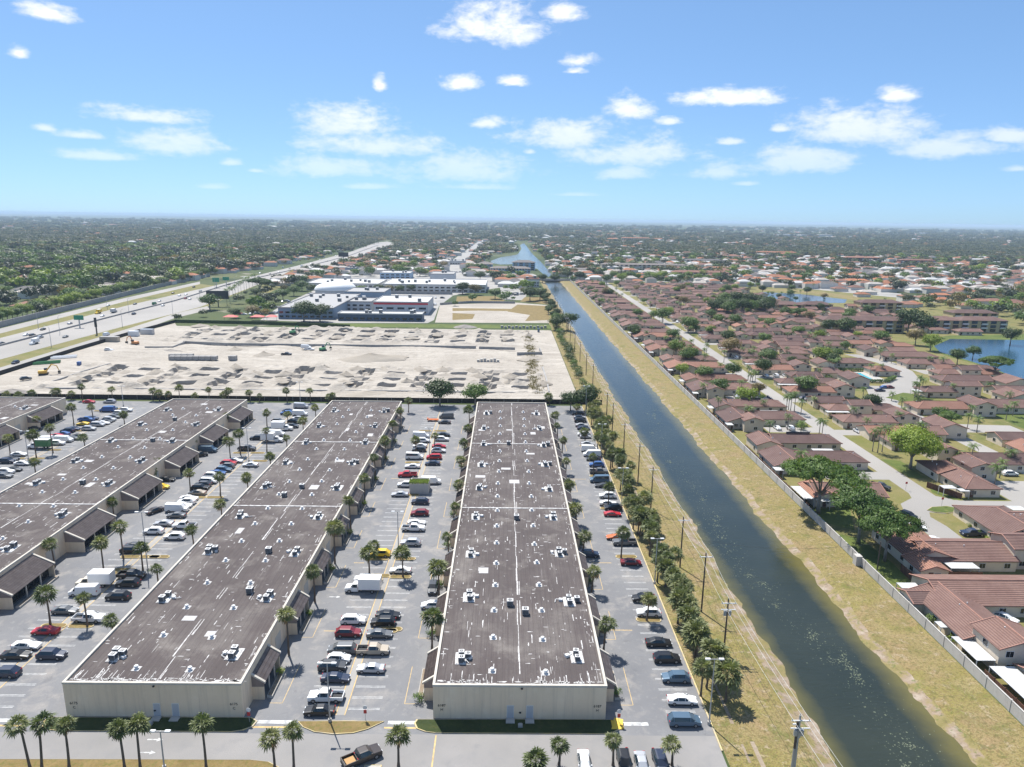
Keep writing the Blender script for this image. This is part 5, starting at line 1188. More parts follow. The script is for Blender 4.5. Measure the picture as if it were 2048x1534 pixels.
# canal boundary wall with the hipped pier
t = thing('boundary_wall', 'long pale concrete wall along the far side of the canal bank', 'wall', (82.85, 70, 0))
b = MB(); b.box(-.09, .09, 0, 5.92, -.05, 2.0); b.box(-.12, .12, 0, 5.92, 2.0, 2.08); WPAN = b.mesh('wall_panel', ['wall_concrete'])
b = MB(); b.box(-.16, .16, -.16, .16, -.05, 2.15); WPIER = b.mesh('wall_pier', ['wall_concrete'])
for k in range(140): put('wall_panel', WPAN, t, (0, k * 6 + .04, 0)); put('wall_pier', WPIER, t, (0, k * 6, 0))
b = MB(); b.box(-.7, .7, 0, 1.6, -.05, 2.3); put('wall_niche', b.mesh('wall_niche', ['wall_concrete']), t, (-.6, 79.5, 0))

GH = 'tiled houses of the canal-side estate'
house('house', 'brown-tiled house with a white ribbed patio cover, nearest along the canal wall', [(89.2, 122, 128.2, 140.4, 2.7, 'x', 0, 1), (85.3, 96, 116.4, 133.8, 2.72, 'y', 0, 0), (83.3, 89, 128.9, 134.4, 2.6, 'x', 0, 0), (87.1, 95.6, 109.6, 116.9, 5.1, 'y', 0, 0)], 'roof_brown', group=GH,
      patios=[(83.5, 86.9, 109.8, 117.2, 2.5), (83.6, 86.6, 120.5, 122.6, 2.3), (84, 88, 134.9, 137.2, 2.5)])
house('house', 'brown-tiled house at the lower right edge with a long metal patio roof', [(89.6, 104, 97.5, 108.4, 2.7, 'x', 0, 0)], 'roof_brown', group=GH, patios=[(84.6, 88.9, 96, 108.2, 2.5)])
house('house', 'salmon-tiled house on the round court, second from the near end along the canal wall', [(97, 117.2, 147.4, 158.6, 2.7, 'x', 0, 0, 'roof_brown'), (93, 104, 148.2, 165, 2.74, 'y', 0, 0), (92.4, 98.6, 142.6, 149.4, 2.62, 'y', 0, 0), (117.2, 128, 148.6, 157, 5.1, 'x', 0, 0, 'roof_brown')], 'roof_salmon', group=GH,
      patios=[(100, 106.5, 144.0, 146.9, 2.4)])
house('house', 'brown-tiled house right of the round court beside the dark pickup', [(122.6, 136, 160.8, 179.4, 2.7, 'y', 0, 1), (129, 142, 166, 176, 2.66, 'x', 0, 0), (124.6, 131, 156.8, 162, 2.62, 'y', 0, 0)], 'roof_brown', group=GH, patios=[(137, 141, 177, 180, 2.5)])
house('house', 'hip-roofed house with a white flat annex at the street bend', [(134, 144.2, 192.4, 204.6, 2.7, 'y', 1, 0), (133.4, 143.0, 204.7, 216.5, 2.74, 'y', 0, 1, 'roof_salmon'), (144.3, 152, 206, 215, 4.4, 'y', 0, 0)], 'roof_brown', group=GH, patios=[(127.8, 131.6, 192.6, 195.2, 2.5), (131.7, 134.4, 191.0, 193.2, 2.3)])
house('house', 'salmon-tiled house half hidden under the big umbrella tree by the canal wall', [(88, 107.4, 185.4, 196.2, 2.7, 'x', 0, 0), (86.6, 94, 184.4, 194.8, 2.76, 'y', 0, 0, 'roof_salmon')], 'roof_brown', group=GH, patios=[(83.3, 86.3, 183.6, 193.2, 2.55), (86.5, 90, 181.8, 183.9, 2.5)])
rngh = random.Random(12)
for k in range(14):
    ya = 214.8 + 49.4 * k; yb = 234.3 + 49.3 * k; rm = rngh.choice(('roof_brown', 'roof_brown', 'roof_salmon')) if k else 'roof_brown'
    bl = [(97, 117 - .2, ya, ya + 10.4, 2.7, 'x', 0, 1), (85.0, 96.9, ya - 4.6, ya + 9.2, 2.74, 'y', 0, 0)]
    if k: bl.append((90.4, 97.6, ya - 8.6, ya - 1.6, 4.4, 'y', 0, 0))
    house('house', f'brown-tiled house row with a long front, {nth(k)} of its kind past the umbrella tree', bl, rm, group=GH, patios=[(84.0, 86.4, ya - 8.4, ya - 5.2, 2.5), (100 + 4, 111, ya + 11.2, ya + 13.6, 2.5)] if k < 6 else ())
    rm = 'roof_salmon' if k == 2 else 'roof_brown'
    hb_ = house('house', f'gabled brown-tiled house row behind it, {nth(k)} of its kind past the umbrella tree', [(94, 117, yb, yb + 9.6, 2.7, 'x', 0, 1), (86.4, 94.6, yb - 4.4, yb + 6.6, 3.2, 'y', 0, 0)], rm, group=GH, patios=[(84.0, 86.8, yb - 3.6, yb + .6, 2.5)] if k % 3 else ())
    b = MB(); b.box(-4.2, 4.2, -.08, .08, 0, .75); put('ridge_panel', b.mesh('ridge_panel', ['solar']), hb_, (2.0, (yb + 4.8) - (yb - 4.4 + yb + 9.6) / 2, 2.7 + .34 * 5.25))
    if k < 6: fence(83.9, ya - 14, 83.9, ya + 20, f'brown wooden fence behind the canal wall, {nth(k)} stretch past the umbrella tree')
fence(84.2, 98, 84.2, 108.6, 'reddish wooden fence beside the long metal patio roof'); fence(83.9, 181.5, 83.9, 200, 'dark wooden fence in front of the house under the umbrella tree')
fence(90.8, 141.4, 90.8, 147.5, 'dark wooden fence at the garden side of the second house'); fence(99.2, 143.6, 107, 143.6, 'dark wooden fence before the pale flat-roofed lean-to'); fence(131.9, 190.6, 127.2, 200, 'reddish wooden fence round the garden at the street bend'); fence(120, 143.8, 132, 143.8, 'brown fence before the two-storey block at the right edge')
for k in range(13):
    yf = 261.5 + 48.7 * k; rm = 'roof_salmon' if k in (1, 2, 5) else 'roof_brown'; dx_ = .5 * k + (0 if k else 2)
    house('house', f'single-storey tiled row facing the street from the right, {nth(k)} from the near end', [(128.6 + dx_, 149.2 + dx_, yf, yf + 9.4, 2.7, 'x', 1, 0), (149.3 + dx_, 158.6 + dx_, yf + 1.4, yf + 11, 4.4, 'y', 0, 0, 'roof_brown')], rm, group=GH)
    house('house', f'house with a raised two-storey middle behind the street row, {nth(k)} from the near end', [(130.6 + dx_, 139.2 + dx_, yf + 17.2, yf + 25.6, 2.7, 'x', 1, 0), (139.3 + dx_, 147.6 + dx_, yf + 16.4, yf + 24, 5.1, 'x', 0, 0), (147.7 + dx_, 161 + dx_, yf + 18, yf + 27, 2.74, 'x', 0, 1)], 'roof_brown', group=GH, patios=[(128.8 + dx_, 138 + dx_, yf + 14.6, yf + 17.1, 2.4)])
H3 = [('gabled house with a tall blank end wall behind the big lime tree', [(161, 171, 250, 262, 3.9, 'y', 0, 0), (150, 161, 246, 256, 2.7, 'x', 1, 0)], 'roof_brown'),
 ('salmon-tiled row with a tall narrow gable beyond the second court', [(171.5, 193.6, 283, 293.6, 2.7, 'x', 1, 0), (193.7, 203, 281, 292.6, 4.6, 'y', 0, 0, 'roof_brown')], 'roof_salmon'),
 ('house with shuttered upper windows on the lawn near the tall palms', [(192, 206.5, 313, 322.5, 2.7, 'x', 1, 0), (206.6, 219, 315, 323, 5.1, 'x', 0, 0)], 'roof_brown'),
 ('long low house between the tall palms and the lake', [(214, 240, 337, 347, 2.7, 'x', 1, 0), (240.1, 254, 329, 340, 3.4, 'y', 0, 0)], 'roof_brown'),
 ('two-storey house with a raised middle close to the lake shore', [(222, 233, 353, 362, 2.7, 'x', 1, 0), (233.1, 243, 352, 360, 5.1, 'x', 0, 0), (243.1, 256, 353, 363, 2.74, 'x', 0, 1, 'roof_salmon')], 'roof_brown'),
 ('long pale house with a flat white entrance by the second court', [(220, 246, 379, 389, 2.7, 'x', 1, 0)], 'roof_brown'),
 ('long dark-roofed house at the corner of the lake', [(218, 250, 400, 411, 2.7, 'x', 0, 1), (214, 224, 414, 424, 3.8, 'y', 0, 0)], 'roof_brown'),
 ('small hip-roofed pool house beside the swimming pool', [(191, 205, 358, 368, 2.8, 'x', 1, 1)], 'roof_salmon'),
 ('house with a shaded front behind the swimming pool', [(176, 202, 379, 389, 2.7, 'x', 0, 1), (168, 177, 372, 382, 3.4, 'y', 0, 0)], 'roof_brown'),
 ('brown house left of the swimming pool', [(162, 174, 352, 362, 2.7, 'x', 0, 1), (166, 176, 332, 344, 3.9, 'y', 0, 0)], 'roof_brown'),
 ('brown house row at the right edge above the parked white car', [(150, 176, 214, 225, 2.7, 'x', 0, 0), (143.5, 150, 222, 232, 4.6, 'y', 0, 0), (176.1, 190, 216, 226, 2.74, 'x', 0, 1)], 'roof_brown'),
 ('salmon house row with solar panels at the right edge', [(186, 216, 226, 238, 2.7, 'x', 1, 0), (176, 186, 224, 236, 2.7, 'y', 0, 0)], 'roof_salmon'),
 ('brown gabled house at the right edge beyond the second court', [(204, 222, 286, 298, 2.7, 'x', 0, 0), (222, 234, 300, 312, 3.4, 'y', 0, 0)], 'roof_brown'),
 ('wide brown house at the right edge near the lake', [(226, 246, 312, 324, 2.7, 'x', 0, 0)], 'roof_brown'),
 ('low brown house between the street rows and the pool', [(164, 178, 306 + 100, 416, 2.7, 'x', 0, 1), (180, 190, 402, 414, 3.6, 'y', 0, 0)], 'roof_brown')]
for lab, bl, rm in H3: house('house', lab, bl, rm, group=GH, patios=[(bl[0][0] - 4, bl[0][0] - .6, bl[0][2] + 1, bl[0][2] + 5, 2.5)] if 'patio' in lab or 'shuttered' in lab else ())
# interior of the estate further back: court after court of the same houses
nb = 0
for j in range(17):
    for i in range(9):
        x = 168 + i * 27 + rngh.uniform(-4, 4) + (10 if j % 2 else 0); y = 432 + j * 26 + rngh.uniform(-4, 4)
        if x > 150 + (y - 300) * .5 or (y < 560 and x > 262) or (x > 255 and 660 < y < 850) or (x > 195 and 585 < y < 668) or x > 330: continue
        w = rngh.uniform(15, 21); d = rngh.uniform(8.5, 10.5)
        bl = [(x, x + w, y, y + d, 2.7, 'x', rngh.randint(0, 1), rngh.randint(0, 1))]
        if rngh.random() < .6: bl.append((x + w + .1, x + w + 8, y - 1, y + 8, rngh.choice((3.6, 5.0)), rngh.choice('xy'), 0, 0))
        if rngh.random() < .5: bl.append((x - 8, x - .1, y + 2, y + 12, rngh.choice((2.72, 4.2)), 'y', 0, 0))
        house('house', f'small brown-tiled house, {nth(nb)} nearest among the back courts of the estate', bl, rngh.choice(('roof_brown', 'roof_brown', 'roof_brown', 'roof_salmon')), group='brown-tiled houses deep in the estate', detail=False); nb += 1
# the remaining gaps between courts and streets are filled with more of the same houses
OPEN = [(117, 131, 60, 910), (164, 174, 170, 306), (168, 200, 304, 340), (195, 225, 330, 424), (166, 200, 340, 371), (146, 172, 183, 207), (172, 201, 257, 271), (84, 118, 60, 910), (127, 136, 186, 230)]
def gap(x0, x1, y0, y1, m=1.6):
    for (a, c, d, e) in HBOX + OPEN:
        if x0 - m < c and x1 + m > a and y0 - m < e and y1 + m > d: return False
    return not (x1 > 205 + (y0 - 330) * .25 and 345 < y0 < 480 and x1 > 262)
fill = []
for _ in range(3000):
    y0 = rngh.uniform(200, 640); x0 = rngh.uniform(132, min(.74 * y0, 330)); w, d = rngh.uniform(12, 19), rngh.uniform(8.5, 10)
    if x0 + w > 262 and 340 < y0 < 500 or not gap(x0, x0 + w, y0, y0 + d): continue
    bl = [(x0, x0 + w, y0, y0 + d, 2.7, 'x', rngh.randint(0, 1), rngh.randint(0, 1))]
    if gap(x0 - 7.5, x0 - .1, y0 + 1, y0 + 9, .2) and rngh.random() < .6: bl.append((x0 - 7.5, x0 - .1, y0 + 1, y0 + 9, rngh.choice((2.74, 3.8, 5.0)), rngh.choice('xy'), 0, 0))
    for q in bl: HBOX.append(q[:4])
    fill.append(bl)
fill.sort(key=lambda q: q[0][2])
for k, bl in enumerate(fill): house('house', f'tiled house, {nth(k)} nearest of those filling the inner courts of the estate', bl, rngh.choice(('roof_brown', 'roof_brown', 'roof_brown', 'roof_salmon')), group='tiled houses of the inner courts', detail=False)
# swimming pool with hedge
t = thing('swimming_pool', 'turquoise swimming pool with a pale deck inside the estate', 'swimming pool', (181, 356, -.03))
b = MB(); b.box(-12, 12, -12, 12, 0, .05); put('pool_deck', b.mesh('pool_deck', ['concrete']), t)
b = MB(); b.face([(-6.5, -9.6, .07), (5.8, -9.6, .07), (7, 9.4, .07), (-.6, 9.4, .07), (-2, 5, .07)]); put('pool_water', b.mesh('pool_water', ['pool_water']), t)
def hedge(x0, y0, x1, y1, w, h, label, mat='leaf_mid', n=900):
    b = MB(); rng = random.Random(int(x0 * 7 + y0)); L = math.hypot(x1 - x0, y1 - y0); ux, uy = (x1 - x0) / L, (y1 - y0) / L
    for i in range(n):
        u, v, z = rng.uniform(0, L), rng.uniform(-w, w), h * rng.random() ** .5
        p = Vector((u * ux - v * uy, u * uy + v * ux, z)); a = Vector((rng.gauss(0, 1), rng.gauss(0, 1), rng.gauss(0, 1))).normalized() * .3; c = a.orthogonal().normalized() * .22; b.face([p - a, p - c, p + a, p + c])
    o = put('hedge', b.mesh('hedge', [mat]), None, (x0, y0, -.05)); tag(o, label, 'hedge')
hedge(172, 342.5, 190, 342.5, .9, 1.6, 'low clipped hedge along the near edge of the swimming pool'); hedge(190, 342.5, 199, 352, 1.0, 1.8, 'bright clipped hedge curving round the right end of the pool'); hedge(174, 369.5, 192, 369.5, .9, 1.8, 'dark clipped hedge behind the swimming pool', 'leaf_dark')

# lakes
sheet('lake_shore', [Gp([(1850, 690), (1862, 700), (1900, 714), (1945, 726), (1990, 742), (2030, 762), (2060, 785), (2130, 800), (2400, 760), (2400, 655), (2040, 668), (1900, 671), (1862, 676)])], .0, 'grass_green')
sheet('lake', [Gp([(1868, 692), (1880, 704), (1940, 722), (1990, 738), (2030, 755), (2058, 774), (2130, 790), (2380, 750), (2380, 664), (2040, 680), (1900, 678)])], .02, 'lake_water')
sheet('second_lake', [Gp([(1524, 584), (1600, 588), (1694, 599), (1690, 606), (1640, 606), (1590, 608), (1545, 603)])], .02, 'lake_water')
sheet('second_lake_bank', [Gp([(1500, 578), (1560, 578), (1640, 583), (1720, 594), (1715, 601), (1620, 586), (1530, 581)])], .01, 'grass_dry')
sheet('avenue', [Gp([(1560, 570), (1600, 569), (1700, 578), (1800, 587), (1850, 594), (1850, 600), (1760, 592), (1640, 580), (1570, 575)])], .03, 'road_grey')

# lakeside apartment blocks
flat('balcony_dark', (0.03, 0.028, 0.027), .8)
def apartment(label, x0, x1, y0, y1, floors, roofm, wallm, group, axis='x', pitched=True, bays=None, fh=2.9, slope=.3):
    ox, oy = (x0 + x1) / 2, y0; H = floors * fh; t = thing('apartment_building', label, 'apartment block', (ox, oy, -.05), 0, group); w = (x1 - x0) / 2; d = y1 - y0
    b = MB(); b.box(-w, w, 0, d, 0, H, 0, 'b'); put('wall', b.mesh('wall', [wallm]), t)
    if pitched:
        b, rb, zr, vm = roof_mesh(-w, w, 0, d, H + .17, 'x', 1, 1, slope, roofm, .6); put('roof', b.mesh('roof', [roofm]), t)
    else:
        b = MB(); b.box(-w - .2, w + .2, -.2, d + .2, H, H + .5); put('roof', b.mesh('roof', [roofm]), t)
    n = bays or max(3, int(2 * w / 7)); bw = 2 * w / n
    bm1 = MB(); bm1.box(-bw * .3, bw * .3, -.04, .0, .25, fh - .5); me1 = bm1.mesh('window', ['dark_glass'])
    bm2 = MB(); bm2.box(-bw * .33, bw * .33, -1.2, -.05, -.12, .05, 0); bm2.box(-bw * .33, bw * .33, -1.2, -1.12, .05, .95, 0); me2 = bm2.mesh('balcony', ['metal_white'])
    for f in range(floors):
        for i in range(n):
            xx = -w + bw * (i + .5); o = put('window', me1, t, (xx, -.01, f * fh + .3))
            if f and i % 2 == 0: put('balcony', me2, t, (xx, 0, f * fh + .15))
    return t
GA = 'apartment blocks beyond the estate'
x0, y0 = G(1645, 664); x1 = G(1800, 664)[0]
apartment('yellow three-storey apartment block left of the tall dark trees on the far lake shore', x0, x1, y0, y0 + 14, 3, 'roof_brown', 'apt_yellow', GA)
x0, y0 = G(1842, 664); x1 = G(1915, 664)[0]; apartment('yellow three-storey block on the far lake shore, middle of three', x0, x1, y0, y0 + 14, 3, 'roof_brown', 'apt_yellow', GA)
x0 = G(1920, 665)[0]; x1 = G(2010, 665)[0]; apartment('yellow three-storey block on the far lake shore, rightmost of three', x0, x1, y0 + 1, y0 + 15, 3, 'roof_brown', 'apt_yellow', GA)
for (pa, pb, py, fl, rm, wm, lab) in ((1535, 1602, 622, 2, 'roof_brown', 'apt_yellow', 'two-storey brown-roofed block between the two lakes'), (1606, 1662, 622, 2, 'roof_brown', 'apt_yellow', 'brown-roofed block right of the one between the lakes'), (1720, 1800, 625, 3, 'roof_brown', 'apt_yellow', 'brown-roofed block behind the lakeside apartments'),
    (1905, 1990, 640, 2, 'roof_brown', 'apt_yellow', 'long brown-roofed block at the right behind the lakeside apartments'), (1345, 1452, 557, 3, 'roof_salmon', 'house_wall', 'red-roofed three-storey block beyond the estate'), (1125, 1185, 547, 2, 'roof_grey', 'house_wall', 'grey-roofed block right of the canal bridge'),
    (1203, 1366, 540, 3, 'roof_grey', 'house_wall', 'long grey-roofed block behind the green trees'), (1372, 1440, 530, 3, 'roof_grey', 'house_wall_pale', 'pale balconied block right of the long grey-roofed one'), (1690, 1752, 527, 4, 'roof_salmon', 'roof_salmon', 'red brick block far behind the lakes, left of two'), (1800, 1862, 533, 4, 'roof_salmon', 'roof_salmon', 'red brick block far behind the lakes, right of two'),
    (1638, 1700, 530, 2, 'roof_orange', 'house_wall', 'low orange-roofed block left of the red brick blocks'), (1870, 1950, 534, 2, 'roof_salmon', 'house_wall', 'low red-roofed block right of the red brick blocks'), (1512, 1585, 512, 3, 'roof_orange', 'house_wall', 'wide orange-roofed block in the far right middle distance'), (1243, 1296, 482, 4, 'roof_orange', 'house_wall', 'large orange-roofed hall far beyond the estate'), (1215, 1236, 482, 3, 'roof_orange', 'house_wall_pale', 'smaller orange-roofed hall left of the large one'), (1300, 1324, 482, 3, 'roof_orange', 'house_wall_pale', 'smaller orange-roofed hall right of the large one')):
    x0, y0 = G(pa, py); x1, _ = G(pb, py); apartment(lab, x0, x1, y0, y0 + 14, fl, rm, wm, GA)

# ------------------------------------------------------------------ estate plants
def coco_crown(seed, R=2.6, nf=15):
    rng = random.Random(seed); b = MB()
    for k in range(nf):
        a = k * 2.399963 + rng.uniform(-.2, .2); e0 = rad(70 - 85 * k / nf + rng.uniform(-8, 8)); L = R * rng.uniform(.85, 1.1)
        d = Vector((math.cos(a), math.sin(a), 0)); s = Vector((-math.sin(a), math.cos(a), 0)); pts = []; p = Vector((0, 0, 0)); e = e0; N = 7
        for i in range(N + 1):
            pts.append(p.copy()); p = p + (d * math.cos(e) + Vector((0, 0, math.sin(e)))) * (L / N); e -= rad(15 + 5 * i / N)
        for i in range(N):
            p, q = pts[i], pts[i + 1]; w = L * .30 * math.sin(PI * (.16 + .8 * (i + .5) / N)); c = (p + q) / 2
            for sg in (-1, 1):
                for u in (0., .5):
                    o = p.lerp(q, u); t_ = (q - p).normalized()
                    b.face([o, o + t_ * L * .055, o + (s * sg * .8 + t_ * .55 + Vector((0, 0, -.42 - .2 * rng.random()))) * w])
    return b.mesh('crown', ['coco_leaf'])
COCO = [coco_crown(s) for s in range(6)]
CTR = [trunk_mesh(s + 20, .3, .16, .11, 'bark_grey') for s in range(3)]
_ck = [0]
def coco(x, y, h, label, s=1.0):
    k = _ck[0]; _ck[0] += 1; t = thing('feather_palm', label, 'palm tree', (x, y, -.05), 0, 'feather palms of the estate')
    put('trunk', CTR[k % 3], t, (0, 0, 0), 0, (1, 1, h)); put('crown', COCO[k % 6], t, (0, 0, h - .1), k * 1.7, s); return t
RG = dict(A=(1748, 1100), B=(1748, 900), C=(1480, 840), D=(1400, 720), E=(1640, 700), F=(1200, 560), I=(1400, 590), J=(1748, 640))
def rp(r, x, y): return RG[r][0] + x * .1467, RG[r][1] + y * .1467
PL = [('C', 840, 440, 0, 1.2), ('D', 210, 300, 0, 1), ('D', 680, 650, 0, 1.2), ('D', 1210, 760, 0, 1), ('D', 960, 850, 0, 1), ('D', 1390, 850, 0, .9), ('D', 720, 150, 300, 1), ('D', 660, 90, 270, 1), ('D', 755, 170, 315, 1), ('D', 690, 190, 290, 1),
    ('D', 1240, 470, 690, 1), ('D', 1210, 480, 680, 1), ('D', 1290, 450, 700, 1), ('D', 1380, 560, 750, 1), ('D', 1555, 520, 650, .9), ('E', 790, 1080, 1400, 1.1), ('E', 720, 1100, 1380, 1), ('E', 850, 1050, 1390, 1), ('E', 1290, 450, 660, 1), ('E', 1390, 400, 600, 1.1), ('E', 1340, 370, 640, 1), ('E', 1110, 660, 810, 1), ('E', 980, 610, 690, .9), ('E', 650, 940, 0, .9),
    ('E', 1080, 880, 1050, .9), ('E', 1400, 1020, 0, 1.1), ('E', 600, 520, 0, .9), ('E', 700, 200, 0, .8), ('E', 850, 200, 0, .8), ('B', 1650, 230, 470, 1.2), ('B', 1310, -60, 250, 1), ('B', 1130, 40, 190, 1.1), ('B', 1870, 20, 0, 1.2), ('B', 1750, 150, 0, 1), ('C', 1690, 760, 930, 1), ('C', 1560, 840, 960, .9), ('C', 1100, 0, 0, 1),
    ('J', 770, 510, 0, 1), ('J', 930, 520, 660, 1.1), ('J', 240, 470, 590, 1), ('J', 90, 380, 480, 1), ('J', 1080, 880, 0, .9), ('J', 1570, 870, 970, 1), ('J', 1850, 1000, 0, 1.1), ('J', 1350, 1180, 0, 1), ('J', 1430, 1340, 0, 1.1), ('J', 1300, 1290, 0, 1), ('J', 1830, 1180, 0, 1), ('J', 650, 1420, 0, 1), ('J', 1920, 1130, 0, 1.1), ('J', 350, 1270, 0, 1), ('J', 570, 860, 1060, 1),
    ('I', 680, 750, 0, 1), ('I', 740, 710, 0, 1), ('I', 330, 760, 920, .9), ('I', 1190, 720, 0, .9), ('I', 620, 560, 0, .8), ('I', 1640, 1010, 0, .9), ('I', 1760, 650, 0, 1.1), ('I', 1700, 480, 0, .8), ('F', 480, 690, 0, 1.2), ('F', 560, 520, 0, .9), ('F', 1560, 1390, 0, 1), ('F', 870, 480, 0, .9), ('F', 990, 330, 0, 1), ('F', 1240, 640, 0, 1), ('F', 200, 260, 0, .9), ('F', 430, 320, 0, .9), ('F', 1600, 560, 0, .9), ('F', 690, 300, 0, .9)]
PQ = []
for k, (r, x, y, by, s) in enumerate(PL):
    px, py = rp(r, x, y)
    if by: X, Y = G(*rp(r, x - 6, by)); h = max(3.5, ztop(X, Y, py))
    else: h = 5.6; X, Y = G(px, py, h)
    PQ.append((Y, X, h, s))
rq = random.Random(55)
for k in range(80):
    Y = rq.uniform(235, 850); X = rq.uniform(86, 118) if k % 2 else rq.uniform(128, 128 + (Y - 190) * .5)
    PQ.append((Y, X, rq.uniform(4.5, 8.5), rq.uniform(.8, 1.1)))
PQ.sort()
for k, (Y, X, h, s) in enumerate(PQ): coco(X, Y, h, f'feather palm, {nth(k)} nearest of the palms among the estate houses', s)
TL_ = [('umbrella', G(1636, 1026), 1.32, 'huge flat-topped umbrella tree by the canal wall'), ('airy', G(1716, 1087), 1.3, 'airy pale-trunked tree on the lawn below the umbrella tree'), ('airy', G(1769, 1122), 1.15, 'bright airy tree in front of the salmon roof near the round court'), ('bigdome', G(1820, 937), 1.22, 'large domed lime-green tree beside the street'),
    ('round4', G(1641, 729), 1.25, 'lime-green tree in front of the pool hedge, left of two'), ('round2', G(1666, 735), 1.0, 'dark tree right of the lime-green one near the pool'), ('round5', G(1459, 713), 1.35, 'large brownish thin-leaved tree on the street corner'), ('round2', G(1914, 729), 1.1, 'dark round tree at the near lake shore'), ('umbrella', G(1988, 755), 1.0, 'wide spreading tree over the near lake shore'),
    ('round4', G(1860, 702), 1.3, 'lime-green tree leaning over the left end of the lake'), ('round0', G(1945, 718), 1.0, 'green tree left of the spreading tree at the lake shore'), ('round2', G(1743, 823), .95, 'dark round tree between the two-storey house and the court'), ('airy', G(1895, 862), .72, 'thin-trunked small-crowned tree beside the second court'), ('round0', G(1880, 845), .8, 'green tree before the salmon-tiled row'),
    ('round0', G(1324, 647), 1.5, 'large green tree in the middle of the estate, left of two'), ('round1', G(1376, 664), 1.4, 'large green tree in the middle of the estate, right of two'), ('round1', G(1528, 690), 1.0, 'flat green tree by the parked dark car'), ('round1', G(1345, 684), 1.1, 'low green tree in front of the wide gable'), ('round2', G(1268, 676), 1.1, 'dark tree near the canal wall'), ('round0', G(1540, 660), 1.1, 'green tree beside the lakes access road'), ('round2', G(1655, 668), 1.3, 'dark tree in front of the leftmost lakeside block'),
    ('round4', G(1414, 612), 1.0, 'small lime tree left of the dark grove'), ('round5', G(1830, 690), 1.3, 'greyish thin tree at the left end of the lake'), ('round3', G(1815, 668), 2.3, 'very tall dark tree between the lakeside blocks'), ('round2', G(1845, 672), 1.9, 'tall dark tree right of the tallest one between the lakeside blocks'), ('round2', G(1690, 672), 1.6, 'dark tree covering the leftmost lakeside block'), ('round3', G(2020, 690), 1.4, 'dark tree at the right end of the far lake shore'), ('round1', G(1760, 690), 1.2, 'green tree below the lakeside blocks'), ('airy', G(1592, 640), .9, 'flat-topped tree in the apartment car park'), ('round5', G(1618, 645), 1.1, 'yellowish tree in the apartment car park')]
for k, p, s, lab in TL_: tree(k, p[0], p[1], s, lab)
rng = random.Random(91)
for k in range(14):
    X, Y = G(1432 + k * 8 + rng.uniform(-5, 5), 632 - (k % 3) * 9 + rng.uniform(-4, 4)); tree(rng.choice(('round0', 'round2', 'round3')), X, Y, rng.uniform(1.3, 1.8), f'dark green tree, {nth(k)} from the left in the grove beside the second lake', 'dense grove beside the second lake')
for k in range(20):
    X, Y = G(1215 + k * 12.5 + rng.uniform(-6, 6), 566 - (k % 2) * 6 + rng.uniform(-3, 3)); tree(rng.choice(('round0', 'round1', 'round4')), X, Y, rng.uniform(1.1, 1.7), f'bright green tree, {nth(k)} from the left in the belt behind the estate', 'tree belt behind the far end of the estate')
for k, Y in enumerate(sorted(rng.uniform(250, 860) for _ in range(190))):
    X = rng.uniform(87, 330)
    if X > 140 + (Y - 300) * .6: continue
    if abs(X - 124) < 6: X += 12
    tree(*((rng.choice(('shrub', 'shrub_dark', 'shrub_lime')), X, Y, rng.uniform(.9, 1.6)) if k % 5 < 2 else (rng.choice(('round0', 'round1', 'round2', 'round4', 'round5')), X, Y, rng.uniform(.55, 1.25))), f'small green tree, {nth(k)} nearest of those squeezed between the back houses', 'small trees between the estate houses')
for k, (x, y) in enumerate(((85.2, 125.8), (85.4, 119.4), (86.0, 118.0), (122.2, 171.8), (121.8, 167.5), (121.9, 164.2), (131.2, 198.0))):
    tree('shrub_lime' if k % 2 else 'shrub', x, y, (.95, .8, .7, .5, .55, .5, .7)[k], f'garden shrub, {nth(k)} outward from the nearest canal-wall house', 'garden shrubs', name='shrub', cat='shrub')
# estate cars
GE = 'cars parked in the estate'
EC = [(2009, 1234, 'sedan', 'white', -.9, 'white sedan under the eaves of the nearest estate house'), (1832, 1052, 'sedan', 'white', -.5, 'white sedan at the kerb of the round court beyond the airy tree'), (1867, 1079, 'sedan', 'white', -.15, 'white sedan next to the brown roof on the round court'), (1945, 1066, 'pickup', 'dark blue', PI, 'dark pickup truck on the round court'),
    (1760, 972, 'pickup', 'dark grey', -.9, 'dark pickup truck by the stop line beside the lawn'), (2020, 947, 'suv', 'white', 0, 'white SUV on the wide concrete yard at the right'), (1958, 951, 'sedan', 'white', 0, 'white sedan half hidden behind the hip-roofed house'), (1816, 1030, 'suv', 'black', -1.0, 'black SUV behind the bright airy tree'),
    (1608, 797, 'suv', 'dark blue', .3, 'dark blue car with bins near the street palms'), (1760, 780, 'sedan', 'dark blue', .1, 'dark blue sedan by the pool hedge, nearest of three'), (1770, 774, 'sedan', 'blue', .1, 'blue sedan by the pool hedge, middle of three'), (1780, 774, 'hatch', 'dark red', .1, 'dark red hatchback by the pool hedge, farthest of three'), (1841, 733, 'suv', 'white', 0, 'white SUV before the long pale house by the court'), (1888, 835, 'suv', 'blue', .2, 'blue SUV under the thin tree of the second court')]
for px, py, k, c, rz, lab in EC: x, y = G(px, py, .6); vehicle(k, c, x, y, rz, lab, GE, -.03)
i = 0
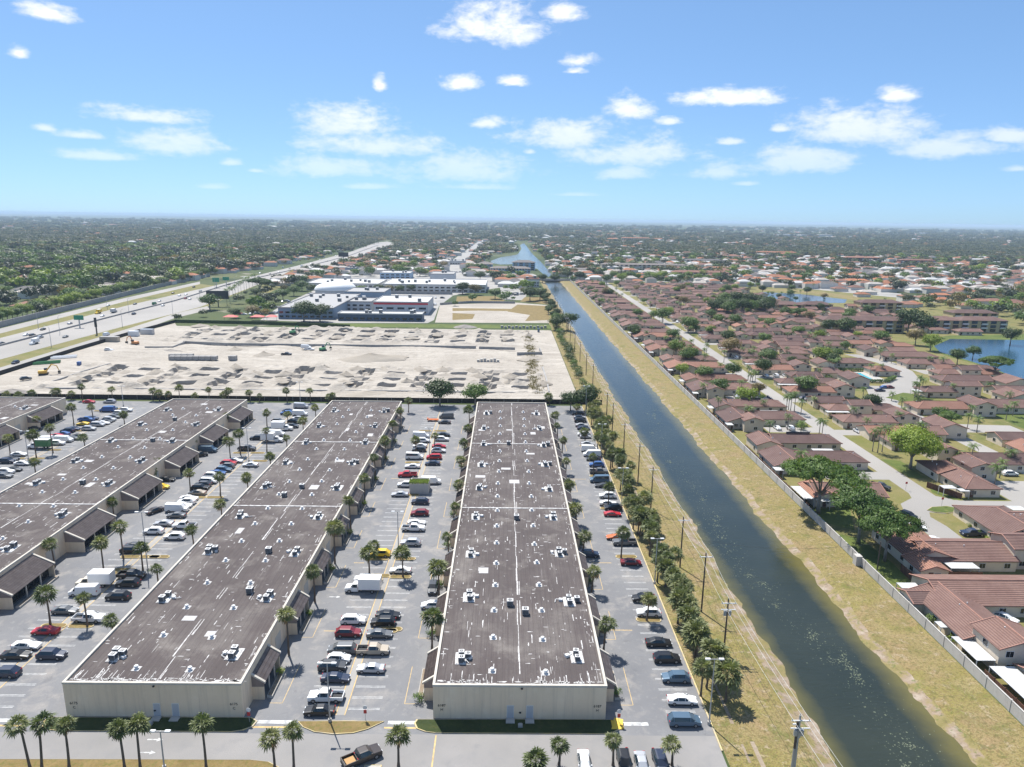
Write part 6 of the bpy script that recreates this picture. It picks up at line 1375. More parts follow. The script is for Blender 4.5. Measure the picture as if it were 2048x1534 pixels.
for k in range(8):
    for (xx, yy) in ((104.5, 214.8 + 49.4 * k - 4.6), (109.5, 214.8 + 49.4 * k - 4.8), (134, 261.5 + 48.7 * k - 5), (139, 261.5 + 48.7 * k - 5.2), (144, 261.5 + 48.7 * k - 4.8)):
        if rngh.random() < .68:
            kd = rngh.choice(('sedan', 'suv', 'suv', 'minivan')); cl = rngh.choice(('white', 'white', 'silver', 'grey', 'black', 'dark blue'))
            vehicle(kd, cl, xx, yy, PI / 2 + rngh.uniform(-.05, .05), f'{cl} {PRETTY[kd]} on an estate driveway, {nth(i)} from the near end', GE, -.03, detail=k < 4); i += 1
# wheelie bins along the street
b = MB(); b.box(-.3, .3, -.35, .35, .05, .95, 0); b.box(-.33, .33, -.4, .4, .95, 1.03, 0); BIN = b.mesh('wheelie_bin', ['bin_blue'])
for k in range(16):
    o = put('wheelie_bin', BIN, None, (118.6 + (k % 2) * .1, 296 + k * 1.9 + (30 if k > 7 else 0), -.04)); tag(o, f'dark wheelie bin, {nth(k)} from the near end of the line along the street', 'bin', 'wheelie bins along the estate street')
for (px, py, lab) in ((1811, 980, 'stop sign on a pole at the street bend lawn'), (1883, 1012, 'stop sign on a pole at the green traffic island')):
    x, y = G(px, py); t = thing('traffic_sign', lab, 'sign', (x, y, -.03)); put('post', SGP, t); put('sign_plate', SGR, t, (0, -.05, 2.3), 0, (1.3, 1, 1.0))
# ------------------------------------------------------------------ the sandy building site
SX0, SX1, SY0, SY1 = SITE
PITS = []
rngs = random.Random(404)
for r, yy in enumerate((324.0, 338.6, 353.2)):
    for c in range(14):
        PITS.append((-196 + c * 15.7 + rngs.uniform(-.6, .6), yy + rngs.uniform(-.6, .6), 4.0, 2.6 if c % 2 else 3.4, c % 2))
for r, yy in enumerate((450.0, 466.0, 483.0)):
    for c in range(14):
        PITS.append((-205 + c * 15.9 + rngs.uniform(-.6, .6), yy + rngs.uniform(-.8, .8), 4.2, 2.9 if c % 2 else 4.0, c % 2))
nx, ny = 242, 186
gx = np.linspace(SX0, SX1, nx); gy = np.linspace(SY0, SY1, ny); XX, YY = np.meshgrid(gx, gy)
nr = np.random.default_rng(5); ZZ = np.zeros_like(XX)
for k in range(26):
    fx, fy = nr.normal(0, .12, 2); ZZ += .10 * np.sin(XX * fx + YY * fy + nr.uniform(0, 6.28))
ZZ += nr.normal(0, .05, ZZ.shape)
for k in range(150):       # low heaps of spoil between the pits
    cx = nr.uniform(SX0 + 20, SX1 - 14); cy = nr.choice((331, 345.5, 360, 317, 441, 458, 474.5, 492)) + nr.normal(0, 1.5); h, r = nr.uniform(.4, 1.3), nr.uniform(2.5, 5)
    ZZ += h * np.exp(-((XX - cx) ** 2 + (YY - cy) ** 2) / r ** 2)
for k in range(420):
    cx = nr.uniform(SX0 + 14, SX1 - 12); cy = nr.choice((331, 345.5, 360, 317, 441, 458, 474.5, 492)) + nr.normal(0, 3.5); h, r = nr.uniform(.25, .9), nr.uniform(1.1, 2.4)
    ZZ += h * np.exp(-((XX - cx) ** 2 + (YY - cy) ** 2) / r ** 2)
for (cx, cy, a, bb, odd) in PITS:
    m_ = (np.abs(XX - cx) < a) & (np.abs(YY - cy) < bb); ZZ[m_] = -1.9
    if not odd:
        m_ = (np.abs(XX - cx + (YY - cy) * .25) < 2.2) & (np.abs(YY - cy) < 6.5); ZZ[m_] = np.minimum(ZZ[m_], -1.2)
edge_ = np.minimum(np.minimum(XX - SX0, SX1 - XX), np.minimum(YY - SY0, SY1 - YY)); ZZ *= np.clip(edge_ / 5, 0, 1); ZZ += .02
me = bpy.data.meshes.new('building_site')
idx = np.arange(nx * ny).reshape(ny, nx); qd = np.stack([idx[:-1, :-1], idx[:-1, 1:], idx[1:, 1:], idx[1:, :-1]], -1).reshape(-1, 4)
me.from_pydata(np.stack([XX, YY, ZZ], -1).reshape(-1, 3).tolist(), [], qd.tolist()); me.materials.append(MATS['sand'])
struct('building_site', me)
# formwork beams across some pits
mottled('form_wood', [(0.7, [(0.3, (0.19, 0.15, 0.115)), (0.7, (0.29, 0.24, 0.19))])], .9)
b = MB(); b.box(-4.0, 4.0, -.2, .2, 0, .35); b.box(-1.3, -1.0, -2.2, 2.2, .05, .3); b.box(1.0, 1.3, -2.2, 2.2, .05, .3); FORM = b.mesh('formwork', ['form_wood'])
for k, (cx, cy, a, bb, odd) in enumerate(PITS):
    if odd or k % 3 == 0:
        o = put('formwork', FORM, None, (cx, cy, -1.9)); tag(o, f'timber formwork in a footing pit, {nth(k % 42)} of the {"near" if cy < 400 else "far"} field', 'formwork', 'formwork grids in the footing pits')
# sand heaps
def heap_mesh(seed, mat):
    rng = random.Random(seed); b = MB(); N, M = 18, 7
    ph = [rng.uniform(0, 6.28) for _ in range(4)]
    for j in range(M + 1):
        u = j / M
        for i in range(N):
            a = 2 * PI * i / N; r = (1 - u) * (1 + .16 * math.sin(2 * a + ph[0]) + .1 * math.sin(5 * a + ph[1])) + .02
            z = (u ** .85) * (1 + .12 * math.sin(3 * a + ph[2])) + rng.uniform(-.02, .02)
            b.v.append((r * math.cos(a), r * math.sin(a), z * (1 if j else 0) - (.05 if j == 0 else 0)))
    for j in range(M):
        for i in range(N): a = j * N + i; c = j * N + (i + 1) % N; b.f.append((a, c, c + N, a + N)); b.mi.append(0)
    b.f.append(tuple(M * N + i for i in range(N))); b.mi.append(0)
    return b.mesh('sand_heap', [mat], True)
HEAPS = [heap_mesh(s, 'sand_pile') for s in range(5)]; HG = heap_mesh(9, 'rubble_grey')
hl = []
for c in range(15):
    for yy, p_ in ((309, .0), (331.3, .75), (346, .75), (361, .6), (443, .5), (458, .6), (474.5, .7), (493, .6)):
        if rngs.random() < p_: hl.append((-203 + c * 15.7 + rngs.uniform(-2.5, 2.5), yy + rngs.uniform(-1, 1), rngs.uniform(3.0, 5.2), rngs.uniform(.9, 2.1)))
hl.sort(key=lambda q: (q[1], q[0]))
for k, (x, y, r, h) in enumerate(hl):
    o = put('sand_heap', HEAPS[k % 5], None, (x, y, .0), rngs.uniform(0, 6), (r, r * .85, h)); tag(o, f'heap of pale sand beside the footing pits, {nth(k)} counted from the near left', 'sand heap', 'sand heaps of the building site')
for (px, py, rx, ry, h, lab) in ((740, 719, 24, 8, 4.2, 'long high ridge of grey spoil in the middle of the building site'), (528, 712, 7, 5, 3.2, 'steep pale cone of sand left of the long spoil ridge'), (470, 700, 5, 4, 2.4, 'small cone of sand near the long low wall'), (340, 703, 6, 4, 1.6, 'dark grey heap behind the block stacks'), (1062, 718, 9, 5, 2.2, 'broad heap of sand at the canal end of the site road'), (735, 788, 11, 4, 1.6, 'grey heap of brushwood by the near edge of the site'), (25, 786, 8, 4, 2.2, 'grey heap of rubble at the near left corner of the site'), (930, 655, 8, 5, 2.6, 'rubble heap at the far edge of the site'), (400, 652, 7, 4, 2.0, 'left sand heap at the far edge of the site')):
    x, y = G(px, py); o = put('sand_heap', HG if 'rubble' in lab or 'dark' in lab else HEAPS[0], None, (x, y, .0), .3, (rx, ry, h * .8)); tag(o, lab, 'sand heap', 'sand heaps of the building site')
mottled('block_grey', [(0.6, [(0.3, (0.26, 0.25, 0.24)), (0.7, (0.36, 0.35, 0.335))])], .9)
def lowwall(pts, h, lab, w=.5):
    b = MB()
    for (p, q) in zip(pts[:-1], pts[1:]):
        (x0, y0), (x1, y1) = p, q; L = math.hypot(x1 - x0, y1 - y0); nx_, ny_ = -(y1 - y0) / L * w / 2, (x1 - x0) / L * w / 2
        k = len(b.v); b.v += [(x0 - nx_, y0 - ny_, -.3), (x1 - nx_, y1 - ny_, -.3), (x1 + nx_, y1 + ny_, -.3), (x0 + nx_, y0 + ny_, -.3), (x0 - nx_, y0 - ny_, h), (x1 - nx_, y1 - ny_, h), (x1 + nx_, y1 + ny_, h), (x0 + nx_, y0 + ny_, h)]
        for f in ((4, 5, 6, 7), (0, 1, 5, 4), (1, 2, 6, 5), (2, 3, 7, 6), (3, 0, 4, 7)): b.f.append(tuple(k + i for i in f)); b.mi.append(0)
    tag(put('foundation_wall', b.mesh('foundation_wall', ['block_grey'])), lab, 'low wall')
lowwall(Gp([(367, 686), (455, 690), (700, 693), (952, 696)]), 1.3, 'long low block wall across the far half of the building site'); lowwall(Gp([(958, 697), (1030, 699)]), 1.3, 'short low block wall continuing the long one towards the canal'); lowwall(Gp([(1034, 710), (1083, 709), (1079, 700)]), 1.6, 'stub of thick block wall near the canal end of the site')
lowwall(Gp([(290, 697), (345, 697), (372, 686)]), 1.3, 'angled low block wall at the left of the site'); lowwall(Gp([(70, 777), (250, 778), (500, 781), (800, 783), (1090, 787)]), .55, 'very long low kerb-like wall along the near edge of the site', .8); lowwall(Gp([(60, 775), (110, 762), (170, 742), (220, 728)]), .5, 'thin low wall running up the left side of the site', .7); lowwall(Gp([(1098, 785), (1093, 760), (1085, 735)]), .5, 'low wall on the canal side of the site', .7)
# block stacks
b = MB(); b.box(-1.5, 1.5, -1.5, 1.5, 0, 1.9); b.box(-1.45, 1.45, -1.45, 1.45, 1.9, 2.0); BST = b.mesh('block_stack', ['block_grey'])
for k in range(12):
    x, y = G(345 + (k % 8) * 12, 719 - (k // 8) * 4); o = put('block_stack', BST, None, (x, y, .0), rngs.uniform(-.1, .1)); tag(o, f'cube of stacked grey blocks, {nth(k % 8)} from the left in the {"front" if k < 8 else "back"} line', 'block stack', 'stacked grey blocks on the site')
x, y = G(466, 720); tag(put('block_stack', BST, None, (x, y, 0), 0, (1.3, 1, 1.2)), 'lone pale block stack right of the long line of stacks', 'block stack', 'stacked grey blocks on the site')
b = MB(); b.box(-.9, .9, -.9, .9, 0, 1.6); b.box(-.75, .75, -.75, .75, 1.6, 1.75); TANK = b.mesh('drain_chamber', ['concrete'])
for k in range(13):
    x, y = G(1004 + k * 7.2, 656 + (k % 2)); tag(put('drain_chamber', TANK, None, (x, y, 0), rngs.uniform(-.2, .2)), f'pale concrete chamber, {nth(k)} from the left along the far right edge of the site', 'concrete chamber', 'concrete chambers at the site edge')
x, y = G(976, 724); b = MB()
for i in range(7): b.box(-6 + i * 1.8, -4.6 + i * 1.8, -1.2, 1.2, 0, 1.4 + (i % 3) * .4)
tag(put('concrete_parts', b.mesh('concrete_parts', ['concrete'])), 'line of pale precast concrete parts beside the site road', 'precast parts').location = (x, y, 0)
# machines
flat('digger_yellow', (.62, .36, .05), .5); flat('digger_orange', (.55, .22, .06), .5); flat('digger_green', (.04, .22, .09), .5)
def excavator(px, py, rz, mat, lab, s=1.0):
    x, y = G(px, py); t = thing('excavator', lab, 'excavator', (x, y, .05), rz, 'machines on the building site'); t.scale = (s,) * 3
    for sy in (-1, 1): b = MB(); b.box(-2, 2, sy * 1.2 - .3, sy * 1.2 + .3, 0, .9); put('track', b.mesh('track', ['black']), t)
    b = MB(); b.box(-2.2, 1.4, -1.3, 1.3, 1.0, 2.2); put('body', b.mesh('body', [mat]), t); b = MB(); b.box(.2, 1.6, .2, 1.25, 2.2, 3.2); put('cab', b.mesh('cab', ['dark_glass']), t)
    b = MB(); b.tube([(1.2, -.2, 1.9), (3.6, -.2, 5.0), (5.8, -.2, 4.2)], [.32, .34, .24], 6); put('boom', b.mesh('boom', [mat]), t); b = MB(); b.tube([(5.7, -.2, 4.3), (6.6, -.2, 1.6)], [.25, .18], 6); put('stick', b.mesh('stick', [mat]), t)
    b = MB(); b.box(6.0, 7.1, -.8, .4, .7, 1.7); put('bucket', b.mesh('bucket', ['black']), t)
excavator(270, 690, 2.8, 'digger_orange', 'orange excavator at the left of the site near the low wall'); excavator(88, 750, .4, 'digger_yellow', 'yellow excavator at the left edge of the site'); excavator(586, 668, 1.2, 'digger_green', 'green excavator among the far footing pits'); excavator(646, 702, 1.0, 'digger_green', 'green excavator beside the long spoil ridge', .9)
for (px, py, k, c, rz, lab) in ((612, 697, 'van', 'white', 0, 'white van on the building site'), (619, 701, 'pickup', 'white', 0, 'white pickup truck right of the site van'), (573, 711, 'pickup', 'dark grey', 0, 'dark pickup truck on the site road'), (218, 702, 'suv', 'white', 0, 'white SUV at the left end of the site road'), (52, 760, 'suv', 'dark grey', .8, 'dark SUV near the left edge of the site')):
    x, y = G(px, py); vehicle(k, c, x, y, rz, lab, 'machines on the building site', .12, detail=False)
for (px, py, w, d, h, m_, lab) in ((220, 683, 11, 3, 3, 'beige', 'beige container at the left fence of the site'), (268, 672, 6, 3, 3.2, 'white', 'white site cabin at the left fence'), (295, 668, 8, 3, 3.2, 'silver', 'grey site cabin right of the white one'), (159, 733, 1.6, 1.6, 2.4, 'blue', 'small blue portable toilet on the open sand'), (1077, 664, 1.5, 1.5, 2.4, 'light blue', 'pale blue portable toilet at the far right of the site'), (94, 727, 12, 4, 1.5, 'green', 'pile of bright green pipes at the left of the site'), (128, 716, 12, 4, 1.0, 'white', 'pile of white pipes at the left of the site')):
    x, y = G(px, py); b = MB()
    if 'pipes' in lab:
        for i in range(6): b.tube([(-w / 2, -d / 2 + i * d / 5, .3 + (i % 2) * .5), (w / 2, -d / 2 + i * d / 5 + .6, .3 + (i % 2) * .5)], .32, 6)
    else:
        b.box(-w / 2, w / 2, -d / 2, d / 2, 0, h); b.box(-w / 2 - .06, w / 2 + .06, -d / 2 - .06, d / 2 + .06, h, h + .1)
        for i in range(int(w / .6)): b.box(-w / 2 + .2 + i * .6, -w / 2 + .4 + i * .6, -d / 2 - .05, -d / 2 + .02, .1, h - .1)
    o = put('pipe_pile' if 'pipes' in lab else ('portable_toilet' if 'toilet' in lab else 'site_container'), b.mesh('site_container', ['paint_' + m_.replace(' ', '_')]), None, (x, y, .03), rad(25) if px < 140 else 0); tag(o, lab, 'site equipment')
# shrubs creeping along the canal end of the site
b = MB()
rng = random.Random(19)
for k in range(380):
    x = rng.choice((14.5, 16)) + rng.gauss(0, 1.3); y = rng.uniform(310, 470); x += (y - 390) * .01
    for i in range(9):
        p = Vector((x + rng.gauss(0, .5), y + rng.gauss(0, .6), .1 + rng.random() * .7)); a = Vector((rng.gauss(0, 1), rng.gauss(0, 1), rng.gauss(0, 1))).normalized() * .3; c = a.orthogonal().normalized() * .2; b.face([p - a, p - c, p + a, p + c])
stuff(tag(put('weeds', b.mesh('weeds', ['leaf_dry'])), 'straggling weeds along the canal end of the building site', 'weeds'))

# ------------------------------------------------------------------ ground between the site and the bridge
sheet('site_margin', [[(-232.2, 296.8), (-231.8, 500.2), G(350, 646), G(250, 673), G(150, 703), G(0, 751), G(-60, 773), (-260, 296.8)]], -.015, 'sand')
sheet('green_strip', [Gp([(690, 647), (1100, 650), (1104, 657), (700, 654), (560, 651)])], -.02, 'grass_green')
sheet('vacant_lot', [Gp([(870, 645), (880, 609), (1028, 605), (1095, 610), (1098, 646)])], -.03, 'sand')
sheet('vacant_lot_grass', [Gp([(905, 640), (905, 626), (950, 628), (945, 638)]), Gp([(905, 622), (905, 616), (1040, 618), (1050, 623), (960, 621)]), Gp([(1015, 623), (1035, 609), (1097, 612), (1098, 640), (1050, 642), (1060, 630)]), Gp([(1040, 603), (1050, 594), (1100, 594), (1098, 609)]), Gp([(912, 604), (914, 593), (990, 592), (1010, 600), (1006, 604)])], -.022, 'grass_brown')
sheet('retail_lots', [Gp([(520, 640), (560, 612), (640, 575), (760, 590), (905, 592), (878, 612), (868, 640), (855, 646), (680, 646)]), Gp([(1005, 600), (1000, 575), (1010, 560), (1060, 562), (1050, 600)]), Gp([(640, 575), (700, 545), (900, 530), (1010, 555), (1000, 575), (900, 592), (760, 590)]), Gp([(880, 552), (905, 520), (960, 480), (975, 481), (925, 530), (920, 552)])], -.035, 'road_grey')
sheet('highway', [Gp([(-120, 754), (0, 719), (130, 684), (250, 652), (400, 614), (532, 563), (600, 543), (680, 525), (770, 496), (790, 487), (775, 483), (752, 485), (700, 504), (600, 530), (430, 571), (250, 612), (0, 676), (-120, 706)]),
    Gp([(-120, 692), (0, 667), (250, 603), (400, 568), (400, 563), (250, 596), (0, 657), (-120, 682)]), Gp([(-120, 790), (0, 747), (130, 706), (260, 668), (350, 636), (420, 619), (415, 612), (350, 627), (260, 656), (130, 695), (0, 735), (-120, 775)])], -.02, 'concrete_road')
sheet('highway_verge', [Gp([(-120, 775), (0, 735), (260, 656), (350, 627), (415, 612), (532, 563), (400, 614), (250, 652), (0, 719), (-120, 754)]), Gp([(-120, 706), (0, 676), (250, 612), (430, 571), (400, 568), (250, 603), (0, 667), (-120, 692)]), Gp([(532, 563), (560, 558), (590, 552), (575, 568), (530, 590), (505, 590)]), Gp([(600, 543), (620, 550), (650, 545), (690, 527), (676, 525)])], -.03, 'lawn_mixed')
b = MB()
lowwall(Gp([(0, 692), (250, 627), (350, 602), (460, 568), (595, 538), (697, 512), (757, 490)]), 1.0, 'concrete median barrier running the length of the highway', .8)
lowwall(Gp([(-60, 669), (0, 655), (130, 622), (250, 592), (330, 572), (420, 553)]), 4.0, 'tall grey noise wall in front of the trees left of the highway', .6)
lowwall(Gp([(-60, 772), (0, 750), (150, 702), (250, 672), (350, 645)]), 2.0, 'dark fence between the frontage road and the building site', .2); bpy.data.objects['foundation_wall.%03d' % 9].material_slots[0].link = 'OBJECT'; bpy.data.objects['foundation_wall.%03d' % 9].material_slots[0].material = MATS['screen_mesh']
lowwall(Gp([(350, 645), (500, 648), (560, 650), (700, 655)]), 2.2, 'dark hedge-like fence at the far left edge of the site', .6); bpy.data.objects['foundation_wall.%03d' % 10].material_slots[0].link = 'OBJECT'; bpy.data.objects['foundation_wall.%03d' % 10].material_slots[0].material = MATS['leaf_dark']
lowwall(Gp([(880, 610), (940, 606), (1030, 607)]), 2.0, 'pale wall behind the vacant lot', .3); lowwall(Gp([(720, 588), (800, 588), (905, 589)]), 3.0, 'long dark wall between the car park and the white mall', .3)
# grassed embankment of the flyover ramp
def wedge(name, pts, h, mat):
    (x0, y0), (x1, y1) = pts; b = MB(); b.face([(x0, y0, -.05), (x1 + 9, y1, -.05), (x1, y1, h), (x0 - 1, y0, .02)]); b.face([(x1 + 9, y1, -.05), (x1, y1 + .5, -.05), (x1, y1, h)]); struct(name, b.mesh(name, [mat]))
wedge('embankment', [G(532, 568), G(588, 546)], 5.5, 'grass_brown'); wedge('embankment', [G(690, 528), G(612, 546)], 5.0, 'grass_brown')
for i, nm, ct in ((7, 'median_barrier', 'barrier'), (8, 'noise_wall', 'wall'), (9, 'site_fence', 'fence'), (10, 'hedge_fence', 'hedge'), (11, 'boundary_wall', 'wall'), (12, 'car_park_wall', 'wall')):
    o = bpy.data.objects['foundation_wall.%03d' % i]; o.name = nm; o['category'] = ct
# highway traffic
HC = [(69, 688, 'truck_cab', 'white'), (81, 676, 'suv', 'silver'), (65, 672, 'suv', 'dark grey'), (52, 671, 'sedan', 'white'), (86, 660, 'sedan', 'black'), (131, 675, 'sedan', 'grey'), (140, 648, 'sedan', 'silver'), (197, 627, 'truck_cab', 'yellow'), (205, 633, 'sedan', 'white'), (228, 625, 'truck_cab', 'silver'), (216, 612, 'sedan', 'white'), (268, 629, 'suv', 'dark blue'), (270, 609, 'sedan', 'dark grey'), (309, 609, 'van', 'green'), (326, 612, 'sedan', 'white'), (346, 587, 'sedan', 'black'), (359, 592, 'sedan', 'white'), (371, 598, 'suv', 'dark red'), (380, 599, 'sedan', 'white'), (372, 590, 'sedan', 'silver'), (388, 575, 'suv', 'dark grey'), (401, 584, 'suv', 'grey'), (319, 603, 'sedan', 'white'), (213, 671, 'van', 'white'), (31, 727, 'suv', 'dark blue'),
    (458, 570, 'pickup', 'dark grey'), (485, 565, 'sedan', 'dark grey'), (489, 556, 'sedan', 'white'), (517, 554, 'suv', 'dark blue'), (540, 548, 'sedan', 'black'), (557, 545, 'sedan', 'white'), (579, 538, 'suv', 'dark grey'), (603, 534, 'truck_cab', 'white'), (622, 528, 'sedan', 'silver'), (640, 520, 'sedan', 'white'), (655, 523, 'suv', 'dark grey'), (566, 536, 'van', 'white'), (520, 547, 'sedan', 'white'), (505, 552, 'suv', 'white'), (671, 512, 'sedan', 'white'), (690, 514, 'truck_cab', 'white'), (3, 688, 'sedan', 'dark blue')]
HC = [(G(px, py), k, c) for px, py, k, c in HC]; HC.sort(key=lambda q: q[0][1])
for k, ((x, y), kd, c) in enumerate(HC): vehicle(kd, c, x, y, rad(93 if k % 2 else -87), f'{c} {PRETTY[kd]} on the highway, {nth(k)} nearest', 'vehicles on the highway', -.01, detail=False)
# highway lamps, gantry signs, billboards
flat('sign_green', (0.01, 0.22, 0.12), .5); flat('screen_dark', (0.015, 0.017, 0.02), .4)
b = MB(); b.tube([(0, 0, 0), (0, 0, 11), (.6, 0, 12), (2.4, 0, 12.3)], [.16, .11, .08, .06], 6); HLP = b.mesh('pole', ['metal_grey']); b = MB(); b.box(2.0, 2.9, -.2, .2, 12.2, 12.4); HLH = b.mesh('lamp_head', ['metal_white'])
hp = [(103, 694), (245, 653), (346, 629), (120, 668), (258, 627), (400, 605), (77, 657), (430, 578), (215, 618), (470, 575)]
hp = sorted((G(px, py) for px, py in hp), key=lambda q: q[1])
for k, (x, y) in enumerate(hp): t = thing('street_lamp', f'tall curved lamp post beside the highway, {nth(k)} nearest', 'street lamp', (x, y, 0), 0 if k % 2 else PI, 'highway lamp posts'); put('pole', HLP, t); put('lamp_head', HLH, t)
for (px, py, w, h, zt, lab, m_, pm) in ((194, 669, 1.4, 6, 11, 'dark steel sign post beside the near highway lanes', 'screen_dark', 0), (160, 655, 6.4, 3.2, 8.5, 'wide green road sign over the highway lanes', 'sign_green', 1), (433, 576, 7, 4.6, 11, 'left green overhead sign across the highway', 'sign_green', 1), (453, 572, 7, 3.6, 10, 'right green overhead sign across the highway', 'sign_green', 1), (437, 613, 19, 7.0, 13.5, 'large dark electronic billboard beside the highway', 'screen_dark', 1), (688, 537, 15, 6.5, 24, 'tall dark billboard far along the highway', 'screen_dark', 1)):
    x, y = G(px, py); t = thing('road_sign' if 'sign' in lab else 'billboard', lab, 'sign' if 'sign' in lab else 'billboard', (x, y, 0))
    b = MB(); b.tube([(0, 0, 0), (0, 0, zt)], .45, 8); put('post', b.mesh('post', ['metal_grey' if 'green' in lab else 'dark_frame']), t)
    b = MB(); b.box(-w / 2, w / 2, -.5, .1, zt - h, zt); put('sign_panel', b.mesh('sign_panel', [m_]), t)

# ------------------------------------------------------------------ shops and halls in the middle distance
flat('wall_bluegrey', (0.20, 0.27, 0.35), .7); flat('wall_navy', (0.055, 0.085, 0.13), .7); flat('wall_lightgrey', (0.46, 0.48, 0.50), .7); flat('roof_white', (0.46, 0.455, 0.44), .7); flat('roof_lightgrey', (0.30, 0.295, 0.29), .8); flat('dome_white', (0.74, 0.74, 0.72), .6); flat('stripe_red', (0.50, 0.03, 0.04), .6); flat('wall_white', (0.62, 0.60, 0.56), .8); flat('shade_red', (0.55, 0.10, 0.09), .7); flat('wall_paleblue', (0.34, 0.46, 0.58), .7)
def flatbox(lab, pa, pb, py, h, d, wm, rm, stripe=None, units=4, nwin=0, xr=None):
    x0, y0 = G(pa, py); x1, _ = G(pb, py); t = thing('flat_roofed_building', lab, 'building', ((x0 + x1) / 2, y0, -.05)); w = (x1 - x0) / 2
    b = MB(); b.box(-w, w, 0, d, 0, h, 0, 'tb'); put('wall', b.mesh('wall', [wm]), t); b = MB(); b.box(-w - .1, w + .1, -.1, d + .1, h, h + .3); put('roof', b.mesh('roof', [rm]), t)
    b = MB()
    for (a0, a1, c0, c1) in ((-w - .2, w + .2, -.2, .2), (-w - .2, w + .2, d - .2, d + .2), (-w - .2, -w + .2, .2, d - .2), (w - .2, w + .2, .2, d - .2)): b.box(a0, a1, c0, c1, h + .3, h + .9)
    put('parapet', b.mesh('parapet', [rm]), t); rng = random.Random(int(pa * 3 + py))
    for k in range(units): a = put('ac_unit', AC_ME, t, (rng.uniform(-w * .8, w * .8), rng.uniform(d * .15, d * .85), h + .3), 0, rng.uniform(1.8, 2.6))
    if stripe: b = MB(); b.box(-w - .12, w + .12, -.15, -.02, h - 1.6, h - .1); put('stripe', b.mesh('stripe', [stripe]), t)
    if nwin:
        bw = 2 * w / nwin; b = MB(); b.box(-bw * .32, bw * .32, -.06, .02, 0, 1.5); me_ = b.mesh('window', ['dark_glass'])
        for f in range(max(1, int(h / 3.2))):
            for i in range(nwin): put('window', me_, t, (-w + bw * (i + .5), 0, 1.0 + f * 3.2))
    return t
flatbox('large blue-grey hall with a pale flat roof beyond the building site', 557, 670, 637, 8.0, 105, 'wall_bluegrey', 'roof_lightgrey', None, 7, 9)
flatbox('low dark blue building with a white roof facing the site', 676, 846, 641, 5.0, 14, 'wall_navy', 'roof_white', None, 5, 12)
flatbox('white hall with a red stripe under its roof edge', 748, 857, 628, 9.5, 46, 'wall_lightgrey', 'roof_white', 'stripe_red', 3, 5)
flatbox('pale low building behind the dark blue one', 690, 744, 622, 7.5, 30, 'wall_lightgrey', 'roof_lightgrey', None, 4, 4)
flatbox('blue-grey block with stepped roofs left of the striped hall', 690, 770, 604, 9, 40, 'wall_bluegrey', 'roof_lightgrey', None, 3)
flatbox('long white shopping mall, left wing', 613, 760, 580, 7, 60, 'wall_white', 'roof_white', None, 8, 14); flatbox('long white shopping mall, right wing', 765, 972, 583, 7.5, 70, 'wall_white', 'roof_white', None, 10, 18)
flatbox('grey box-shaped store above the mall', 860, 908, 567, 11, 40, 'wall_lightgrey', 'roof_lightgrey', None, 2)
for (pa, pb, py, h, d, wm, rm, lab) in ((760, 822, 557, 7, 30, 'wall_paleblue', 'roof_white', 'pale blue store behind the mall'), (848, 884, 547, 7, 25, 'wall_paleblue', 'roof_white', 'small pale blue store beside the avenue'), (734, 797, 526, 6, 30, 'wall_white', 'roof_lightgrey', 'row of shops with a grey roof beside the highway'), (722, 772, 533, 5, 20, 'wall_white', 'roof_white', 'white-roofed shops beside the highway'), (864, 906, 522, 6, 20, 'house_wall', 'roof_lightgrey', 'long low roof among trees right of the avenue'), (900, 930, 529, 6, 25, 'wall_white', 'roof_white', 'white roof beside the avenue trees'), (690, 712, 548, 8, 20, 'wall_bluegrey', 'roof_lightgrey', 'dark two-storey shop under the tall billboard'), (1048, 1078, 574, 9, 16, 'wall_white', 'roof_salmon', 'white building by the bridge approach')): flatbox(lab, pa, pb, py, h, d, wm, rm, None, 3, 6)
x0, y0 = G(982, 549); apartment('pale blue three-storey block in front of the pond', G(980, 549)[0], G(1060, 549)[0], y0, y0 + 16, 3, 'roof_grey', 'wall_paleblue', GA, bays=14); apartment('pale blue three-storey block left of the one in front of the pond', G(955, 540)[0], G(985, 540)[0], G(955, 540)[1], G(955, 540)[1] + 25, 3, 'roof_grey', 'wall_paleblue', GA); apartment('pale blue block with a flat grey roof behind the one before the pond', G(1025, 540)[0], G(1070, 540)[0], G(1025, 540)[1], G(1025, 540)[1] + 20, 4, 'roof_grey', 'wall_paleblue', GA)
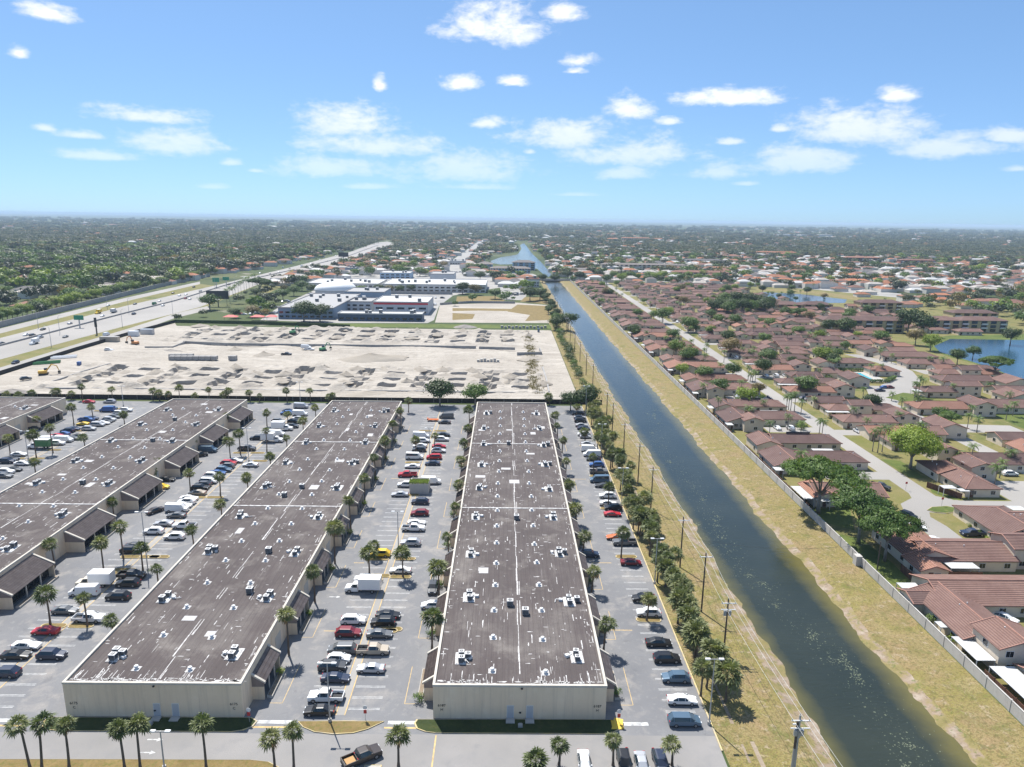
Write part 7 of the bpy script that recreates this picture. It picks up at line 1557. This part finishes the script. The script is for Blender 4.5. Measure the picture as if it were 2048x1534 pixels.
# white shell dome
x, y = G(672, 591); t = thing('dome_hall', 'white shell-roofed dome hall behind the blue-grey hall', 'hall', (x, y, 0)); b = MB(); N, M = 24, 8
for j in range(M + 1):
    e = PI / 2 * j / M
    for i in range(N): a = 2 * PI * i / N; b.v.append((21 * math.cos(a) * math.cos(e), 16 * math.sin(a) * math.cos(e), 6.0 + 8.5 * math.sin(e) * (1 + .12 * math.cos(a))))
for j in range(M):
    for i in range(N): a = j * N + i; c = j * N + (i + 1) % N; b.f.append((a, c, c + N, a + N)); b.mi.append(0)
put('shell_roof', b.mesh('shell_roof', ['dome_white'], True), t); b = MB(); b.tube([(0, 0, 0), (0, 0, 6.1)], 15, 20); o = put('wall', b.mesh('wall', ['wall_lightgrey']), t); o.scale = (1.35, 1.0, 1)
for k, (pa, pb) in enumerate(((448, 477), (502, 530), (533, 555))):
    x0, y0 = G(pa, 641); x1 = G(pb, 641)[0]; t = thing('shade_canopy', f'red fabric shade canopy, {nth(k)} from the left behind the site fence', 'canopy', ((x0 + x1) / 2, y0, 0), 0, 'red shade canopies'); w = (x1 - x0) / 2
    b = MB(); b.face([(-w, -3, 3.0), (w, -3, 3.0), (w * .3, 0, 4.4), (-w * .3, 0, 4.4)]); b.face([(w, 3, 3.0), (-w, 3, 3.0), (-w * .3, 0, 4.4), (w * .3, 0, 4.4)]); b.face([(-w, 3, 3.0), (-w, -3, 3.0), (-w * .3, 0, 4.4)]); b.face([(w, -3, 3.0), (w, 3, 3.0), (w * .3, 0, 4.4)]); put('fabric', b.mesh('fabric', ['shade_red']), t)
    for s in (-1, 1): b = MB(); b.cyl(s * w * .9, 0, 0, 3.2, .1, 6); put('post', b.mesh('post', ['metal_grey']), t)
# parked cars of the retail lots and the avenue
rng = random.Random(64); pk = []
for (pa, pb, py, n) in ((470, 600, 628, 14), (520, 640, 616, 12), (560, 640, 604, 9), (860, 875, 610, 3), (770, 900, 597, 8), (690, 900, 548, 14), (700, 860, 540, 12), (1015, 1050, 590, 9), (1020, 1045, 575, 6), (890, 925, 545, 6), (720, 790, 530, 8), (1460, 1500, 566, 7), (1640, 1760, 642, 10), (940, 960, 500, 4)):
    for i in range(n): pk.append((*G(pa + (pb - pa) * (i + rng.uniform(0, .6)) / n, py + rng.uniform(-1.5, 1.5)),))
pk.sort(key=lambda q: q[1])
for k, (x, y) in enumerate(pk): c = rng.choice(('white', 'white', 'silver', 'grey', 'dark grey', 'black', 'dark blue', 'red')); kd = rng.choice(('sedan', 'suv', 'suv', 'minivan')); vehicle(kd, c, x, y, rng.choice((0, PI / 2)) + rng.uniform(-.1, .1), f'{c} {PRETTY[kd]}, {nth(k)} nearest of the cars parked around the far shops', 'cars around the far shops', -.03, detail=False)
# pond, canal bridge
b = MB(); sheet('pond', [Gp([(975, 524), (1000, 515), (1035, 509), (1043, 498), (1040, 490), (1048, 486), (1056, 496), (1066, 509), (1085, 527), (1105, 550), (1094, 555), (1075, 538), (1040, 528), (1000, 529)])], .03, 'canal_water')
t = thing('canal_bridge', 'pale concrete road bridge crossing the canal', 'bridge', (64, 925, 0)); b = MB(); b.box(-45, 45, -6, 6, -.3, .8); put('deck', b.mesh('deck', ['concrete']), t)
for s in (-1, 1): b = MB(); b.box(-45, 45, s * 5.9 - .15, s * 5.9 + .15, .8, 1.9); put('railing', b.mesh('railing', ['wall_concrete']), t)
for xx in (-12, 12): b = MB(); b.box(xx - .6, xx + .6, -5, 5, -1.6, -.3); put('pier', b.mesh('pier', ['concrete']), t)
sheet('bridge_road', [[(-340, 919), (19, 919), (19, 931), (-340, 931)], [(109, 919), (640, 925), (640, 937), (109, 931)]], -.01, 'road_grey')

# individually told-apart trees of the middle distance
MT = [('round0', 420, 620, 1.9, 'big green tree at the left end of the red canopies'), ('round5', 505, 634, 1.3, 'brownish tree between the red canopies'), ('round3', 470, 636, 1.1, 'dark tree behind the left red canopy'), ('round2', 608, 643, 2.2, 'very large grey-green tree in front of the blue-grey hall, left half'), ('round3', 640, 643, 1.9, 'large grey-green tree in front of the blue-grey hall, right half'), ('round1', 566, 600, 1.5, 'round green tree left of the dome'), ('round0', 588, 592, 1.5, 'round green tree nearer the dome'), ('umbrella', 520, 586, 1.6, 'wide flat tree above the highway palms'), ('round3', 512, 594, 1.2, 'dark tree under the wide flat one'), ('round0', 604, 582, 1.6, 'green tree behind the dome, left'), ('round2', 622, 586, 1.3, 'dark tree behind the dome'), ('round0', 725, 592, 1.5, 'bright round tree before the white mall'),
    ('round3', 757, 586, 1.3, 'dark tree in front of the mall, left'), ('round5', 778, 586, 1.2, 'bare brownish tree in front of the mall'), ('round2', 800, 586, 1.2, 'dark tree in front of the mall, middle'), ('round3', 822, 585, 1.2, 'dark tree in front of the mall, right'), ('round2', 925, 588, 1.8, 'large dark tree at the right end of the mall'), ('round5', 950, 590, 1.6, 'brown-green tree at the right end of the mall'), ('round1', 990, 598, 1.5, 'spreading tree by the avenue before the vacant lot'), ('round0', 945, 604, 1.1, 'bright small tree behind the vacant lot'), ('round2', 1060, 602, 1.9, 'large dark tree left of the canal beyond the vacant lot'), ('round3', 1080, 600, 1.7, 'large dark tree nearest the canal beyond the vacant lot'), ('round0', 910, 612, .7, 'small shrub-like tree on the vacant lot edge'), ('round2', 960, 562, 1.8, 'dark tree in the grove before the pale blue block, left'), ('round3', 990, 562, 1.9, 'dark tree in the grove before the pale blue block, middle'), ('round0', 1020, 566, 1.7, 'green tree in the grove before the pale blue block, right'), ('round2', 1085, 565, 1.6, 'dark tree at the left bridge head'), ('round2', 1110, 566, 1.6, 'dark tree at the canal beyond the bridge'), ('round3', 1135, 560, 1.8, 'dark tree right of the bridge'), ('round2', 1160, 562, 1.8, 'dark tree further right of the bridge'), ('round0', 840, 553, 1.8, 'bright tree left of the avenue'), ('round1', 815, 548, 1.5, 'green tree behind the mall stores')]
for k, px, py, s, lab in MT: x, y = G(px, py); tree(k, x, y, s, lab, sz=s * .85)
rng = random.Random(3)
for k in range(46):
    u = k / 45; px = -20 + 450 * u; py = 656 - 105 * u ** .9 + (k % 2) * 3 - 4; x, y = G(px, py); tree(rng.choice(('round4', 'round1', 'round0', 'round4')), x - 2, y + 6, rng.uniform(1.0, 1.4), f'bright green tree, {nth(k)} from the left behind the highway noise wall', 'trees behind the highway noise wall')
for k in range(11):
    x, y = G(455 + k * 5.5 + rng.uniform(-1, 1), 610 - k * 4.2); coco(x, y, 12 + rng.uniform(-1, 1.5), f'tall feather palm beside the highway, {nth(k)} from the left', 1.5)
# houses told apart west of the highway and beyond the estate
FH = []
for (pa, pb, py, rm, lab) in ((22, 78, 588, 'roof_grey', 'wide grey-roofed house with blue walls left of the highway'), (66, 106, 590, 'roof_pale', 'pale-roofed house right of the wide grey one'), (156, 190, 576, 'roof_grey', 'grey-roofed house behind the highway trees, left'), (176, 220, 584, 'roof_pale', 'low pale-roofed house behind the highway trees'), (220, 252, 577, 'roof_grey', 'grey gabled house behind the highway trees, right'), (284, 324, 565, 'roof_pale', 'beige flat-topped house beside the tree line'), (20, 50, 622, 'roof_salmon', 'small red-roofed house at the far left by the highway trees'), (80, 120, 556, 'roof_pale', 'white house glimpsed between trees at the left')):
    x0, y0 = G(pa, py); x1 = G(pb, py)[0]; FH.append(((x0 + x1) / 2, y0, -(x1 - x0))); house('house', lab, [(x0, x1, y0, y0 + 16, 4.2, 'x', 1, 0)], rm, 'wall_paleblue' if 'blue' in lab else 'house_wall', 'houses left of the highway', win=True, ridge=False, detail=False)
HWP = Gp([(-120, 800), (0, 765), (415, 630), (532, 575), (600, 553), (690, 532), (800, 492), (770, 478), (700, 498), (600, 522), (430, 546), (250, 584), (0, 646), (-120, 676)])
def inside_(x, y):
    c = False; j = len(HWP) - 1
    for i in range(len(HWP)):
        (xi, yi), (xj, yj) = HWP[i], HWP[j]
        if (yi > y) != (yj > y) and x < (xj - xi) * (y - yi) / (yj - yi) + xi: c = not c
        j = i
    return c
rng = random.Random(17); lst = []
def band(pa, pb, pc, pd, n, cols, wmin=13, wmax=20):
    for i in range(n):
        u, v = rng.random(), rng.random(); lst.append((*G(pa + (pb - pa) * u, pc + (pd - pc) * v), rng.choice(cols), rng.uniform(wmin, wmax)))
band(455, 600, 514, 540, 26, ('roof_orange', 'roof_orange', 'roof_salmon')); lst = [q for q in lst if True]
band(20, 420, 500, 600, 34, ('roof_pale', 'roof_grey', 'roof_pale', 'roof_orange')); band(0, 600, 470, 500, 30, ('roof_pale', 'roof_pale', 'roof_orange'), 18, 34)
lst = [q for q in lst if not inside_(q[0], q[1])]
band(1380, 1500, 490, 520, 18, ('roof_salmon', 'roof_orange')); band(1060, 1110, 485, 505, 16, ('roof_orange', 'roof_salmon')); band(1720, 1890, 545, 560, 26, ('roof_pale', 'roof_grey', 'roof_pale')); band(1740, 2040, 562, 620, 26, ('roof_orange', 'roof_salmon', 'roof_salmon')); band(1560, 1700, 560, 576, 12, ('roof_salmon', 'roof_orange')); band(1660, 2048, 515, 600, 44, ('roof_salmon', 'roof_brown', 'roof_orange', 'roof_pale')); band(1180, 1660, 490, 530, 40, ('roof_brown', 'roof_orange', 'roof_pale', 'roof_grey')); band(1960, 2048, 545, 560, 10, ('roof_salmon',)); band(800, 1010, 482, 512, 26, ('roof_orange', 'roof_pale', 'roof_salmon')); band(1500, 1560, 545, 560, 6, ('roof_grey',)); band(1110, 1200, 500, 525, 10, ('roof_salmon', 'roof_pale'))
lst.sort(key=lambda q: q[1])
NKEEP = max(20, 296 - sum(1 for o in bpy.data.objects if o.name.split('.')[0] == 'house' and o.type == 'EMPTY'))
for k, (x, y, rm, w) in enumerate(lst[:NKEEP]):
    d = rng.uniform(9, 13); house('house', f'distant {rm[5:].replace("salmon", "red").replace("pale", "white")}-roofed house, {nth(k)} nearest beyond the estate and highway', [(x - w / 2, x + w / 2, y, y + d, rng.choice((3.2, 3.4, 6.0)), 'x', 1, 1)], rm, 'house_wall_pale', 'distant houses', win=False, ridge=False, detail=False)

# ------------------------------------------------------------------ far woods and suburbs: one mass, past counting
def lowtree(seed, lobes, n, leaf, mat):
    t, c = tree_meshes(seed, lobes, 2.5, n, leaf, mat, .66, .25, ncl=9)
    return c
def clump(seed, mat):
    rng = random.Random(seed); L = []
    for i in range(6): L.append((rng.uniform(-10, 10), rng.uniform(-10, 10), rng.uniform(4, 6), rng.uniform(4, 5.5), rng.uniform(4, 5.5), rng.uniform(2.6, 3.8)))
    return lowtree(seed, L, 420, 1.15, mat)
def scatter(name, label, proto, pts, smin, smax):
    me = bpy.data.meshes.new(name); me.from_pydata([(x, y, -.05) for x, y, s in pts], [], [])
    at = me.attributes.new('size', 'FLOAT', 'POINT'); at.data.foreach_set('value', [s for x, y, s in pts])
    o = put(name, me); stuff(tag(o, label, 'trees'))
    po = bpy.data.objects.new('leaf_mass', proto)
    ng = bpy.data.node_groups.new(name, 'GeometryNodeTree'); ng.interface.new_socket('Geometry', in_out='INPUT', socket_type='NodeSocketGeometry'); ng.interface.new_socket('Geometry', in_out='OUTPUT', socket_type='NodeSocketGeometry')
    N = ng.nodes; a = N.new('NodeGroupInput'); z = N.new('NodeGroupOutput'); i_ = N.new('GeometryNodeInstanceOnPoints'); oi = N.new('GeometryNodeObjectInfo'); oi.inputs['Object'].default_value = po
    rv = N.new('FunctionNodeRandomValue'); rv.data_type = 'FLOAT_VECTOR'; rv.inputs[0].default_value = (0, 0, 0); rv.inputs[1].default_value = (0, 0, 6.283)
    na = N.new('GeometryNodeInputNamedAttribute'); na.data_type = 'FLOAT'; na.inputs['Name'].default_value = 'size'
    l = ng.links.new; l(a.outputs[0], i_.inputs['Points']); l(oi.outputs['Geometry'], i_.inputs['Instance']); l(rv.outputs[0], i_.inputs['Rotation']); l(na.outputs[0], i_.inputs['Scale']); l(i_.outputs[0], z.inputs[0])
    o.modifiers.new('scatter', 'NODES').node_group = ng
    return o
def inside(x, y, poly):
    c = False; j = len(poly) - 1
    for i in range(len(poly)):
        (xi, yi), (xj, yj) = poly[i], poly[j]
        if (yi > y) != (yj > y) and x < (xj - xi) * (y - yi) / (yj - yi) + xi: c = not c
        j = i
    return c
KEEP = [Gp(q) for q in ([(-120, 800), (0, 750), (415, 625), (532, 568), (600, 548), (690, 528), (800, 490), (770, 480), (700, 502), (600, 527), (430, 551), (250, 590), (0, 652), (-120, 682)], [(1085, 560), (1112, 560), (1060, 488), (1036, 488), (1030, 505), (965, 526), (960, 536), (1080, 556)],
    [(545, 646), (560, 590), (640, 562), (760, 552), (985, 555), (1010, 580), (1005, 606), (1100, 606), (1104, 660), (700, 660)], [(1515, 578), (1700, 578), (1860, 592), (1860, 602), (1700, 612), (1530, 612)], [(880, 555), (905, 518), (960, 478), (978, 478), (930, 530), (930, 556)])] + [[(80, 60), (150, 60), (300, 240), (420, 460), (400, 640), (330, 860), (84, 905)]]
POND = Gp([(950, 540), (965, 514), (1030, 504), (1030, 482), (1060, 482), (1075, 505), (1095, 527), (1116, 556), (1090, 560)])
LAKEP = Gp([(1850, 690), (1900, 716), (2010, 752), (2100, 800), (2500, 760), (2500, 650), (1862, 672)])
HOUSE_XY = [(x, y, w) for x, y, rm, w in lst] + FH
cell = {}
for x, y, w in HOUSE_XY: cell.setdefault((int(x // 30), int(y // 30)), []).append((x, y, w))
def clear(x, y):
    for i in (-1, 0, 1):
        for j in (-1, 0, 1, 2, 3, 4):
            for (hx, hy, w) in cell.get((int(x // 30) + i, int(y // 30) + j), ()):
                if abs(x - hx) < abs(w) / 2 + 4 and (-9 if w > 0 else -120) < y - hy < 17 and (w > 0 or y - hy > -22 or rng.random() < .75): return False
    return True
def ok(x, y):
    if any(inside(x, y, q) for q in KEEP) or inside(x, y, LAKEP): return False
    if -240 < x < 45 and y < 545 or (28 < x < 86 and y < 945): return False
    if x > -30 and inside(x, y, POND): return False
    if abs(y - 926) < 12: return False
    return clear(x, y)
def wts(X, Y, left):   # stands of one kind: fresh by the highway, brown and dark patches beyond
    a = .5 + .5 * math.sin(X * .011 + 2 * math.sin(Y * .006)); c = .5 + .5 * math.sin(Y * .013 + 1.7 * math.sin(X * .008 + 1))
    if left: return (2, 2, .3 + 3.5 * a * min(1, Y / 900), 5 * (1 - a) * max(.1, 1.6 - Y / 700), 2.2 * c * a * min(1, Y / 800))
    return (3, 2, 1 + 4 * a, 1.2 * (1 - a), .6 + 1.6 * c)
rng = random.Random(2024); mid = [[], [], [], [], []]
def add(x, y, s, w): mid[rng.choices(range(5), w)[0]].append((x, y, s))
y = 470.0
while y < 1700:
    half = .80 * y; step = 9.2 + (y - 470) * .0028
    x = -half
    while x < half:
        X, Y = x + rng.uniform(-3, 3), y + rng.uniform(-3, 3)
        left = X < -380
        dens = (.74 if Y > 640 else .66) if left else (.30 if X < 45 else .40)
        # gardens and small clearings
        dens *= .55 + .9 * (.5 + .5 * math.sin(X * .021 + 1.3 * math.sin(Y * .013)) * math.cos(Y * .017 + X * .006))
        if rng.random() < dens and ok(X, Y): add(X, Y, rng.choice((.7, 1.0, 1.2, 1.5, 1.8, 2.2)) * rng.uniform(.85, 1.1) * (1.0 if left else .75), wts(X, Y, left))
        x += step
    y += step * .95
for k, (mat, nm) in enumerate((('leaf_far', 'mid green'), ('leaf_mid', 'fresh green'), ('leaf_far_dark', 'dark green'), ('leaf_lime', 'yellow-green'), ('leaf_dry', 'brownish'))):
    scatter('suburban_trees', f'mass of {nm} trees spread over the suburbs in the middle distance', lowtree(300 + k, lobes_round(320 + k, 4.4, 3.8, 4.9, 5), 330, .72, mat), mid[k], .8, 1.3)
far = [[], [], []]
for k in range(15000):
    Y = 1 / rng.uniform(1 / 9500, 1 / 1650); X = rng.uniform(-.80, .80) * Y
    d = .62 + .5 * math.sin(X * .0041 + 2 * math.sin(Y * .0023)) * math.sin(Y * .0037 + X * .0019)
    if rng.random() < d and ok(X, Y): far[rng.choices((0, 1, 2), (4, 4, .8))[0]].append((X, Y, rng.uniform(.8, 1.25) * (1 + (Y - 1650) / 4200)))
for k, (mat, nm) in enumerate((('leaf_far', 'green'), ('leaf_far_dark', 'dark'), ('leaf_dry', 'brownish'))): scatter('distant_woods', f'distant {nm} woods stretching to the horizon', clump(500 + k, mat), far[k], 1, 1)
# distant roofs
b = MB(); cols = ['roof_white', 'roof_orange', 'roof_salmon', 'roof_pale', 'house_wall_pale', 'roof_grey']
def hut(x, y, w, d, h, m_, z0=-.05):
    b.box(x - w / 2, x + w / 2, y, y + d, z0, h, 4, 'tb'); hr = h + d * .2; q = d * .45
    A, B, C, D = (x - w / 2, y, h), (x + w / 2, y, h), (x + w / 2, y + d, h), (x - w / 2, y + d, h); E, F_ = (x - w / 2 + q, y + d / 2, hr), (x + w / 2 - q, y + d / 2, hr)
    b.face([A, B, F_, E], m_); b.face([C, D, E, F_], m_); b.face([D, A, E], m_); b.face([B, C, F_], m_)
RI = {'roof_pale': 3, 'roof_orange': 1, 'roof_salmon': 2, 'roof_grey': 5, 'roof_brown': 2}
for (x, y, rm, w) in lst[NKEEP:]: hut(x, y, w, rng.uniform(9, 13), rng.choice((3.2, 3.4, 6.0)), RI[rm])
n = 0
while n < 4200:
    Y = 1 / rng.uniform(1 / 8000, 1 / 800); X = rng.uniform(-.80, .80) * Y
    if (X < -300 and rng.random() < .5) or not ok(X, Y): continue
    s = 1 + max(0, Y - 2500) / 4000; hut(X, Y, rng.uniform(12, 22) * s, rng.uniform(9, 13) * s, rng.choice((3.2, 3.6, 6.2)) * (1 + .3 * (s - 1)), rng.choices((0, 1, 2, 3, 5), (2, 3, 3, 3, 1.2))[0]); n += 1
for (pa, pb, py, h) in ((750, 860, 446, 14), (870, 960, 448, 12), (700, 760, 449, 12), (390, 470, 434, 14), (480, 560, 440, 12), (1140, 1180, 453, 12), (150, 200, 449, 10), (245, 280, 452, 10), (1380, 1440, 456, 8), (1210, 1260, 450, 10), (980, 1010, 452, 12), (280, 330, 458, 10), (1560, 1640, 472, 10), (1820, 1900, 468, 8)):
    x0, y0 = G(pa, py); x1 = G(pb, py)[0]; b.box(x0, x1, y0, y0 + (x1 - x0) * .35, -.05, h, 0, 'b')
stuff(tag(put('distant_roofs', b.mesh('distant_roofs', cols)), 'countless tiny roofs scattered through the woods towards the horizon', 'buildings'))
b = MB()
for (pa, pb, py, d) in ((1480, 1790, 455, 700), (1790, 1990, 458, 250), (600, 760, 452, 500), (760, 1000, 450, 600), (0, 120, 432, 900), (1330, 1480, 451, 600)):
    x0, y0 = G(pa, py); x1 = G(pb, py)[0]; b.face([(x0, y0, .02), (x1, y0, .02), (x1 * 1.02, y0 + d, .02), (x0 * 1.02, y0 + d, .02)])
struct('distant_fields', b.mesh('distant_fields', ['grass_dry']))

# ------------------------------------------------------------------ haze: a thin even layer of air over everything
mt = bpy.data.materials.new('haze'); mt.use_nodes = True; nt = mt.node_tree; nt.nodes.clear()
pv = nt.nodes.new('ShaderNodeVolumePrincipled'); pv.inputs['Color'].default_value = (0.58, 0.74, 0.95, 1); pv.inputs['Density'].default_value = 7.5e-5; pv.inputs['Anisotropy'].default_value = 0.0
out = nt.nodes.new('ShaderNodeOutputMaterial'); nt.links.new(pv.outputs[0], out.inputs['Volume'])
b = MB(); b.box(-43000, 43000, -400, 47000, -4, 84); me = b.mesh('haze', [mt]); stuff(tag(put('haze', me), 'pale blue haze over the whole plain', 'haze'))
